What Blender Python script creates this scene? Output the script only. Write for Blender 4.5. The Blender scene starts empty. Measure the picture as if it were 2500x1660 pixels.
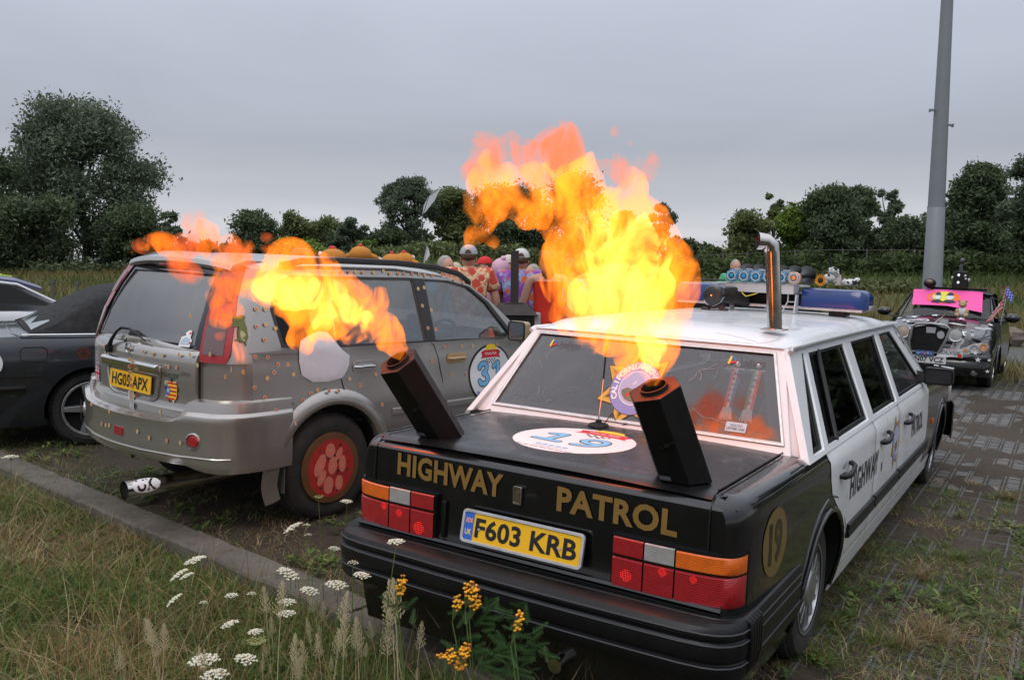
import bpy, bmesh, math, random
import numpy as np
from mathutils import Vector, Matrix, noise as mnoise
from mathutils.geometry import tessellate_polygon
sc = bpy.context.scene
COL = sc.collection
R = math.radians
rnd = random.Random(7)

# ------------------------------------------------------------ camera + frame of the place
F_PX = 2144.4                      # focal length in pixels of a 2500 px wide frame
CAM = Vector((0, 0, 1.69496))
CW = Matrix(((0.9999275720057461, 0.012035395410767185, 0.0),
             (0.0010180988423052497, -0.08458592914507793, 0.9964156683158947),
             (0.011992256561665639, -0.9963434999275955, -0.08459205597802222)))
UP = Vector((0.0262983, -0.00591093, 0.9995417))      # normal of the gently tilted car park
LO = Vector((0.05735, 3.29374, 0.0))
def gz(x, y):
    return LO.z - (UP.x*(x-LO.x) + UP.y*(y-LO.y))/UP.z
def ray(u, v):
    return CW @ Vector(((u-1250)/F_PX, (v-830)/F_PX, 1.0))
def at(u, v, Y):
    d = ray(u, v); return CAM + d*(Y/d.y)
def cframe(yaw, x, y, z=None, dz=0.0):
    Z = UP.normalized(); Y = Vector((math.sin(yaw), math.cos(yaw), 0)); Y = (Y - Z*Y.dot(Z)).normalized(); X = Y.cross(Z)
    m = Matrix((X, Y, Z)).transposed().to_4x4(); m.translation = Vector((x, y, (gz(x, y) if z is None else z)+dz)); return m

cam = bpy.data.cameras.new('camera'); co = bpy.data.objects.new('camera', cam); COL.objects.link(co)
cam.sensor_width = 36; cam.sensor_fit = 'HORIZONTAL'; cam.lens = 36*F_PX/2500; cam.clip_end = 2000; cam.clip_start = 0.05
m = CW.copy(); m3 = Matrix((m.col[0], -m.col[1], -m.col[2])).transposed()
co.matrix_world = Matrix.Translation(CAM) @ m3.to_4x4()
sc.camera = co

# ------------------------------------------------------------ materials
def nodemat(name):
    m = bpy.data.materials.new(name); m.use_nodes = True
    nt = m.node_tree; return m, nt, nt.nodes['Principled BSDF']
def N(nt, t, **k):
    n = nt.nodes.new(t)
    for a, b in k.items():
        if a in ('inp',):
            for i, v in b.items(): n.inputs[i].default_value = v
        else: setattr(n, a, b)
    return n
def mixc(nt, fac, a, b, blend='MIX'):
    n = nt.nodes.new('ShaderNodeMix'); n.data_type = 'RGBA'; n.blend_type = blend
    for s, v in ((0, fac), (6, a), (7, b)):
        if isinstance(v, bpy.types.NodeSocket): nt.links.new(v, n.inputs[s])
        else: n.inputs[s].default_value = v if s == 0 else (*v, 1)[:4]
    return n.outputs[2]
def ramp(nt, src, a, b, ca=(0,0,0,1), cb=(1,1,1,1)):
    r = nt.nodes.new('ShaderNodeValToRGB'); r.color_ramp.elements[0].position = a; r.color_ramp.elements[1].position = b
    r.color_ramp.elements[0].color = ca; r.color_ramp.elements[1].color = cb
    nt.links.new(src, r.inputs[0]); return r.outputs[0]
def noise(nt, scale, detail=4, dist=0.0, vec=None, rough=.55):
    n = N(nt, 'ShaderNodeTexNoise'); n.inputs['Scale'].default_value = scale; n.inputs['Detail'].default_value = detail
    n.inputs['Distortion'].default_value = dist; n.inputs['Roughness'].default_value = rough
    if vec is None:
        tc = N(nt, 'ShaderNodeTexCoord'); vec = tc.outputs['Object']
    nt.links.new(vec, n.inputs['Vector']); return n.outputs[0]
MATS = {}
def M(name, c, rough=.5, metal=0.0, coat=0.0, var=.12, vs=3.0, dirt=None, dirtamt=.35, bump=0.0, bs=60, spec=.5, rv=.15, emit=None, es=0, alpha=None, trans=0, ior=1.45):
    if name in MATS: return MATS[name]
    m, nt, b = nodemat(name)
    n1 = noise(nt, vs, 5)
    lo = tuple(max(0, x*(1-var)) for x in c[:3]); hi = tuple(min(1, x*(1+var)) for x in c[:3])
    colr = mixc(nt, n1, lo, hi)
    if dirt:
        n2 = noise(nt, vs*2.0, 4, .4, rough=.55); f = ramp(nt, n2, .48, .78)
        mu = N(nt, 'ShaderNodeMath', operation='MULTIPLY'); nt.links.new(f, mu.inputs[0]); mu.inputs[1].default_value = dirtamt
        colr = mixc(nt, mu.outputs[0], (0,0,0), dirt) if False else mixc_s(nt, mu.outputs[0], colr, dirt)
    nt.links.new(colr, b.inputs['Base Color'])
    b.inputs['Metallic'].default_value = metal
    n3 = noise(nt, vs*6, 6, .3)
    mr = N(nt, 'ShaderNodeMapRange'); nt.links.new(n3, mr.inputs[0]); mr.inputs[1].default_value = .3; mr.inputs[2].default_value = .7
    mr.inputs[3].default_value = max(0.02, rough-rv*rough); mr.inputs[4].default_value = min(1, rough+rv*rough+.02)
    nt.links.new(mr.outputs[0], b.inputs['Roughness'])
    b.inputs['Coat Weight'].default_value = coat; b.inputs['Coat Roughness'].default_value = .06
    b.inputs['Specular IOR Level'].default_value = spec
    b.inputs['Transmission Weight'].default_value = trans; b.inputs['IOR'].default_value = ior
    if bump:
        nb = noise(nt, bs, 4); bp = N(nt, 'ShaderNodeBump'); bp.inputs['Strength'].default_value = bump; bp.inputs['Distance'].default_value = .01
        nt.links.new(nb, bp.inputs['Height']); nt.links.new(bp.outputs[0], b.inputs['Normal'])
    if emit:
        b.inputs['Emission Color'].default_value = (*emit, 1); b.inputs['Emission Strength'].default_value = es
    MATS[name] = m; return m
def mixc_s(nt, fac, a, b):
    n = nt.nodes.new('ShaderNodeMix'); n.data_type = 'RGBA'
    nt.links.new(fac, n.inputs[0]); nt.links.new(a, n.inputs[6])
    if isinstance(b, bpy.types.NodeSocket): nt.links.new(b, n.inputs[7])
    else: n.inputs[7].default_value = (*b, 1)[:4]
    return n.outputs[2]
def glassmat(name, tint=(.35,.37,.38), rough=.03, base=.06, dust=.0):
    m = bpy.data.materials.new(name); m.use_nodes = True; nt = m.node_tree; nt.nodes.remove(nt.nodes['Principled BSDF'])
    out = nt.nodes['Material Output']
    tr = N(nt, 'ShaderNodeBsdfTransparent'); tr.inputs[0].default_value = (*tint, 1)
    gl = N(nt, 'ShaderNodeBsdfGlossy'); gl.inputs['Roughness'].default_value = rough
    fr0 = N(nt, 'ShaderNodeFresnel'); fr0.inputs[0].default_value = 1.5; fr = N(nt, 'ShaderNodeMath', operation='MULTIPLY'); nt.links.new(fr0.outputs[0], fr.inputs[0]); fr.inputs[1].default_value = .55
    ad = N(nt, 'ShaderNodeMath', operation='ADD'); nt.links.new(fr.outputs[0], ad.inputs[0]); ad.inputs[1].default_value = base; ad.use_clamp = True
    mx = N(nt, 'ShaderNodeMixShader'); nt.links.new(ad.outputs[0], mx.inputs[0]); nt.links.new(tr.outputs[0], mx.inputs[1]); nt.links.new(gl.outputs[0], mx.inputs[2])
    last = mx.outputs[0]
    if dust:
        df = N(nt, 'ShaderNodeBsdfDiffuse'); df.inputs[0].default_value = (.5,.49,.47,1)
        n2 = noise(nt, 2.2, 7, .5); f = ramp(nt, n2, .35, .8, (dust*.4,)*3+(1,), (dust,)*3+(1,))
        m2 = N(nt, 'ShaderNodeMixShader'); nt.links.new(f, m2.inputs[0]); nt.links.new(last, m2.inputs[1]); nt.links.new(df.outputs[0], m2.inputs[2]); last = m2.outputs[0]
    nt.links.new(last, out.inputs['Surface']); MATS[name] = m; return m

# ------------------------------------------------------------ mesh builder
class MB:
    def __init__(s): s.v = []; s.f = []; s.mi = []; s.m = 0
    def add(s, vs, fs, T=None):
        o = len(s.v)
        for v in vs:
            v = Vector(v); s.v.append(tuple(T @ v) if T else tuple(v))
        for f in fs: s.f.append(tuple(i+o for i in f)); s.mi.append(s.m)
        return s
    def box(s, c, d, T=None, taper=1.0):
        x, y, z = c; a, b, h = d[0]/2, d[1]/2, d[2]/2; t = taper
        vs = [(x-a,y-b,z-h),(x+a,y-b,z-h),(x+a,y+b,z-h),(x-a,y+b,z-h),(x-a*t,y-b*t,z+h),(x+a*t,y-b*t,z+h),(x+a*t,y+b*t,z+h),(x-a*t,y+b*t,z+h)]
        return s.add(vs, [(0,3,2,1),(4,5,6,7),(0,1,5,4),(1,2,6,5),(2,3,7,6),(3,0,4,7)], T)
    def hull8(s, vs, T=None):   # eight corners: bottom 4 ccw, top 4 ccw
        return s.add(vs, [(0,3,2,1),(4,5,6,7),(0,1,5,4),(1,2,6,5),(2,3,7,6),(3,0,4,7)], T)
    def tube(s, pts, r, n=10, cap=True, T=None, flat=1.0):
        pts = [Vector(p) for p in pts]; k = len(pts); rs = r if isinstance(r, (list, tuple)) else [r]*k
        vs = []; prev = None
        for i, p in enumerate(pts):
            d = (pts[min(i+1,k-1)]-pts[max(i-1,0)]).normalized()
            if prev is None:
                a = Vector((0,0,1)) if abs(d.z) < .9 else Vector((1,0,0)); u = d.cross(a).normalized()
            else: u = (prev - d*prev.dot(d)).normalized()
            w = d.cross(u); prev = u
            for j in range(n):
                t = 2*math.pi*j/n; vs.append(p + u*math.cos(t)*rs[i] + w*math.sin(t)*rs[i]*flat)
        fs = [(i*n+j, i*n+(j+1)%n, (i+1)*n+(j+1)%n, (i+1)*n+j) for i in range(k-1) for j in range(n)]
        if cap: fs += [tuple(range(n-1,-1,-1)), tuple((k-1)*n+j for j in range(n))]
        return s.add(vs, fs, T)
    def cyl(s, a, b, r, n=24, r2=None, cap=True, T=None): return s.tube([a, b], [r, r if r2 is None else r2], n, cap, T)
    def lathe(s, prof, n=32, T=None):    # prof (r, x): about the X axis
        vs = [(x, r*math.cos(2*math.pi*j/n), r*math.sin(2*math.pi*j/n)) for r, x in prof for j in range(n)]
        fs = [(i*n+j, i*n+(j+1)%n, (i+1)*n+(j+1)%n, (i+1)*n+j) for i in range(len(prof)-1) for j in range(n)]
        return s.add(vs, fs, T)
    def ball(s, c, r, n=12, k=8, T=None, fn=None):
        if not isinstance(r, (tuple, list)): r = (r,r,r)
        vs = []; fs = []
        for i in range(k+1):
            ph = math.pi*i/k
            for j in range(n):
                t = 2*math.pi*j/n; p = Vector((math.sin(ph)*math.cos(t), math.sin(ph)*math.sin(t), math.cos(ph)))
                q = fn(p) if fn else 1.0
                vs.append((c[0]+p.x*r[0]*q, c[1]+p.y*r[1]*q, c[2]+p.z*r[2]*q))
        for i in range(k):
            for j in range(n): fs.append((i*n+j, (i+1)*n+j, (i+1)*n+(j+1)%n, i*n+(j+1)%n))
        return s.add(vs, fs, T)
    def grid(s, fn, us, vs_, T=None, thick=None):
        a, b = len(us), len(vs_)
        P = [Vector(fn(u, v)) for u in us for v in vs_]
        fs = [(i*b+j, (i+1)*b+j, (i+1)*b+j+1, i*b+j+1) for i in range(a-1) for j in range(b-1)]
        if thick is not None:
            t = Vector(thick); o = a*b; P += [p+t for p in P[:o]]
            fs += [tuple(i+o for i in reversed(f)) for f in fs]
            for i in range(a-1):
                fs += [(i*b, i*b+o, (i+1)*b+o, (i+1)*b), (i*b+b-1, (i+1)*b+b-1, (i+1)*b+b-1+o, i*b+b-1+o)]
            for j in range(b-1):
                fs += [(j, j+1, j+1+o, j+o), ((a-1)*b+j, (a-1)*b+j+o, (a-1)*b+j+1+o, (a-1)*b+j+1)]
        return s.add(P, fs, T)
    def panel(s, outer, holes, fn, thick, T=None):   # 2-D outline with holes, mapped by fn, given thickness vector
        loops = [[Vector((p[0], p[1], 0)) for p in l] for l in [outer]+list(holes)]
        tris = tessellate_polygon(loops); flat = [p for l in loops for p in l]; t = Vector(thick)
        P = [Vector(fn(p.x, p.y)) for p in flat]; o = len(P)
        fs = [tuple(t3) for t3 in tris] + [tuple(i+o for i in reversed(t3)) for t3 in tris]
        base = 0
        for l in loops:
            n = len(l); fs += [(base+i, base+(i+1)%n, base+(i+1)%n+o, base+i+o) for i in range(n)]; base += n
        return s.add(P + [p+t for p in P], fs, T)
    def loft(s, rings, cap=True, T=None, closed=True):
        n = len(rings[0]); vs = [p for r_ in rings for p in r_]; e = n if closed else n-1
        fs = [(i*n+j, i*n+(j+1)%n, (i+1)*n+(j+1)%n, (i+1)*n+j) for i in range(len(rings)-1) for j in range(e)]
        if cap: fs += [tuple(range(n-1,-1,-1)), tuple((len(rings)-1)*n+j for j in range(n))]
        return s.add(vs, fs, T)
    def mesh(s, name, mats, sharp=35, merge=1e-5, fix=True):
        me = bpy.data.meshes.new(name); me.from_pydata(s.v, [], s.f)
        for m_ in (mats if isinstance(mats, (list, tuple)) else [mats]): me.materials.append(m_)
        me.polygons.foreach_set('material_index', s.mi)
        bm = bmesh.new(); bm.from_mesh(me)
        if merge: bmesh.ops.remove_doubles(bm, verts=bm.verts, dist=merge)
        if fix: bmesh.ops.recalc_face_normals(bm, faces=bm.faces)
        th = R(sharp)
        for f in bm.faces: f.smooth = True
        for e in bm.edges:
            e.smooth = len(e.link_faces) == 2 and e.calc_face_angle(4) < th
        bm.to_mesh(me); bm.free(); return me
def tag(o, label=None, cat=None, group=None, kind=None):
    if label: o['label'] = label
    if cat: o['category'] = cat
    if group: o['group'] = group
    if kind: o['kind'] = kind
    return o
def empty(name, mat, label=None, cat=None, group=None, kind=None):
    o = bpy.data.objects.new(name, None); COL.objects.link(o); o.matrix_world = mat; o.empty_display_size = .1
    return tag(o, label, cat, group, kind)
def obj(name, mb, mats, parent=None, sharp=35, bevel=0, merge=1e-5, mat=None, sub=0, fix=True, label=None, bseg=2):
    me = mb.mesh(name, mats, sharp, merge, fix) if isinstance(mb, MB) else mb
    o = bpy.data.objects.new(name, me); COL.objects.link(o)
    if parent: o.parent = parent
    if mat: o.matrix_basis = mat
    if bevel:
        b = o.modifiers.new('b', 'BEVEL'); b.width = bevel; b.segments = bseg; b.limit_method = 'ANGLE'; b.angle_limit = R(32); b.harden_normals = False
    if sub:
        q = o.modifiers.new('s', 'SUBSURF'); q.levels = q.render_levels = sub
    if label: o['label'] = label
    return o
def boolean(o, cutter_mb, cmat):
    me = cutter_mb.mesh('cut', [cmat]); c = bpy.data.objects.new('cut', me); COL.objects.link(c)
    c.matrix_world = o.matrix_world if not o.parent else o.parent.matrix_world @ o.matrix_basis
    md = o.modifiers.new('bool', 'BOOLEAN'); md.operation = 'DIFFERENCE'; md.object = c; md.solver = 'EXACT'; md.material_mode = 'TRANSFER'
    bpy.context.view_layer.update()
    dg = bpy.context.evaluated_depsgraph_get(); ev = o.evaluated_get(dg)
    nm = bpy.data.meshes.new_from_object(ev, depsgraph=dg); o.modifiers.clear(); old = o.data; o.data = nm
    bpy.data.objects.remove(c)
    bm = bmesh.new(); bm.from_mesh(nm)
    for e in bm.edges: e.smooth = len(e.link_faces) == 2 and e.calc_face_angle(4) < R(30)
    bm.to_mesh(nm); bm.free(); return o
def copytree(o, parent=None):
    c = o.copy(); COL.objects.link(c); c.parent = parent
    for ch in o.children: copytree(ch, c)
    return c
def lerp(tab, x):
    if x <= tab[0][0]: return tab[0][1]
    for (a, p), (b, q) in zip(tab, tab[1:]):
        if x <= b:
            t = (x-a)/(b-a); return p+(q-p)*t
    return tab[-1][1]
def smooth(tab, x):
    if x <= tab[0][0]: return tab[0][1]
    for (a, p), (b, q) in zip(tab, tab[1:]):
        if x <= b:
            t = (x-a)/(b-a); t = t*t*(3-2*t); return p+(q-p)*t
    return tab[-1][1]
def rrect(w, h, r, n=4, cx=0, cy=0):
    pts = []
    for sx, sy, a0 in ((1,1,0),(-1,1,90),(-1,-1,180),(1,-1,270)):
        for i in range(n+1):
            a = R(a0+90*i/n); pts.append((cx+sx*(w/2-r)+r*math.cos(a), cy+sy*(h/2-r)+r*math.sin(a)))
    return pts
def ell(rx, ry, n=32, cx=0, cy=0): return [(cx+rx*math.cos(2*math.pi*i/n), cy+ry*math.sin(2*math.pi*i/n)) for i in range(n)]
def subdiv(poly, step):
    out = []
    for i, p in enumerate(poly):
        q = poly[(i+1) % len(poly)]; d = math.dist(p, q); k = max(1, int(d/step))
        for j in range(k): t = j/k; out.append((p[0]+(q[0]-p[0])*t, p[1]+(q[1]-p[1])*t))
    return out

# flat writing: returns list of 2-D triangles from Blender's own font
def textgeo(s, size, bold=0.0, xs=1.0, space=1.0, shear=0.0):
    cu = bpy.data.curves.new('t', 'FONT'); cu.body = s; cu.size = size; cu.offset = bold; cu.align_x = 'CENTER'; cu.align_y = 'CENTER'
    cu.space_character = space; cu.shear = shear; cu.resolution_u = 3; cu.fill_mode = 'FRONT'
    o = bpy.data.objects.new('t', cu); COL.objects.link(o); bpy.context.view_layer.update()
    me = o.to_mesh(); vs = [(v.co.x*xs, v.co.y) for v in me.vertices]; fs = [tuple(p.vertices) for p in me.polygons]
    o.to_mesh_clear(); bpy.data.objects.remove(o); bpy.data.curves.remove(cu)
    xs_ = [v[0] for v in vs]; ys = [v[1] for v in vs]; cx = (min(xs_)+max(xs_))/2; cy = (min(ys)+max(ys))/2
    return [(x-cx, y-cy) for x, y in vs], fs
def fit(vs, w=None, h=None):
    W = max(v[0] for v in vs)-min(v[0] for v in vs); H = max(v[1] for v in vs)-min(v[1] for v in vs)
    sx = w/W if w else h/H; sy = h/H if h else sx
    return [(x*sx, y*sy) for x, y in vs]
def put2d(mb, vs, fs, fn, mi=0):
    mb.m = mi; mb.add([fn(x, y) for x, y in vs], fs); return mb
def putpoly(mb, poly, fn, mi=0):
    mb.m = mi
    tr = tessellate_polygon([[Vector((p[0], p[1], 0)) for p in poly]])
    mb.add([fn(x, y) for x, y in poly], [tuple(t) for t in tr]); return mb
def text_on(mb, s, w, h, fn, mi=0, bold=.0, space=1.0, cx=0, cy=0, shear=0):
    vs, fs = textgeo(s, 1.0, bold, 1, space, shear); vs = fit(vs, w, h)
    return put2d(mb, [(x+cx, y+cy) for x, y in vs], fs, fn, mi)
# ------------------------------------------------------------ shared materials
BLACKP = M('black_paint', (.004,.004,.0045), .2, coat=.6, var=.2, dirt=(.05,.04,.03), dirtamt=.08, vs=2.2, rv=.35)
WHITEP = M('white_paint', (.76,.76,.77), .3, coat=.5, var=.03, dirt=(.50,.48,.46), dirtamt=.15, vs=1.6)
BLKPLAST = M('black_plastic', (.006,.006,.0065), .38, var=.25, dirt=(.03,.028,.025), dirtamt=.2, spec=.35)
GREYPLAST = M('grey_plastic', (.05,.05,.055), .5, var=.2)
MATTBLK = M('matt_black_steel', (.005,.0045,.0045), .5, var=.3, dirt=(.02,.017,.015), dirtamt=.3, vs=5, spec=.3)
RUBBER = M('tyre_rubber', (.022,.021,.02), .75, var=.25, dirt=(.07,.06,.05), dirtamt=.5, vs=4, bump=.25, bs=120)
CHROME = M('chrome', (.72,.72,.72), .12, metal=1, var=.04)
STEEL = M('brushed_steel', (.55,.53,.50), .16, metal=1, var=.12, dirt=(.14,.11,.09), dirtamt=.3, vs=4)
ALLOY = M('alloy', (.42,.43,.44), .35, metal=.85, var=.1, dirt=(.12,.11,.1), dirtamt=.4, vs=8)
TRIM = M('bright_trim', (.62,.62,.62), .35, metal=.6, var=.15, dirt=(.2,.19,.18), dirtamt=.5, vs=12)
DARK = M('dark_cavity', (.004,.004,.004), .9, var=.1)
SEAM = M('seam', (.003,.003,.003), .8, var=.1)
GOLD = M('gold_lettering', (.30,.175,.045), .38, metal=.35, var=.12, vs=9)
PLATEY = M('plate_yellow', (.86,.47,.012), .4, var=.05)
PLATEW = M('plate_white', (.62,.62,.60), .4, var=.05)
INKK = M('plate_black', (.012,.012,.014), .4, var=.1)
BLUEUK = M('plate_blue', (.03,.13,.55), .4, var=.06)
RED = M('flag_red', (.62,.02,.03), .45, var=.06)
WHITE = M('sticker_white', (.78,.79,.80), .35, var=.03)
NAVY = M('flag_navy', (.02,.04,.22), .45, var=.06)
YEL = M('sticker_yellow', (.85,.62,.03), .4, var=.06)
SKYBL = M('sticker_sky_blue', (.20,.52,.82), .4, var=.05)
ORNG = M('sticker_orange', (.75,.22,.03), .45, var=.15)
LGREY = M('sticker_grey', (.35,.36,.38), .45, var=.1)
def lensmat(name, c, es=0.0):
    m = M(name, c, .16, coat=.6, var=.3, vs=30)
    nt = m.node_tree; b = nt.nodes['Principled BSDF']
    tc = N(nt, 'ShaderNodeTexCoord'); w = N(nt, 'ShaderNodeTexWave', bands_direction='X'); w.inputs['Scale'].default_value = 55
    w2 = N(nt, 'ShaderNodeTexWave', bands_direction='Z'); w2.inputs['Scale'].default_value = 55
    for q in (w, w2): nt.links.new(tc.outputs['Object'], q.inputs['Vector'])
    ad = N(nt, 'ShaderNodeMath', operation='ADD'); nt.links.new(w.outputs[1], ad.inputs[0]); nt.links.new(w2.outputs[1], ad.inputs[1])
    bp = N(nt, 'ShaderNodeBump'); bp.inputs['Strength'].default_value = .35; bp.inputs['Distance'].default_value = .002
    nt.links.new(ad.outputs[0], bp.inputs['Height']); nt.links.new(bp.outputs[0], b.inputs['Normal'])
    return m
LRED = lensmat('lens_red', (.33,.008,.012)); LAMB = lensmat('lens_amber', (.72,.13,.006)); LWHT = lensmat('lens_clear', (.34,.32,.30))
GLOWR = M('lit_bulb_red', (.6,.02,.02), .3, emit=(1,.03,.02), es=1.6)
GL_DARK = glassmat('tinted_glass', (.42,.42,.43), .02, .0, .0)
GL_REAR = glassmat('rear_glass', (.80,.79,.79), .06, .05, .05)
GL_CLEAR = glassmat('clear_glass', (.80,.83,.83), .02, .03, .03)
GL_SUV = glassmat('suv_rear_glass', (.5,.52,.53), .05, .22, .22)
def seams(name, lines, parent, r=.0028, mat=None):
    mb = MB()
    for l in lines: mb.tube(l, r, 6)
    return obj(name, mb, mat or SEAM, parent)

def union_jack(mb, fn, w, h, base=0):   # mats: base+0 navy, +1 white, +2 red
    put2d(mb, [(-w/2,-h/2),(w/2,-h/2),(w/2,h/2),(-w/2,h/2)], [(0,1,2,3)], lambda x, y: fn(x, y, 0), base)
    def bar(a, b, t, mi, l):
        d = Vector((b[0]-a[0], b[1]-a[1])).normalized(); n = Vector((-d.y, d.x))*t/2
        put2d(mb, [(a[0]+n.x,a[1]+n.y),(a[0]-n.x,a[1]-n.y),(b[0]-n.x,b[1]-n.y),(b[0]+n.x,b[1]+n.y)], [(0,1,2,3)], lambda x, y: fn(x, y, l), mi)
    for s in (1,-1): bar((-w*.46,-s*h*.42),(w*.46,s*h*.42), h*.16, base+1, 1); bar((-w*.46,-s*h*.42),(w*.46,s*h*.42), h*.06, base+2, 2)
    bar((-w/2,0),(w/2,0), h*.32, base+1, 3); bar((0,-h/2),(0,h/2), h*.32, base+1, 3.3)
    bar((-w/2,0),(w/2,0), h*.18, base+2, 4); bar((0,-h/2),(0,h/2), h*.18, base+2, 4.3)

def wheel(parent, x, y, side, r=.31, w=.19, rim=.205, style='fin', rimmat=None, n=72):
    s = side
    T = Matrix.Translation((x, y, r)) @ Matrix.Diagonal((s, 1, 1, 1))
    t = empty('wheel', Matrix.Identity(4)); t.parent = parent; t.matrix_basis = Matrix.Translation((x, y, r))
    S = Matrix.Diagonal((s, 1, 1, 1))
    mb = MB(); q = w/2
    mb.lathe([(rim-.02,-.0),(rim-.015,-.012),(rim+.004,-.006),(r*.80,.004),(r*.93,-.004),(r*.975,-.022),(r,-.045),(r,-.07),(r-.008,-.072),(r-.008,-.08),(r,-.082),(r,-w+.045),(r*.97,-w+.02),(r*.85,-w),(rim,-w)], n, T=S)
    k = 60
    for i in range(k):      # shoulder blocks of the tread
        a = 2*math.pi*i/k; Rm = Matrix.Rotation(a, 4, 'X')
        mb.box((-.052,0,r-.001), (.036,.62*2*math.pi*r/k,.012), T=S @ Rm)
    obj('tyre', mb, RUBBER, t, 40)
    rm = MB(); rr = rim
    if style == 'fin':
        rm.lathe([(rr,-.004),(rr-.004,.0),(rr-.016,-.002),(rr-.022,-.03),(rr-.03,-.04)], n, T=S)
        for i in range(15):
            Rm = Matrix.Rotation(2*math.pi*i/15, 4, 'X')
            rm.hull8([(-.035,-.007,.075),(-.006,-.012,.075),(-.006,.012,.075),(-.035,.007,.075),(-.03,-.006,rr-.018),(-.012,-.009,rr-.018),(-.012,.009,rr-.018),(-.03,.006,rr-.018)], T=S @ Rm)
        rm.lathe([(0,.010),(.04,.009),(.075,.004),(.085,-.004),(.088,-.03)], 40, T=S)
    elif style == 'five':
        rm.lathe([(rr,-.002),(rr-.003,.003),(rr-.02,.001),(rr-.026,-.03)], n, T=S)
        for i in range(5):
            Rm = Matrix.Rotation(2*math.pi*i/5+.3, 4, 'X')
            rm.hull8([(-.04,-.035,.02),(-.004,-.03,.02),(-.004,.03,.02),(-.04,.035,.02),(-.03,-.024,rr-.02),(0,-.018,rr-.02),(0,.018,rr-.02),(-.03,.024,rr-.02)], T=S @ Rm)
        rm.lathe([(0,.002),(.03,.002),(.055,-.002),(.06,-.03)], 30, T=S)
    obj('rim', rm, rimmat or ALLOY, t, 30, bevel=.0015)
    bk = MB(); bk.lathe([(0,-.05),(rr-.02,-.05),(rr-.01,-.02)], 40, T=S); obj('brake_disc', bk, DARK, t)
    return t
def uk_plate(parent, text, T, mat, w=.52, h=.111, band=True, frame=True, screws=True):
    e = empty('number_plate', Matrix.Identity(4)); e.parent = parent; e.matrix_basis = T     # local: x right, z up, -y toward viewer
    mb = MB(); mb.panel(rrect(w,h,.010,4), [], lambda x,y:(x,-.004,y), (0,.004,0)); obj('plate_sheet', mb, mat, e)
    if frame:
        mb = MB(); mb.panel(rrect(w+.018,h+.018,.018,5), [rrect(w-.004,h-.004,.010,5)], lambda x,y:(x,-.009,y), (0,.012,0)); obj('plate_frame', mb, TRIM, e, bevel=.002)
    f = lambda x, y: (x, -.0052, y)
    mb = MB(); x0 = .018 if band else 0
    text_on(mb, text, w*(.86 if band else .88), h*.70, f, 0, bold=.028, cx=x0, space=1.02); obj('plate_lettering', mb, INKK, e, fix=False)
    if band:
        mb = MB(); put2d(mb, [(-w/2+.003,-h/2+.003),(-w/2+.045,-h/2+.003),(-w/2+.045,h/2-.003),(-w/2+.003,h/2-.003)], [(0,1,2,3)], f, 3)
        union_jack(mb, lambda x,y,l:(x-w/2+.024, -.0054-.0002*l, y+.022), .032, .022)
        text_on(mb, 'UK', .030, .022, lambda x,y:(x-w/2+.024,-.0056,y-.022), 4, bold=.02)
        obj('plate_country_band', mb, [NAVY, WHITE, RED, BLUEUK, YEL], e, fix=False)
    if screws:
        mb = MB()
        for sx in (-.36,.33): mb.cyl((sx*w,-.0048,-.006),(sx*w,-.008,-.006),.005,10)
        obj('plate_screw', mb, TRIM, e)
    return e
def stroke2d(mb, pts, w, fn, mi, l):
    mb.m = mi
    for i, p in enumerate(pts):
        putpoly(mb, ell(w/2,w/2,14,*p), lambda x,y: fn(x,y,l+.02*(i%7)), mi)
        if i:
            a = Vector(pts[i-1]); b = Vector(p); d = b-a
            if d.length < 1e-6: continue
            n = Vector((-d.y,d.x)).normalized()*w/2; putpoly(mb, [tuple(a+n),tuple(a-n),tuple(b-n),tuple(b+n)], lambda x,y: fn(x,y,l+.02*(i%5)+.01), mi)
DIG = {'1': [[(-.20,.28),(-.12,.33),(0,.42),(.03,.40),(.02,0),(.02,-.38)],[(-.22,-.42),(.24,-.42)],[(-.06,.40),(.02,.40)]],
       '9': [[(.0+.20*math.cos(t),.17+.24*math.sin(t)) for t in [2*math.pi*k/18 for k in range(19)]],[(.20,.15),(.21,0),(.15,-.2),(.02,-.36),(-.16,-.42)],[(-.18,-.40),(-.14,-.36)]],
       '3': [[(-.20,.30),(-.12,.40),(.0,.44),(.12,.40),(.18,.28),(.14,.12),(.0,.03)],[(.0,.03),(.15,-.04),(.22,-.18),(.17,-.34),(.02,-.42),(-.14,-.38),(-.21,-.28)],[(-.19,.26),(-.16,.28)]]}
def sdigits(mb, s, w, h, fn, t, cx=0, cy=0):     # round cartoon digits: blue with a black outline
    k = len(s)
    for wd, mi, l in ((.235,1,0),(.165,2,.5)):
        for i, ch in enumerate(s):
            ox = cx+w*((i+.5)/k-.5)
            for st_ in DIG[ch]: stroke2d(mb, [(ox+p[0]*w/k*1.35, cy+p[1]*h*.92) for p in st_], wd*h, fn, mi, l)
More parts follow.
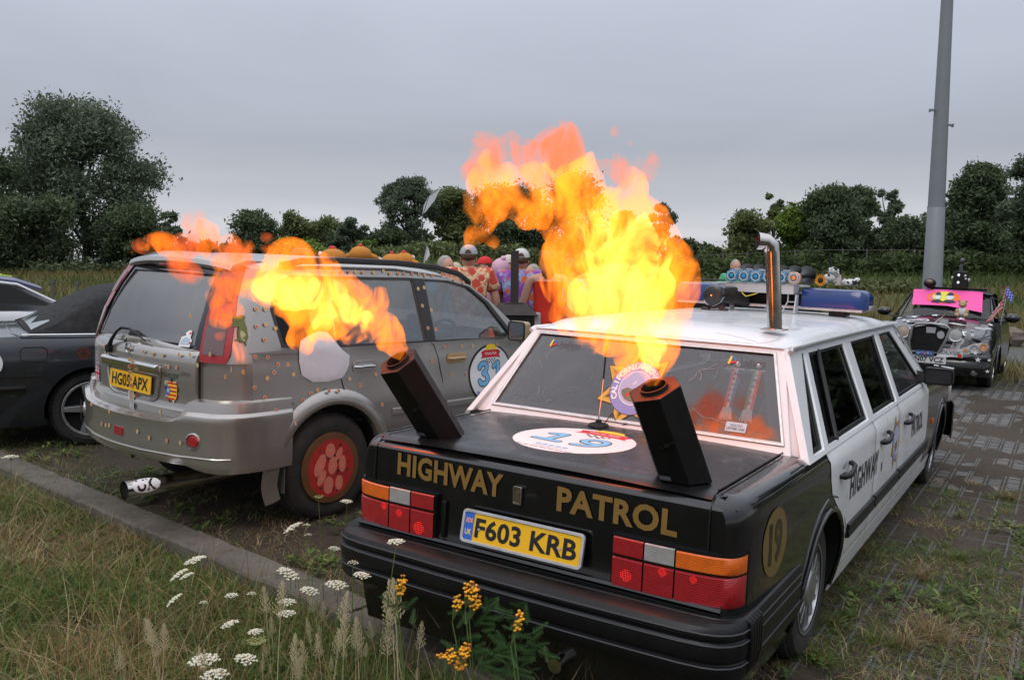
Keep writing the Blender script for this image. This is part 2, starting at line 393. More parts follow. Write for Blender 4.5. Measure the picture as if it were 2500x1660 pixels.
def rally_crest(mb, fn, s):   # red ribbon over a chequered shield
    putpoly(mb, [(-.5*s,.1*s),(-.36*s,.16*s),(.36*s,.16*s),(.5*s,.1*s),(.44*s,-.02*s),(.5*s,-.14*s),(.34*s,-.1*s),(-.34*s,-.1*s),(-.5*s,-.14*s),(-.44*s,-.02*s)], lambda x,y: fn(x,y,0), 3)
    putpoly(mb, [(-.3*s,.17*s),(-.22*s,.33*s),(0,.37*s),(.22*s,.33*s),(.3*s,.17*s)], lambda x,y: fn(x,y,0), 4)
    text_on(mb, 'Wacky Rally', .62*s, .12*s, lambda x,y: fn(x,y+.03*s,1), 0, bold=.01)
    for i in range(7):
        for j in range(3):
            if (i+j) % 2 == 0:
                x = (-.24+.07*i)*s; y = (-.14-.06*j)*s
                if abs(x) < (.28-.07*j)*s: putpoly(mb, [(x,y),(x+.06*s,y),(x+.06*s,y-.05*s),(x,y-.05*s)], lambda a,b: fn(a,b,0), 1)
# ------------------------------------------------------------ the black and white stretched patrol saloon
LR = Matrix(((0.8433609, 0.53595095, 0.0262983), (-0.53599887, 0.84408228, -0.00591093), (-0.02535189, -0.00910428, 0.9995417)))
LM = Matrix.Translation(LO) @ LR.to_4x4() @ Matrix.Translation((-.02,0,0))
limo = empty('patrol_limousine', LM, 'long black and white six-door saloon lettered HIGHWAY PATROL, with two flame boxes on its boot', 'car')
HW = [(-.03,.795),(.0,.82),(.03,.838),(.1,.856),(.3,.868),(.8,.876),(1.2,.88),(5.2,.88),(5.7,.865),(5.95,.82),(6.02,.77)]
PZ = [(.18,-.07),(.26,-.045),(.40,-.014),(.52,-.002),(.70,0),(.84,-.004),(.892,-.008),(.905,-.019),(.925,-.028),(.94,-.05)]
def limoS(y, z): return lerp(HW, y) + lerp(PZ, z)
def zt(y): return smooth([(4.2,.94),(5.2,.90),(5.8,.83),(6.02,.74)], y)
def ring(y, kind):
    top = zt(y); k = (top-.18)/(.94-.18)
    zs = [.18,.24,.30,.36,.42,.48,.54,.60,.66,.72,.78,.84,.88,.905,.92,.932,.94]
    rt = []
    rear = max(0, 1-(y+.03)/.12)
    for z in zs:
        x = limoS(y, z)
        yo = (.045*max(0,(z-.90)/.04)**2 + (.0 if z > .57 else -.02) + (z-.6)*.03)*rear
        rt.append((x, y+yo, .18+(z-.18)*k))
    if kind == 'deck':
        ro = .06*rear; rt += [(.77,y+ro,top+.006),(.745,y+ro,top+.006),(.5,y+ro,top+.010),(.25,y+ro,top+.013)]; c = (0,y+ro,top+.014)
    else:
        h = lerp(HW,y); rt += [(h-.06,y,.925),(h-.075,y,.90),(h-.085,y,.42),(.4,y,.40)]; c = (0,y,.40)
    return rt + [c] + [(-a,b,d) for a,b,d in reversed(rt)]
b = MB()
rings = [ring(y,'deck') for y in (-.03,-.015,.0,.02,.05,.1,.2,.35,.6,.84)] + [ring(y,'cab') for y in (.845,1.1,1.4,1.8,2.4,3.0,3.6,4.1,4.245)] + [ring(y,'deck') for y in (4.25,4.6,5.0,5.3,5.6,5.8,5.93,6.0,6.02)]
b.loft(rings, cap=False)
nr = len(rings[0]); mh = nr//2
for base, fl in ((0,0),((len(rings)-1)*nr,1)):
    for i in range(mh):
        q = (base+i,base+i+1,base+nr-2-i,base+nr-1-i) if i < mh-1 else (base+i,base+i+1,base+nr-1-i)
        b.f.append(q if fl else tuple(reversed(q))); b.mi.append(0)
body = obj('body', b, [BLACKP, DARK], limo, 28)
cut = MB()
for sx in (1,-1):
    for wy in (1.12, 5.10):
        cut.cyl((sx*.52,wy,.315),(sx*1.0,wy,.315),.352,40)
boolean(body, cut, DARK)
seams('panel_seam', [[(s*.735,y,.9565+.0015*(y<.1)) for y in (.045,.1,.3,.6,.84)] for s in (1,-1)] + [[(s*.735,.0+.02,.945),(s*.735,-.026,.90),(s*.738,-.033,.76)] for s in (1,-1)]
      + [[(s*(limoS(.6,.93)),y,.933) for y in (.6,.7,.8)] for s in (1,)] + [[(x,.851,.962) for x in (-.74,0,.74)]], limo, .003)
SATIN = M('satin_black', (.006,.006,.0065), .30, coat=.1, var=.3, dirt=(.03,.028,.025), dirtamt=.25, vs=2, rv=.3)
bl_ = MB(); bl_.grid(lambda x,y:(x, y, .9475+.0125*(1-(abs(x)/.73)**2.2)+lerp([(.0,-.014),(.02,-.003),(.05,.0025)],y)), [-.73,-.7,-.6,-.4,-.2,0,.2,.4,.6,.7,.73], [.0,.02,.05,.1,.3,.5,.7,.842]); obj('boot_lid', bl_, SATIN, limo, 60)
# shoulder crease that runs forward from the lamp corner
cr = MB(); cr.tube([(limoS(y,.915)+.0015,y,.905+.006*min(1,y)) for y in (.02,.1,.3,.5,.7,.85,1.05)], .004, 6); obj('shoulder_crease', cr, BLACKP, limo)

# doors
def fnS(off):
    return lambda y, z: (limoS(y, z)+off, y, z)
def door(y0, y1, s, label=None):
    d = MB(); zs = [.315,.34,.38,.44,.50,.56,.62,.68,.74,.80,.85,.885,.905,.92,.93]
    P = []
    for z in zs:
        a = y0(z); row = []
        for i in range(13):
            y = a+(y1-a)*i/12; e = .007 if 0 < i < 12 else .002
            row.append((s*(limoS(y,z)+(e if z > .32 else 0)), y, z))
        P.append(row)
    V = [p for r_ in P for p in r_]; W = 13
    fs = [(i*W+j, i*W+j+1, (i+1)*W+j+1, (i+1)*W+j) for i in range(len(zs)-1) for j in range(W-1)]
    d.add(V, fs); return obj('door', d, WHITEP, limo, 40, fix=False)
def rd(z): return lerp([(.315,1.472),(.50,1.455),(.56,1.42),(.635,1.33),(.70,1.20),(.76,1.135),(.92,1.105)], z)
doors = {}
for s in (1,-1):
    doors[s] = [door(rd, 2.145, s), door(lambda z: 2.155, 2.925, s), door(lambda z: 2.935, 4.20-.0, s)]
    for dd in doors[s]:
        if s < 0: dd.data.flip_normals()
    for dd, hy in zip(doors[s], (1.26, 2.26, 3.05)):
        h = MB(); x = s*(limoS(hy,.82)+.008); o_ = s
        h.tube([(x,hy,.80),(x+o_*.022,hy+.01,.80),(x+o_*.034,hy+.05,.803),(x+o_*.034,hy+.13,.812),(x+o_*.03,hy+.17,.825),(x+o_*.012,hy+.19,.832),(x,hy+.195,.83)], [.010,.013,.014,.010,.012,.013,.009], 12)
        h.ball((x+o_*.016,hy+.035,.80),(.013,.03,.018)); obj('handle', h, BLKPLAST, dd)
        h = MB(); h.ball((x-o_*.004,hy+.10,.835),(.006,.055,.02)); obj('handle_recess_shade', h, M('handle_shadow', (.35,.35,.36), .4), dd)  # grey patch: shade in the hollow behind the handle, given as colour
        md = MB(); ya = {1.26:1.50,2.26:2.165,3.05:2.945}[hy]; yb = {1.26:2.135,2.26:2.915,3.05:4.19}[hy]
        md.loft([[(s*(limoS(y,.49)+a),y,z) for a,z in ((.004,.455),(.022,.46),(.026,.47),(.019,.49),(.026,.51),(.022,.522),(.004,.527))] for y in (ya,ya+.01,(ya+yb)/2,yb-.01,yb)]); obj('side_moulding', md, BLKPLAST, dd, 20)
    sl = MB(); sl.loft([[(s*(limoS(y,.31)+.004),y,.318),(s*(limoS(y,.25)+.004),y,.25),(s*(limoS(y,.2)+.006),y,.195),(s*(limoS(y,.2)-.01),y,.188),(s*(limoS(y,.2)-.03),y,.32)] for y in (1.475,1.6,2.5,3.5,4.3,4.73)]); obj('sill', sl, WHITEP, limo, 20)
# doors' writing (right-hand side)
def side(y, z, l=0): return (limoS(y,z)+.0095+.0006*l, y, z)
DG = M('dark_lettering', (.028,.027,.027), .45, var=.2)
t = MB(); text_on(t, 'HIGHWAY', .71, .128, lambda x,y: side(1.86+x,.705+y), bold=.022, space=1.12); obj('lettering', t, DG, doors[1][0], fix=False)
t = MB(); text_on(t, 'PATROL', .50, .125, lambda x,y: side(3.64+x,.715+y), bold=.022, space=1.12); obj('lettering', t, DG, doors[1][2], fix=False)
def star_pts(ro, ri, n, rot=90): return [((ro if i%2==0 else ri)*math.cos(R(rot+180*i/n)), (ro if i%2==0 else ri)*math.sin(R(rot+180*i/n))) for i in range(2*n)]
SEALB = M('seal_blue', (.25,.26,.55), .4); SEALG = M('seal_gold', (.62,.38,.05), .4, var=.15, vs=20); SEALL = M('seal_green', (.16,.16,.09), .5, var=.4, vs=30); BROWNL = M('seal_brown', (.09,.04,.015), .5)
def badge(mb, fn, r, txt=True):       # seven-pointed highway star with its round seal
    putpoly(mb, star_pts(r,r*.63,7,99), lambda x,y: fn(x,y,0), 3)
    putpoly(mb, star_pts(r*.965,r*.60,7,99), lambda x,y: fn(x,y,1), 1)
    for i in range(7):                # branching veins in each ray
        a = R(99+360*i/7); c, s_ = math.cos(a), math.sin(a)
        for k in range(-3,4):
            q = .22*k; L0, L1 = .56*r, (.86-.06*abs(k))*r
            p0 = (c*L0, s_*L0); p1 = (c*L1-s_*q*r*.16, s_*L1+c*q*r*.16); w = .004*r/.2
            n_ = Vector((-(p1[1]-p0[1]), p1[0]-p0[0])).normalized()*w
            putpoly(mb, [(p0[0]+n_.x,p0[1]+n_.y),(p0[0]-n_.x,p0[1]-n_.y),p1], lambda x,y: fn(x,y,2), 3)
    putpoly(mb, ell(r*.655,r*.655,40), lambda x,y: fn(x,y,3), 3); putpoly(mb, ell(r*.64,r*.64,40), lambda x,y: fn(x,y,4), 0)
    putpoly(mb, ell(r*.42,r*.42,36), lambda x,y: fn(x,y,5), 2); putpoly(mb, ell(r*.40,r*.40,36), lambda x,y: fn(x,y,6), 4)
    # hills, bay, ship and seated figure in the seal, reduced to coloured shapes
    putpoly(mb, [(-.33*r,-.08*r),(-.2*r,.0),(-.05*r,-.03*r),(.1*r,.06*r),(.24*r,.02*r),(.33*r,-.06*r),(.3*r,-.17*r),(.16*r,-.3*r),(-.02*r,-.34*r),(-.18*r,-.29*r),(-.3*r,-.17*r)], lambda x,y: fn(x,y,7), 5)
    putpoly(mb, [(-.1*r,.08*r),(-.02*r,.1*r),(.0,.22*r),(-.05*r,.12*r)], lambda x,y: fn(x,y,8), 2); putpoly(mb, ell(.07*r,.13*r,12,.1*r,-.1*r), lambda x,y: fn(x,y,8), 3); putpoly(mb, ell(.05*r,.05*r,10,-.15*r,-.18*r), lambda x,y: fn(x,y,8), 6)
    for s_, a0, a1, rr_ in (('CALIFORNIA', 208, 92, .53), ('HIGHWAY PATROL', 78, -70, .53)):
        n_ = len(s_)
        for i, ch in enumerate(s_):
            if ch == ' ': continue
            a = R(a0+(a1-a0)*i/(n_-1)); vs, fs = textgeo(ch, 1, .05); vs = fit(vs, .085*r if ch in 'I' and False else None, .15*r)
            ca, sa = math.cos(a-math.pi/2), math.sin(a-math.pi/2); px, py = math.cos(a)*rr_*r, math.sin(a)*rr_*r
            put2d(mb, [(x*ca-y*sa+px, x*sa+y*ca+py) for x,y in vs], fs, lambda x,y: fn(x,y,9), 2)
BADGEM = [SEALB, SEALG, WHITE, BROWNL, M('seal_sky', (.42,.42,.62), .4), SEALL, RED]
t = MB(); badge(t, lambda x,y,l: side(2.755+x*.85,.725+y,.6+.2*l), .165); obj('star_badge', t, BADGEM, doors[1][1], fix=False)
t = MB(); putpoly(t, [(0,.03),(.012,.02),(.014,-.02),(0,-.03),(-.01,-.02),(-.012,.02)], lambda x,y: side(2.33+x,.655+y)); obj('paint_chip', t, M('rust', (.08,.03,.02), .8), doors[1][1], fix=False)
for cy_, cz_, rr_ in ((.315,.737,1),):
    t = MB(); f = lambda x,y,l=0: (limoS(cy_+x,cz_+y)+.0025+.0008*l, cy_+x, cz_+y)
    t.add([f(0,0)]+[f(.135*math.cos(a),.125*math.sin(a)) for a in [2*math.pi*i/40 for i in range(40)]], [(0,1+i,1+(i+1)%40) for i in range(40)])
    OLDG = M('old_gold', (.17,.105,.03), .3, var=.25, coat=.4)
    vs, fs = textgeo('19', 1, .045); vs = fit(vs, .15, .16); put2d(t, vs, fs, lambda x,y: f(x,y,1), 1)
    obj('side_roundel', t, [OLDG, BLACKP], limo, fix=False)
# wheel arch lips
for s in (1,-1):
    for wy in (1.12,5.10):
        a = MB(); pts = []
        for i in range(29):
            th = R(-14+208*i/28); y = wy+.357*math.cos(th); z = .315+.357*math.sin(th); pts.append((s*(limoS(y,max(.2,z))+.004),y,z))
        a.tube(pts, .0135, 8, flat=.8)
        pts2 = [(s*(limoS(p[1],max(.2,p[2]))+.0),wy+(p[1]-wy)*1.16,.315+(p[2]-.315)*1.16) for p in pts]; a.tube([(s*(limoS(p[1],max(.2,p[2]))-.001),p[1],p[2]) for p in pts2[3:-3]], .007, 6)
        obj('arch_lip', a, BLACKP, limo)
for s in (1,-1):
    for wy in (1.12,5.10): wheel(limo, s*.825, wy, s, .31, .195, .208, 'fin')
# rear bumper
def bpath():
    pts = []
    for y in (.66,.5,.3,.12): pts.append(((.850,y),(.888,y),.0))
    for a in (0,20,40,60,80): pts.append(((.78+.06*math.cos(R(a)),.04-.06*math.sin(R(a))),(.755+.133*math.cos(R(a)),-.01-.135*math.sin(R(a))),1))
    for x in (.7,.5,.3,.1,0): pts.append(((x,-.02),(x,-.149-.022*(1-(x/.8)**2)),1))
    return pts + [((-p[0][0],p[0][1]),(-p[1][0],p[1][1]),p[2]) for p in reversed(pts[:-1])]
PB = [(0,.555),(.45,.562),(.50,.563),(.52,.560),(.75,.556),(.90,.545),(.985,.522),(1.0,.505),(.985,.492),(.94,.488),(.93,.478),(.975,.474),(1.01,.465),(1.02,.44),(1.02,.405),(1.0,.385),(.955,.380),(.945,.370),(.985,.366),(1.0,.35),(.98,.31),(.90,.275),(.7,.262),(0,.258)]
PB = [(d, z if z > .545 else .545-(.545-z)*.68) for d, z in PB]
bm_ = MB(); rg = []
for B, O, e in bpath():
    rg.append([(B[0]+(O[0]-B[0])*d, B[1]+(O[1]-B[1])*d, z+(0 if e else (.0))) for d, z in PB])
bm_.loft(rg); obj('rear_bumper', bm_, BLKPLAST, limo, 24)
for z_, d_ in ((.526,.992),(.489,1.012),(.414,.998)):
    glint = MB(); glint.tube([(B[0]+(O[0]-B[0])*d_, B[1]+(O[1]-B[1])*d_, z_) for B,O,e_ in bpath()], .0035, 6); obj('bumper_line', glint, GREYPLAST, limo)  # paler grey tubes: sky highlights along the bumper edges put into the colour
rb = MB()
for s in (1,-1):
    for k in range(5):
        y = .0+.026*k; rb.tube([(s*(.873),y,.553),(s*.889,y,.545),(s*.8935,y,.50),(s*.8935,y,.43),(s*.883,y,.38),(s*.865,y,.365)], .008, 6)
obj('bumper_rib', rb, BLKPLAST, limo)
fb = MB(); fb.loft([[(x,y0+p,z) for p,z in ((0,.6),(.1,.59),(.12,.5),(.12,.38),(.08,.3),(0,.28))] for x,y0 in ((-.9,5.75),(-.86,5.98),(-.6,6.05),(0,6.08),(.6,6.05),(.86,5.98),(.9,5.75))]); obj('front_bumper', fb, BLKPLAST, limo)
# valance under the lamps, boot writing, lock
va = MB(); va.loft([[(x,-.052,.585),(x,-.058,.575),(x,-.045,.56),(x,-.02,.56),(x,-.02,.585)] for x in (-.80,-.4,0,.4,.80)]); obj('rear_valance', va, BLACKP, limo)
RY = lambda z: -.033+(z-.6)*.03
rear = lambda x, z, l=0: (x, RY(z)-.0025-.0005*l, z)
t = MB(); text_on(t, 'HIGHWAY', .525, .094, lambda x,y: rear(-.352+x,.848+y-.018*x), bold=.036, space=1.06); obj('lettering', t, GOLD, limo, fix=False)
t = MB(); text_on(t, 'PATROL', .475, .094, lambda x,y: rear(.387+x,.838+y-.012*x), bold=.036, space=1.06); obj('lettering', t, GOLD, limo, fix=False)
lk = MB(); lk.panel(rrect(.038,.07,.007), [rrect(.029,.059,.005)], lambda x,y:(x-.018,RY(.82)-.013,y+.823), (0,.013,0)); obj('boot_lock', lk, CHROME, limo, bevel=.001)
lk = MB(); lk.box((-.018,RY(.82)-.004,.823),(.03,.008,.06)); lk.cyl((-.018,RY(.82)-.006,.83),(-.018,RY(.82)-.011,.83),.009,14)
for k in range(3): lk.box((-.018,RY(.82)-.009,.806-.006*k),(.018,.003,.003))
obj('boot_lock_barrel', lk, M('aged_brass', (.2,.16,.1), .4, metal=.8), limo)
T = Matrix.Translation((.02,-.062,.673)) @ Matrix.Rotation(-.2, 4, 'X'); uk_plate(limo, 'F603 KRB', T, PLATEY)
pr = MB(); pr.box((-.36,-.036,.665),(.02,.014,.15)); obj('plate_lamp', pr, BLKPLAST, limo, bevel=.003)
# tail lamps
for s in (1,-1):
    e = empty('tail_lamp', Matrix.Identity(4)); e.parent = limo; e.matrix_basis = Matrix.Identity(4)
    hs = MB(); y0 = -.05
    def lx(u): # plan of lens: inner to outer then round the corner
        return (s*u, y0+ (0 if u < .76 else (.0+.9*(u-.76)**2/.04*.12 if u<.80 else .0)))
    plan = [(.395,-.052),(.50,-.055),(.62,-.053),(.72,-.047),(.78,-.036),(.815,-.018),(.832,.005),(.842,.04),(.846,.065)]
    def pl(u):
        return lerp([(p[0],p[1]) for p in plan], u)
    def lens(us, z0, z1, mat, nm='lens', bul=.004):
        g = MB(); zs = [z0,z0+.004,(z0+z1)/2,z1-.004,z1]
        U = us
        for_ = lambda i, j: (s*U[i], pl(U[i])-(bul if 0<j<4 else -.002), zs[j])
        g.grid(lambda i,j: for_(int(i),int(j)), range(len(U)), range(5)); return obj(nm, g, mat, e, 50)
    inner = [.40,.46,.515]; mid = [.521,.575,.63]; outer = [.636,.70,.76,.79,.815,.832,.842,.846]
    lens(inner,.692,.756,LRED); lens(mid,.692,.756,LWHT); lens(outer,.692,.752,LAMB)
    lens(inner,.578,.684,LRED); lens(mid,.578,.684,LRED); lens(outer,.578,.684,LRED)
    hs.grid(lambda u,z:(s*u,pl(u)+.004,z), [.392]+[p[0] for p in plan[1:]]+[.849], [.570,.66,.762], thick=(0,.03,0)); obj('lamp_housing', hs, BLKPLAST, e, 50)
    gl = MB()
    spots = ((.59,.668,.016),(.70,.665,.013),(.455,.625,.022)) if s > 0 else ((.66,.668,.015),(.575,.655,.017),(.47,.612,.026))
    for u, z, r_ in spots:
        for i in range(-3,4):
            for j in range(-3,4):
                if i*i+j*j < 11:
                    a, c = u+i*r_/3.4, z+j*r_/3.4; q = r_/14
                    gl.add([(s*(a+q*math.cos(R(60*k))),pl(a)-.0052,c+q*math.sin(R(60*k))) for k in range(6)], [tuple(range(6))])
    obj('lit_bulb', gl, GLOWR, e, fix=False)
# greenhouse
def G(y, z): return 1.300-.472*z
sidep = [(.79,.93),(.80,.955),(1.115,1.365),(3.72,1.365),(4.30,.93)]
wins = [[(.885,.952),(1.070,.952),(1.345,1.328),(1.305,1.335)], [(1.155,.952),(2.045,.952),(2.165,1.330),(1.42,1.330)], [(2.195,.952),(2.925,.952),(3.075,1.330),(2.345,1.330)], [(3.03,.952),(4.03,.952),(3.60,1.330),(3.20,1.330)]]
def inset(poly, d):
    cx = sum(p[0] for p in poly)/len(poly); cy = sum(p[1] for p in poly)/len(poly); out = []
    n = len(poly)
    for i in range(n):
        p0, p1, p2 = Vector(poly[i-1]), Vector(poly[i]), Vector(poly[(i+1)%n])
        a = (p1-p0).normalized(); b_ = (p2-p1).normalized(); na = Vector((-a.y,a.x)); nb = Vector((-b_.y,b_.x))
        m_ = (na+nb); m_ = m_/max(.3,m_.dot(na)); out.append(tuple(p1+m_*d))
    return out
for s in (1,-1):
    g = MB(); g.panel(sidep, wins, lambda y,z:(s*G(y,z),y,z), (-s*.035,0,0)); obj('window_surround', g, WHITEP, limo, 30, bevel=.004)
    for i, w in enumerate(wins):
        pn = MB(); pn.panel(inset(w,-.004), [], lambda y,z:(s*(G(y,z)-.018),y,z), (-s*.004,0,0)); q = obj('side_window', pn, GL_DARK if i < 3 else GL_CLEAR, limo)
        fr = MB(); fr.panel(inset(w,-.001), [inset(w,.016)], lambda y,z:(s*(G(y,z)-.010),y,z), (-s*.012,0,0)); obj('window_seal', fr, BLKPLAST, q)
        if i in (1,2):
            dv = MB(); a0, b0 = ((1.33,.955),(1.61,1.33)) if i == 1 else ((2.83,.955),(2.99,1.33))
            dv.tube([(s*(G(*a0)-.006),*a0),(s*(G(*b0)-.006),*b0)], .013, 8); obj('window_bar', dv, BLKPLAST, q)
    gt = MB(); gt.tube([(s*.672,1.10,1.352),(s*.668,1.13,1.366),(s*.667,1.6,1.370),(s*.667,2.6,1.372),(s*.667,3.72,1.370),(s*.70,3.86,1.30),(s*.80,4.2,1.04),(s*.845,4.32,.945)], [.012,.011,.009,.009,.009,.009,.009,.009], 8); obj('rain_gutter', gt, TRIM if s>0 else WHITEP, limo)
    bl = MB()
    for y0_, y1_ in ((.775,1.095),(1.105,2.15),(2.155,2.93),(2.935,4.22)):
        bl.loft([[(s*(limoS(y,.93)+a),y,z) for a,z in ((-.012,.928),(.004,.926),(.009,.933),(.006,.941),(-.008,.950),(-.03,.952))] for y in (y0_,(y0_+y1_)/2,y1_-.004)])
    obj('belt_trim', bl, TRIM, limo, 30)
    # rounded rear corner between side and rear window
    cp = MB(); rows = []
    for z, yb, xb, ys in ((.945,.855,.770,.79),(.975,.868,.758,.815),(1.10,.948,.722,.912),(1.25,1.043,.678,1.027),(1.367,1.112,.640,1.118)):
        x1, y1 = G(0,z), ys; xc, yc = x1, yb-.0
        row = []
        for i in range(7):
            t_ = i/6; row.append((s*((1-t_)**2*xb+2*t_*(1-t_)*(x1-.008)+t_*t_*(x1-.0005)), (1-t_)**2*yb+2*t_*(1-t_)*(yb-.02)+t_*t_*(y1+.02), z))
        rows.append(row)
    cp.add([p for r_ in rows for p in r_], [(i*7+j,(i+1)*7+j,(i+1)*7+j+1,i*7+j+1) for i in range(4) for j in range(6)]); obj('rear_pillar', cp, WHITEP, limo, 50)
ry = lambda z: .85+.652*(z-.975)
g = MB(); g.panel([(-.772,.945),(.772,.945),(.642,1.367),(-.642,1.367)], [[(-.722,.993),(.722,.993),(.603,1.340),(-.603,1.340)]], lambda x,z:(x,ry(z),z), (0,.03,0)); obj('rear_window_surround', g, WHITEP, limo, 30, bevel=.003)
g = MB(); g.panel([(-.738,.982),(.738,.982),(.612,1.350),(-.612,1.350)], [[(-.722,.992),(.722,.992),(.601,1.341),(-.601,1.341)]], lambda x,z:(x,ry(z)-.010,z), (0,.02,0)); obj('rear_window_trim', g, TRIM, limo, 30, bevel=.003)
rw = MB(); rw.panel([(-.724,.990),(.724,.990),(.603,1.342),(-.603,1.342)], [], lambda x,z:(x,ry(z)+.004,z), (0,.004,0)); rglass = obj('rear_window', rw, GL_REAR, limo)
fr = MB(); fr.panel([(-.722,.992),(.722,.992),(.601,1.341),(-.601,1.341)], [[(-.665,1.015),(.655,1.015),(.555,1.318),(-.570,1.318)]], lambda x,z:(x,ry(z)+.012,z), (0,.004,0)); obj('window_border', fr, M('black_border',(.008,.008,.008),.3), rglass)
rg_ = lambda x, z, l=0: (x, ry(z)+.0015-.0004*l, z)
t = MB(); badge(t, lambda x,y,l: rg_(.0+x,1.135+y*.93,l), .195); obj('star_badge', t, BADGEM, rglass, fix=False)
ANDG = M('sticker_text_grey', (.10,.10,.11), .5)
for cx_ in (-.46,.475):
    t = MB(); text_on(t, 'Andorra', .125, .030, lambda x,y: rg_(cx_+.040+x,1.300+y), 0, bold=.01, shear=.0); text_on(t, 'THE PYRENEAN COUNTRY', .105, .006, lambda x,y: rg_(cx_+.040+x,1.277+y), 0)
    for p_, mi in (([(-.062,.016),(-.052,.018),(-.060,-.018),(-.070,-.016)],1),([(-.060,-.018),(-.030,-.006),(-.034,.001),(-.063,-.011)],2),([(-.052,.018),(-.032,.002),(-.036,-.002),(-.058,.012)],3)):
        putpoly(t, p_, lambda x,y: rg_(cx_+x,1.300+y,1), mi)
    obj('window_sticker', t, [ANDG, YEL, RED, BLUEUK], rglass, fix=False)
CLOTHW = M('pennant_white', (.62,.62,.62), .9, bump=.2)
GRN = M('flag_green', (.05,.25,.12), .6)
for px, word, cols in ((.452,'FRANCE',(RED,CLOTHW,NAVY)),(.545,'ITALIA',(GRN,CLOTHW,RED))):
    e = empty('pennant', Matrix.Identity(4)); e.parent = rglass
    yf = lambda z: ry(z)+.013
    t = MB()
    for k in range(3): put2d(t, [(-.0195+.013*k,.0),(-.0065+.013*k,.0),(-.0065+.013*k,-.165),(-.0195+.013*k,-.165)], [(0,1,2,3)], lambda x,y:(px+x+.0015*math.sin(y*60),yf(1.262+y),1.262+y), k)
    for i, ch in enumerate(word): text_on(t, ch, None, .019, lambda x,y:(px+x,yf(1.240-.023*i)-.001+ -.65*0*y,1.240-.023*i+y), 3, bold=.03)
    obj('ribbon', t, list(cols)+[INKK], e, fix=False)
    t = MB(); t.tube([(px-.032,yf(1.26),1.258),(px-.033,yf(1.264),1.264),(px+.033,yf(1.264),1.264),(px+.032,yf(1.26),1.258)], .0022, 6); t.ball((px,yf(1.28),1.283),(.012,.004,.012)); obj('hanger', t, WHITE, e)
    t = MB()
    for k in range(26):
        x = px-.018+.036*k/25; q = x+(x-px)*.55+rnd.uniform(-.003,.003); t.tube([(x,yf(1.097),1.100),(q,yf(1.055),1.052+rnd.uniform(-.005,.005))], [.0022,.0012], 4)
    obj('fringe', t, CLOTHW, e)
t = MB(); putpoly(t, rrect(.092,.038,.003), lambda x,y: rg_(.515+x,1.028+y), 0); text_on(t, 'VOLVO', .055, .011, lambda x,y: rg_(.515+x,1.034+y,1), 1, bold=.02); text_on(t, 'LIFETIME CARE', .080, .010, lambda x,y: rg_(.515+x,1.021+y,1), 2, bold=.02); obj('window_sticker', t, [M('sticker_pale_blue',(.45,.52,.56),.4), NAVY, INKK], rglass, fix=False)
SCR = M('glass_scratch', (.38,.38,.38), .6); t = MB()
for (x, z, a, l) in [(-.52,1.22,80,.06),(-.53,1.17,95,.05),(-.50,1.05,70,.05),(-.47,1.03,110,.06),(-.44,1.02,60,.04),(-.62,1.01,75,.02),(-.58,1.01,80,.02),(.27,1.22,60,.09),(.30,1.24,40,.07),(.34,1.25,20,.12),(.40,1.26,-10,.07),(.30,1.20,75,.05),(.44,1.16,0,.02),(.30,1.08,-20,.12),(.40,1.05,-25,.09),(.36,1.21,50,.05),(.25,1.19,55,.05),(.53,1.19,-30,.05),(-.45,1.27,3,.05),(.12,1.05,20,.03)]:
    pts = []; cx_, cz_ = x, z; aa = a
    for k in range(6): pts.append((cx_, ry(cz_)+.001, cz_)); cx_ += l/5*math.cos(R(aa)); cz_ += l/5*math.sin(R(aa)); aa += rnd.uniform(-28,28)
    t.tube(pts, .0009, 3)
obj('scratch', t, SCR, rglass)
# roof
def roofz(x, y):
    h = lerp([(0,.072),(.35,.069),(.52,.061),(.58,.053),(.615,.040),(.64,.020),(.655,.006),(.662,0)], abs(x)/(1.0 if y>1.3 else lerp([(1.07,.965),(1.3,1)],y)))
    e = lerp([(1.09,0),(1.10,.16),(1.13,.34),(1.20,.62),(1.28,.82),(1.4,.93),(1.7,1.0),(3.0,1.03),(3.45,.95),(3.65,.6),(3.76,.1)], y)
    return 1.367+h*e
xs_ = [.662,.655,.64,.615,.58,.52,.35,.18]; xs_ = [-x for x in xs_]+[0]+xs_[::-1]
rf = MB(); rf.grid(lambda x,y:((x if y>1.3 else x*lerp([(1.07,.965),(1.3,1)],y)), y, roofz(x,y)), xs_, [1.092,1.10,1.115,1.13,1.16,1.20,1.24,1.28,1.34,1.4,1.55,1.7,2.1,2.6,3.0,3.3,3.45,3.55,3.65,3.72,3.76]); roof = obj('roof', rf, WHITEP, limo, 60)
CRK = M('crack', (.40,.39,.38), .8)
t = MB()
for pts in ([(.30,1.19),(.38,1.175),(.41,1.16),(.44,1.16),(.46,1.14),(.50,1.13),(.52,1.11)],[(.52,1.11),(.56,1.14),(.58,1.20),(.575,1.26)],[(-.56,1.12),(-.55,1.20),(-.53,1.28)],[(-.3,1.105),(0,1.104),(.3,1.104),(.5,1.104)]):
    t.tube([(x,y,roofz(x,y)+.0005) for x,y in pts], .0007, 4)
obj('crack', t, CRK, roof)
ws = MB(); ws.add([(-.77,4.32,.94),(.77,4.32,.94),(.625,3.75,1.372),(-.625,3.75,1.372)], [(0,1,2,3)]); obj('windscreen', ws, GL_CLEAR, limo)
